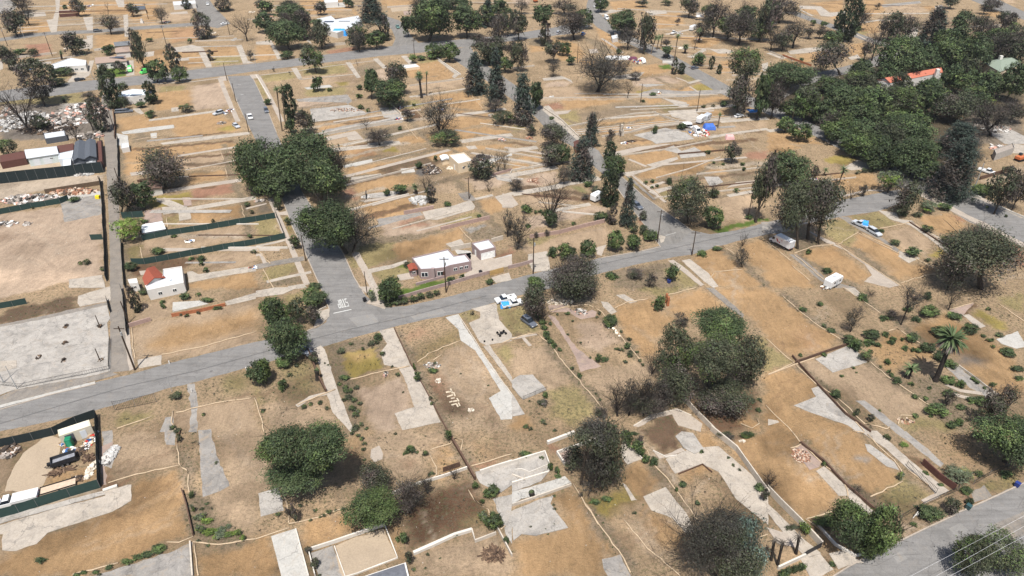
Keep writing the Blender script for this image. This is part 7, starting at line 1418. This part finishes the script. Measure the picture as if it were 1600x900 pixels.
TR(7, '''170,0,330,125,M|dark grey green tree above ivy column
270,-10,365,118,O
350,-30,530,212,C,440,210|tall dark green conifer by the middle street
580,-10,650,90,Y
565,60,730,195,G|green leafy tree at bend of the middle street
565,165,665,385,Y,610,385|tall ivy covered column tree by middle street
280,132,372,238,B
370,170,430,238,B
190,230,310,510,X,235,510|pair of thin bare burnt trees with green ivy base
185,395,282,510,O
680,232,782,480,C,715,510|narrow layered conifer close to the corner
600,385,652,500,V
510,417,600,475,O
480,255,562,320,M
445,230,502,268,G
598,540,708,660,G,650,665|leafy green corner tree, left of two on the verge
705,562,820,655,G,760,660|leafy green corner tree, right of two on the verge
730,500,790,558,R
795,510,855,568,R
820,530,912,598,G
955,185,1240,470,R,1110,500|big olive brown round tree right of the middle street
1190,375,1310,525,G|green tree attached to the right of olive round tree
1228,278,1292,335,G
228,640,290,705,O
282,615,398,720,G|bright green tree above the main road, left of two
430,588,525,700,G|bright green tree above the main road, right of two
590,797,665,845,G
710,770,822,840,B
820,800,905,900,K
968,750,1050,855,G,985,860|green sapling on dry verge of main road
1385,630,1480,770,K,1440,770|leaning charred tree on orange lot below the road
1420,555,1475,640,X
1330,-10,1440,110,M
1495,95,1640,470,M|grey green tree left half of the dark roadside clump
0,430,108,660,K,30,660|charred tree left of the pink boundary wall
790,415,850,475,M
1150,660,1215,700,G
1250,640,1310,665,G
60,375,125,430,G
80,500,120,525,G
370,485,400,505,G
-20,215,75,290,B
130,540,170,590,K
195,530,240,580,K
85,830,220,905,G
1225,230,1300,330,X
960,210,1000,250,O
800,505,850,550,O
430,310,490,350,B
''')
dots(7, 'G', '740,220,14 880,232,14 905,260,12 875,270,12 835,240,14 1400,290,18 1320,125,10 1260,115,10 1440,125,14 1450,155,14 150,425,14 180,420,14 1480,455,22 1230,50,16')
plant(855, 396, 946, 466, 'M', 'large brown and olive tree overhanging near side of main road', (900, 462)); plant(870, 410, 935, 462, 'B', 'brown scorched crown inside roadside tree clump', (905, 464)); plant(815, 440, 857, 490, 'M', 'dark tree with grey lower branches beside the pickups', (842, 502)); plant(838, 472, 858, 506, 'X', 'bare grey bush under the dark tree by the pickups')
TR(8, '''-10,45,255,260,O|dark round tree above the brown roadside clump
40,220,280,540,M,185,655|brown roadside tree leaning over box truck, left trunk
215,210,480,570,M,310,620|dark brown roadside tree, right of two trunks above box truck
440,135,512,190,F,440,255
340,142,386,185,F,345,200
245,130,330,240,B
690,150,860,300,W|pale flowering tree at road junction
790,220,965,440,M,860,450|leaning grey brown tree on the junction corner
560,-60,800,130,O|dark grove crown above road junction, left of two
770,-40,1060,200,O|dark grove crown above road junction, right of two
1055,-20,1330,310,C,1240,330|huge blue grey cedar right of the road junction
1285,245,1400,325,G
1395,150,1560,420,M|thin leaning trees at right road verge
1520,170,1640,400,B
500,252,560,345,X
575,242,628,328,B
1100,495,1570,860,M,1330,905|big brown oak at the right edge of cleared lots
1060,640,1300,900,B
1190,495,1420,700,B
960,505,1040,555,R
762,592,830,634,R
865,640,952,700,G
1078,575,1170,630,R
338,775,402,810,O
235,655,272,688,G
910,420,972,462,R
940,355,1060,420,W
1068,375,1150,412,O
685,532,728,556,G
1480,130,1550,190,M
''')
dots(8, 'R', '1045,745,16 1000,725,18 980,380,20 1010,400,18 1120,400,24 1280,345,14 1370,395,12 1490,450,12 600,165,20 640,160,18 560,175,16 1440,280,20 850,440,20')
TR(9, '''805,0,862,150,V
1118,28,1182,75,O
1220,28,1256,52,G
1000,75,1035,95,G
1005,95,1035,130,G
1255,65,1330,90,G
1540,445,1690,600,G|round green tree at the main road verge near sapling row
1065,640,1140,700,R
1330,120,1390,130,G
860,0,930,40,R
''')
dots(9, 'R', '870,110,18 1170,170,16 1130,160,14 1240,155,14 900,30,20 1080,870,20 1110,890,24 1270,790,14')
TR(10, '''20,40,200,225,G|dense bright shrub tree left of the corner street
45,165,320,430,O,210,440|large dark weeping tree overhanging main road
190,60,310,225,R
275,-10,445,115,G|green tree mass at the STOP street corner
300,110,400,230,M
120,430,235,500,G
690,12,752,85,W
735,282,792,325,O
505,370,560,412,R
520,545,582,582,G
1075,500,1135,540,G|round green shrub alone beside the pale rubble
985,520,1030,585,G
980,470,1000,520,G
328,395,390,480,M
358,480,400,550,S
138,570,195,640,G
1335,140,1368,172,K
0,440,90,600,G
800,60,880,100,M
''')
dots(10, 'R', '575,680,26 590,640,20 600,750,26 620,790,24 650,720,18 560,640,20 625,870,28 545,700,16 610,700,20 640,770,16 590,350,14 720,345,24 750,340,18 790,410,20 670,380,14 560,620,20 630,620,20 520,600,16 655,850,16 690,880,14 400,720,18 440,750,16 1090,690,16 1100,720,16 1120,470,12 300,740,20 340,725,16 405,710,14 45,765,18 210,540,16 255,485,16 890,540,16 920,650,8 1280,535,7 1450,610,7 430,470,8 450,480,8 850,490,10')
TR(11, '''560,160,662,235,G|leafy green bush beside pale boulders
1145,90,1485,330,O,1320,520|dark green upper crown of the huge oak group
905,225,1150,560,R|olive brown left crown of the huge oak group
1120,280,1440,580,R,1200,720|mixed green and brown middle crown of huge oak group
1320,290,1600,620,M|brown right crown of the huge oak group
1160,540,1500,800,M|brown lower crown of the huge oak group
900,480,1150,720,M|charred lower left crown of the huge oak group
1010,145,1115,235,K
840,390,930,540,X
600,590,720,800,X,660,800|thin burnt trees in a row below the driveway, left end
690,560,800,800,K|burnt hedge of thin dark trees, left middle
780,550,900,790,K|burnt hedge of thin dark trees, right middle
870,560,1020,760,K|burnt hedge of thin dark trees, right end
520,410,560,465,G
550,430,600,465,O
405,530,440,560,G
155,690,232,745,M
185,650,225,690,G
70,0,232,120,M
400,830,560,910,B
700,340,742,380,G
720,385,760,430,R
640,370,680,390,R
330,150,365,170,G
890,50,975,140,G
700,620,1000,800,B
500,740,600,820,B
1530,380,1590,500,B
''')
dots(11, 'G', '170,180,22 190,215,24 200,250,22 215,285,22 225,310,20 245,335,22 265,360,20 300,385,16 150,150,22')
dots(11, 'R', '285,165,10 380,205,10 430,340,10 350,290,10 375,500,16 710,460,16 740,420,16 780,400,12 730,320,16 680,270,12 600,445,10 490,435,10 90,865,20 115,880,16 190,830,16 205,850,12 270,890,14 800,455,14 1500,700,22 1540,760,20 1550,700,18 110,705,8 530,180,10 545,155,14 240,225,14 820,480,12 690,385,16 550,700,12 525,660,10')
TR(12, '''1050,235,1250,400,D,1045,580|tall stout palm with shaggy dead skirt on burnt lot
840,460,955,545,S,870,560|short green palm by base of the tall stout palm
825,-20,970,150,K,830,230|thin charred tree left of the green weeds
490,110,595,265,K|small charred tree in middle of bare lot
1100,0,1210,130,X
565,35,632,82,G
700,170,756,208,O
870,282,952,345,O
575,392,650,460,R
468,290,560,362,O
600,258,710,315,O
520,315,600,390,G
600,320,670,365,G
945,112,1090,172,G
1128,152,1212,208,O
1228,222,1330,285,O
1460,368,1550,430,O
1415,275,1472,308,R
955,340,1060,400,O
1030,390,1120,460,O
1100,440,1185,500,G
1520,480,1600,520,O
1085,545,1180,605,G
1180,570,1235,620,G
1090,630,1172,680,G
1175,720,1235,762,G
985,722,1130,798,G
1290,672,1392,742,G
1240,680,1310,725,G
775,555,835,602,O
725,442,765,480,G
388,635,452,690,O
622,785,670,838,M
540,750,580,800,R
305,80,345,112,G
198,120,246,152,O
1030,235,1140,305,G
368,245,422,280,O
330,220,365,245,R
1170,810,1220,860,G
1100,640,1170,740,B
1360,680,1420,720,O
1540,550,1600,580,G
970,20,1020,70,O
600,0,690,60,X
850,110,900,150,O
900,170,960,210,O
740,130,800,200,B
1120,830,1180,880,G
''')
dots(12, 'G', '690,355,20 770,338,22 790,320,18 740,290,20 730,285,16 860,375,20 910,385,18 940,390,20 965,375,14 840,320,14 640,395,16 705,492,9 755,520,14 775,545,16 985,690,18 1400,325,14 1380,130,14 1350,300,14 1380,325,16 1405,365,14 1410,605,20 1280,565,16 1310,590,16 1355,625,12 350,415,16 535,498,12 460,550,12 552,528,7 700,765,10 205,420,14 915,680,20 900,600,16 1010,625,14 1150,600,14 920,795,18 970,375,14 1020,800,12')
plant(1228, 278, 1302, 350, 'R', 'olive crown filling middle of the brown roadside clump', (1262, 374)); dots(10, 'R', '830,98,30 880,88,30 930,76,30 980,66,30 1030,52,30 1080,40,28 1130,30,24')
plant(1525, 640, 1625, 725, 'O', 'dark green tree mass at right edge by lower lots', (1570, 722)); plant(1560, 600, 1592, 645, 'B', 'scorched upper crown above the right edge tree', (1572, 650)); plant(1530, 610, 1570, 665, 'M', None)
TR(13, '''208,780,276,825,O|small round dark shrub alone on the orange dirt
945,695,1040,760,G
880,740,960,785,G
820,765,885,805,G
745,790,820,832,G
660,825,705,862,G
505,860,545,890,G
580,858,618,888,G
460,875,500,905,G
1255,530,1330,575,L
1270,590,1360,650,L
1395,615,1460,665,L
1460,605,1510,655,L
1210,500,1290,560,W
1400,570,1450,610,W
1500,640,1540,680,L
1340,590,1410,640,W
1215,570,1280,640,W
1180,370,1220,410,G
1190,450,1220,500,W
1330,620,1400,680,W
1100,10,1130,60,R
''')
dots(13, 'R', '1240,600,20 1220,540,16 1260,480,16 1290,450,14 1240,680,16 1300,710,14 1350,190,12 620,890,14')
TR(14, '''10,-60,330,230,O,290,372|large dark oak over the long shadow, left crown
250,-70,570,200,O,290,372|large dark oak over the long shadow, right crown
60,110,410,385,O,290,372|large dark oak over the long shadow, lower crown
300,60,520,270,O,290,372
565,340,880,605,G,740,590|bright green oak tree beside white wall bottom centre
640,190,860,380,M|thin grey upper branches of the bottom centre tree
850,270,1050,510,B|brown scorched half of bottom centre tree
1025,270,1110,390,K
1200,200,1270,300,X
1425,330,1522,420,G|round green tree beside the foundation basin
1350,310,1392,362,G
1430,510,1540,620,G
1400,415,1430,450,G
1455,500,1500,540,G
900,625,952,705,G
930,740,985,830,M
870,655,900,690,G
930,85,992,138,G
1040,112,1080,152,R
915,125,940,145,G
990,115,1020,138,R
200,440,265,560,B
300,712,342,762,M
340,780,400,850,M
1545,655,1585,700,O
1185,-10,1225,60,G
380,885,410,905,M
1230,625,1260,652,G
170,470,220,530,B
1380,490,1460,570,W
''')
dots(14, 'R', '660,40,18 680,70,16 670,110,16 640,20,16 675,175,12 600,10,16 460,500,22 420,520,16 370,490,16 280,460,18 500,490,14 340,550,14 140,515,20 545,480,16 870,10,12 1095,255,12 1080,265,14 1110,260,12 1060,850,10 985,860,16 1150,790,8 1070,765,14 400,530,12')
plant(893, 650, 960, 712, 'Q', 'black burnt tree left of the grey slab, left crown', (908, 757)); plant(920, 655, 982, 770, 'Q', 'black burnt tree left of the grey slab, right crown', (912, 757)); plant(905, 700, 965, 778, 'K', 'black burnt tree left of the grey slab, lower crown', (910, 757)); plant(878, 696, 912, 732, 'M', None)
plant(1055, 790, 1140, 905, 'K', 'large bare dark tree at bottom centre right, left crown', (1120, 900)); plant(1085, 785, 1180, 860, 'Q', 'large bare dark tree at the bottom, upper crown', (1125, 895)); plant(1110, 830, 1195, 915, 'Q', 'large bare dark tree at the bottom, right crown', (1140, 905)); plant(1140, 800, 1190, 870, 'T', 'blue green conifer crown behind the large bare tree', (1165, 890)); plant(1160, 850, 1195, 905, 'T', 'lower blue green conifer crown at the bottom', (1176, 905))
TR(15, '''1515,312,1590,372,O
1585,240,1650,345,X
48,118,118,165,G
220,190,256,240,G
268,215,302,262,G
265,260,305,292,G
103,355,140,395,S
675,-20,730,40,O
700,0,760,80,G
740,50,810,130,G
780,100,830,160,G
810,140,860,195,G
770,15,830,90,B
860,150,915,205,O
1140,428,1172,458,O
1040,302,1090,345,O
1018,348,1042,375,G
415,370,447,410,K
490,415,560,450,G
560,400,625,445,G
1560,350,1610,430,M
1170,108,1200,132,G
730,0,785,20,O
1280,0,1400,40,M
1410,0,1520,30,G
''')
dots(15, 'R', '265,400,12 525,518,8 568,568,8 115,592,12 210,605,8 225,640,8 265,575,8 280,600,7 190,160,16 15,625,6 265,480,14 260,455,10 1355,160,12 1380,205,12 1420,235,12 1120,105,6 1140,95,6 1155,88,6 890,495,6 820,455,6 765,505,16 0,750,8')
TR(16, '''390,430,640,690,G,560,760|big bright green roadside tree, left crown
600,440,830,770,G,640,790|big bright green roadside tree, right crown
500,560,740,780,G|big bright green roadside tree, lower crown
290,520,460,600,G
940,445,1100,560,O
1095,400,1200,510,M
1100,205,1280,335,W|white flowering shrub tree behind the iron fence
1190,335,1280,388,G
885,560,930,595,G
1150,640,1400,905,R|olive tree overhanging lower road, left crown
1330,620,1640,905,R|olive tree overhanging lower road, right crown
1260,640,1380,720,R
805,240,852,302,W
1285,235,1352,282,R
1455,240,1532,290,O
500,320,610,405,X
-30,260,62,370,X
195,560,270,640,L
110,575,200,615,M
825,60,880,98,L
970,178,1005,205,L
965,240,1000,268,G
1060,315,1100,340,G
720,10,770,50,R
915,455,945,480,R
1280,0,1360,50,G
380,810,420,845,O
335,182,370,215,G
1240,415,1280,455,Y
''')
for x, y, lb in ((92, 885, 'first'), (130, 872, 'second'), (172, 862, 'third'), (210, 842, 'fourth')):
    a, b = tp(16, x-26, y-28), tp(16, x+26, y+28); plant(*a, *b, 'O', '%s clipped round bush from the left along the white wall' % lb)
for (bx, by), (tx, ty), lb in (((60, 830), (92, 690), 'left'), ((20, 800), (38, 680), 'far left'), ((175, 760), (196, 650), 'right')):
    b = T(16, bx, by); px, py = tp(16, tx, ty); z = hgt(b, py); tpz = G(px, py, z); root = empty('palm_tree', on(b), 0, 'burnt palm trunk with grey tuft, %s of three in the corner garden' % lb, 'palm')
    rg = random.Random(int(bx)); g = [(Vector((0, 0, -.1)), .3), ((tpz-b)*.5, .22), (tpz-b, .3)]; Vv, Ff = tubes([g], 8); mesh('trunk', Vv, Ff, M_CHAR, root)
    fr = []; e = tpz-b
    for i in range(26): a = rg.uniform(0, 6.28); d = Vector((math.cos(a), math.sin(a), rg.uniform(-.7, .9))).normalized()*rg.uniform(.7, 1.5); fr.append([(e, .05), (e+d*.6, .05), (e+d+Vector((0, 0, -.35)), .015)])
    Vv, Ff = tubes(fr, 3); mesh('burnt_fronds', Vv, Ff, flat('burnt_frond', (98, 92, 84), .95, .05), root)

rg_ = random.Random(53)     # tall growth along the farthest streets
for x, y, w in [(655, 8, 26), (690, 5, 30), (725, 10, 24), (760, 22, 24), (780, 12, 26), (815, 8, 24), (1110, 18, 30), (1140, 40, 34), (1165, 25, 34), (1190, 45, 36), (1210, 22, 30), (1095, 48, 26), (1225, 62, 30), (1300, 60, 24), (1345, 30, 26), (1420, 40, 30), (1570, 30, 30), (1590, 50, 30), (560, 62, 26), (470, 45, 24), (445, 30, 26), (415, 12, 22), (500, 12, 20), (250, 22, 20), (120, 10, 20), (40, 22, 26), (15, 95, 24), (980, 40, 24), (880, 75, 22), (770, 80, 26), (790, 100, 24), (745, 60, 22), (10, 230, 26), (60, 190, 24)]:
    w *= rg_.uniform(.9, 1.25); h = w*rg_.uniform(.8, 1.1); plant(x-w/2, y-h/2, x+w/2, y+h/2, rg_.choice('OOMMBRGK'), None)
rg_ = random.Random(31)     # the closed grove at the right
for x, y, w in [(1205, 150, 40), (1235, 170, 42), (1262, 150, 38), (1285, 172, 46), (1318, 195, 48), (1352, 178, 46), (1300, 205, 40), (1340, 225, 50), (1385, 215, 54), (1420, 235, 50), (1372, 248, 46), (1400, 190, 46), (1435, 195, 44), (1330, 150, 40), (1365, 145, 40), (1400, 148, 40), (1430, 160, 38), (1455, 140, 34), (1385, 120, 30), (1410, 128, 30), (1500, 130, 40), (1525, 150, 40), (1555, 135, 40), (1490, 165, 36), (1540, 175, 36),
                (1345, 110, 36), (1450, 100, 36), (1485, 85, 42), (1515, 105, 38), (1480, 60, 40), (1530, 70, 36), (1560, 60, 40), (1590, 80, 40), (1250, 205, 32), (1228, 195, 30), (1455, 265, 44)]:
    w *= rg_.uniform(.9, 1.2); h = w*rg_.uniform(.72, .9); plant(x-w/2, y-h/2, x+w/2, y+h/2, rg_.choice('OOORRGGGR'), None)
# ================= GROUND COVER (uncountable) =================
def scatter():
    rg = np.random.RandomState(5); out = {'weeds': [], 'grass': [], 'litter': []}
    rough = [(p, r, c) for p, c, _, r, _ in PAINT if r >= .42]
    for poly, r, c in rough[1:]:
        xs = [p[0] for p in poly]; ys = [p[1] for p in poly]; A = (max(xs)-min(xs))*(max(ys)-min(ys))
        y0 = max(68, min(ys)); far = (y0+max(ys))/2; dn = (.5 if far < 210 else .22 if far < 320 else .08)*r
        n = int(min(5000, A*dn)); X = rg.uniform(min(xs), max(xs), n); Y = rg.uniform(min(ys), max(ys), n); k = inside(X, Y, poly) > .1
        f = np.sin(X*.35+1.3*np.sin(Y*.21))+np.sin(Y*.41+X*.13)+rg.normal(0, .7, n); k &= f > -.2
        out['weeds'].append(np.stack([X[k], Y[k], np.full(k.sum(), min(1.6, .55+far/300))], 1))
    n = 60000; X = rg.uniform(-250, 275, n); Y = 68+rg.rand(n)**1.4*410; base = np.stack([X, Y, np.full(n, .5)], 1)
    f = np.sin(X*.13+2*np.sin(Y*.07))+np.sin(Y*.17-X*.05)+rg.normal(0, .8, n); out['litter'].append(base[(f > .9) & (np.abs(X) < Y*.95+20)])
    for nm in ('weeds', 'litter'):
        a = np.concatenate(out[nm]); keep = np.ones(len(a), bool)
        for poly, z, bb in SHEETS:
            i = np.nonzero(keep & (a[:, 0] > bb[0]) & (a[:, 0] < bb[2]) & (a[:, 1] > bb[1]) & (a[:, 1] < bb[3]))[0]
            if len(i): keep[i[inside(a[i, 0], a[i, 1], poly) > (-.1)]] = False
        a = a[keep]; m = 9 if nm == 'weeds' else 1; a[:, 2] *= 1 if nm == 'weeds' else np.clip(a[:, 1]/190, .7, 2.2); ci = np.repeat(np.arange(len(a)), m); s = a[ci, 2]
        sz = rg.uniform(.4, 1.5, len(a))**1.5
        if nm == 'weeds':
            c = np.stack([a[ci, 0]+rg.normal(0, .16, len(ci))*s*sz[ci], a[ci, 1]+rg.normal(0, .16, len(ci))*s*sz[ci], rg.uniform(.02, .30, len(ci))*s*sz[ci]], 1)
            pal = np.array([[.12, .10, .06], [.19, .16, .10], [.055, .065, .03], [.08, .09, .045], [.045, .065, .025], [.07, .055, .04], [.05, .045, .035]])
            pc = pal[rg.randint(0, len(pal), len(a))]; col = pc[ci]*rg.uniform(.75, 1.25, (len(ci), 1)); Q = leaves(c, None, .15, rg, asp=.6)*1.0
        else:
            c = np.stack([a[:, 0], a[:, 1], np.full(len(a), .04)], 1); pal = np.array([[.10, .075, .05], [.42, .38, .33], [.07, .07, .04], [.26, .20, .14]]); col = pal[rg.choice(4, len(a), p=[.35, .3, .15, .2])]; Q = leaves(c, None, .16, rg, asp=.9, up=1); Q = c[:, None]+(Q-c[:, None])*a[:, 2][:, None, None]*2
        me = leafmesh(nm, Q, col); o = bpy.data.objects.new('dry_weeds' if nm == 'weeds' else 'ground_litter', me); COL.objects.link(o)
        tag(o, 'low dry weeds and stubble along the lot edges' if nm == 'weeds' else 'scattered leaves and pebbles on the bare dirt', 'weeds' if nm == 'weeds' else 'litter', kind='stuff')
scatter()

# shrubs past the 300 that show largest become one mass of ground cover
def merge_small():
    rs = [o for o in COL.objects if o.type == 'EMPTY' and o.name.split('.')[0] == 'shrub']
    def size(r): c = r.children[0]; return max(c.scale)*ppm(Vector((r.location.x, r.location.y, 0)))
    rs.sort(key=size, reverse=True); drop = rs[290:]; Q = []; C = []; names = set()
    for r in drop:
        for c in list(r.children):
            if c.name.startswith('crown'):
                me = c.data; n = len(me.vertices); co = np.empty(n*3, np.float32); me.vertices.foreach_get('co', co); co = co.reshape(-1, 3)
                col = np.empty(n*4, np.float32); me.attributes['Col'].data.foreach_get('color', col)
                M4 = np.array(Matrix.Translation(r.location) @ Matrix.LocRotScale(c.location, c.rotation_euler, c.scale)); co = co @ M4[:3, :3].T+M4[:3, 3]
                Q.append(co.reshape(-1, 4, 3)); C.append(col.reshape(-1, 4, 4)[:, 0, :3])
            bpy.data.objects.remove(c)
        names.add(r.name); bpy.data.objects.remove(r)
    AUTO[:] = [q for q in AUTO if q[3] not in names]
    if Q:
        o = bpy.data.objects.new('low_scrub', leafmesh('low_scrub', np.concatenate(Q), np.concatenate(C))); COL.objects.link(o); tag(o, 'tiny weeds and seedlings dotted over the dirt lots', 'weeds', kind='stuff')
merge_small()

# ================= LABELS FOR THE MANY =================
LM = [(690, 415, 'pink bungalow'), (757, 388, 'detached pink garage'), (535, 474, 'painted STOP'), (800, 475, 'blue tarped pickup'), (826, 505, 'dark grey car on grass'), (1220, 384, 'white box truck'), (1300, 445, 'white camper on burnt lot'), (1358, 361, 'two silver cars'),
      (1438, 280, 'road junction car'), (720, 250, 'beige box building'), (250, 437, 'red gabled roof'), (240, 355, 'small pale shed'), (70, 240, 'works yard sheds'), (105, 98, 'white roofed bungalow'), (172, 92, 'solar panelled tan roof'), (205, 148, 'white solar house'), (525, 45, 'blue tarp house'),
      (1475, 545, 'shaggy stout palm'), (30, 780, 'white flatbed truck'), (111, 690, 'green portable toilet'), (820, 745, 'foundation basin'), (705, 622, 'row of pale boards'), (562, 565, 'yellow lawn patch'), (1105, 195, 'blue tarp camp'), (1178, 182, 'blue peaked canopy'), (1430, 120, 'red tiled roof'),
      (1565, 100, 'green roofed house'), (970, 92, 'far tent row'), (120, 180, 'white rubble field'), (1030, 350, 'corner utility pole'), (210, 570, 'tall alley pole'), (1588, 760, 'navy bin'), (1310, 562, 'pale concrete slab'), (1290, 645, 'stained grey slab'), (455, 860, 'long white slab'), (240, 880, 'ash grey slab'), (1040, 680, 'dead lawn terrace'),
      (640, 640, 'wide concrete driveway'), (325, 720, 'grey broken paving strip'), (895, 560, 'brick driveway'), (60, 545, 'big concrete slab'), (1430, 500, 'right hand lots weeds'), (930, 312, 'small white caravan'), (1240, 30, 'far oval drive'), (920, 20, 'topmost street car'), (60, 20, 'top left corner'), (330, 20, 'far side street'),
      (640, 220, 'middle orange lots'), (700, 130, 'upper terraces'), (1350, 700, 'orange lots by lower road'), (1430, 808, 'white A frame sign'), (1140, 260, 'gridded grey slab'), (780, 850, 'cut branch stack'), (80, 400, 'pale graded field'), (1230, 850, 'three burnt palm trunks'), (1020, 450, 'blue bin'), (1560, 420, 'far right road edge'), (1130, 500, 'huge oak group')]
ORD = ['nearest', 'second nearest', 'third nearest', 'fourth nearest', 'fifth nearest', 'sixth nearest', 'seventh nearest', 'eighth nearest', 'ninth nearest', 'tenth nearest', 'eleventh nearest', 'twelfth nearest', 'thirteenth nearest', 'fourteenth nearest', 'fifteenth nearest']
grp = {}
for o, (x, y), d, _n in AUTO:
    L = min(LM, key=lambda l: (l[0]-x)**2+((l[1]-y)*1.5)**2); dx, dy = x-L[0], y-L[1]
    side = ('right of' if dx > 0 else 'left of') if abs(dx) > abs(dy)*1.3 else ('below' if dy > 0 else 'above')
    grp.setdefault((d, L[2], side), []).append(((dx*dx+dy*dy), o))
for (d, l, side), v in grp.items():
    v.sort(key=lambda q: q[0])
    for i, (_, o) in enumerate(v):
        o['label'] = ('%s %s the %s' % (d, side, l)) if len(v) == 1 else ('%s %s the %s, %s' % (d, side, l, ORD[min(i, 14)]))
hz = MB().box(-2700, -700, -1, 2700, 6800, 114).build('haze', None or flat('haze_unused', (200, 200, 200))); hz.data.materials.clear()
hm = bpy.data.materials.new('haze'); hm.use_nodes = True; ht = hm.node_tree; ht.nodes.remove(ht.nodes['Principled BSDF']); pv = ht.nodes.new('ShaderNodeVolumePrincipled')
pv.inputs['Color'].default_value = (.86, .90, .96, 1); pv.inputs['Density'].default_value = HAZE; ht.links.new(pv.outputs[0], ht.nodes['Material Output'].inputs['Volume']); hz.data.materials.append(hm); hz['kind'] = 'stuff'; hz['label'] = 'thin pale summer haze over the far lots'; hz['category'] = 'haze'
print('OBJECTS', len(COL.objects), 'AUTO', len(AUTO), 'TRIS', sum(len(o.data.polygons) for o in COL.objects if o.type == 'MESH'))
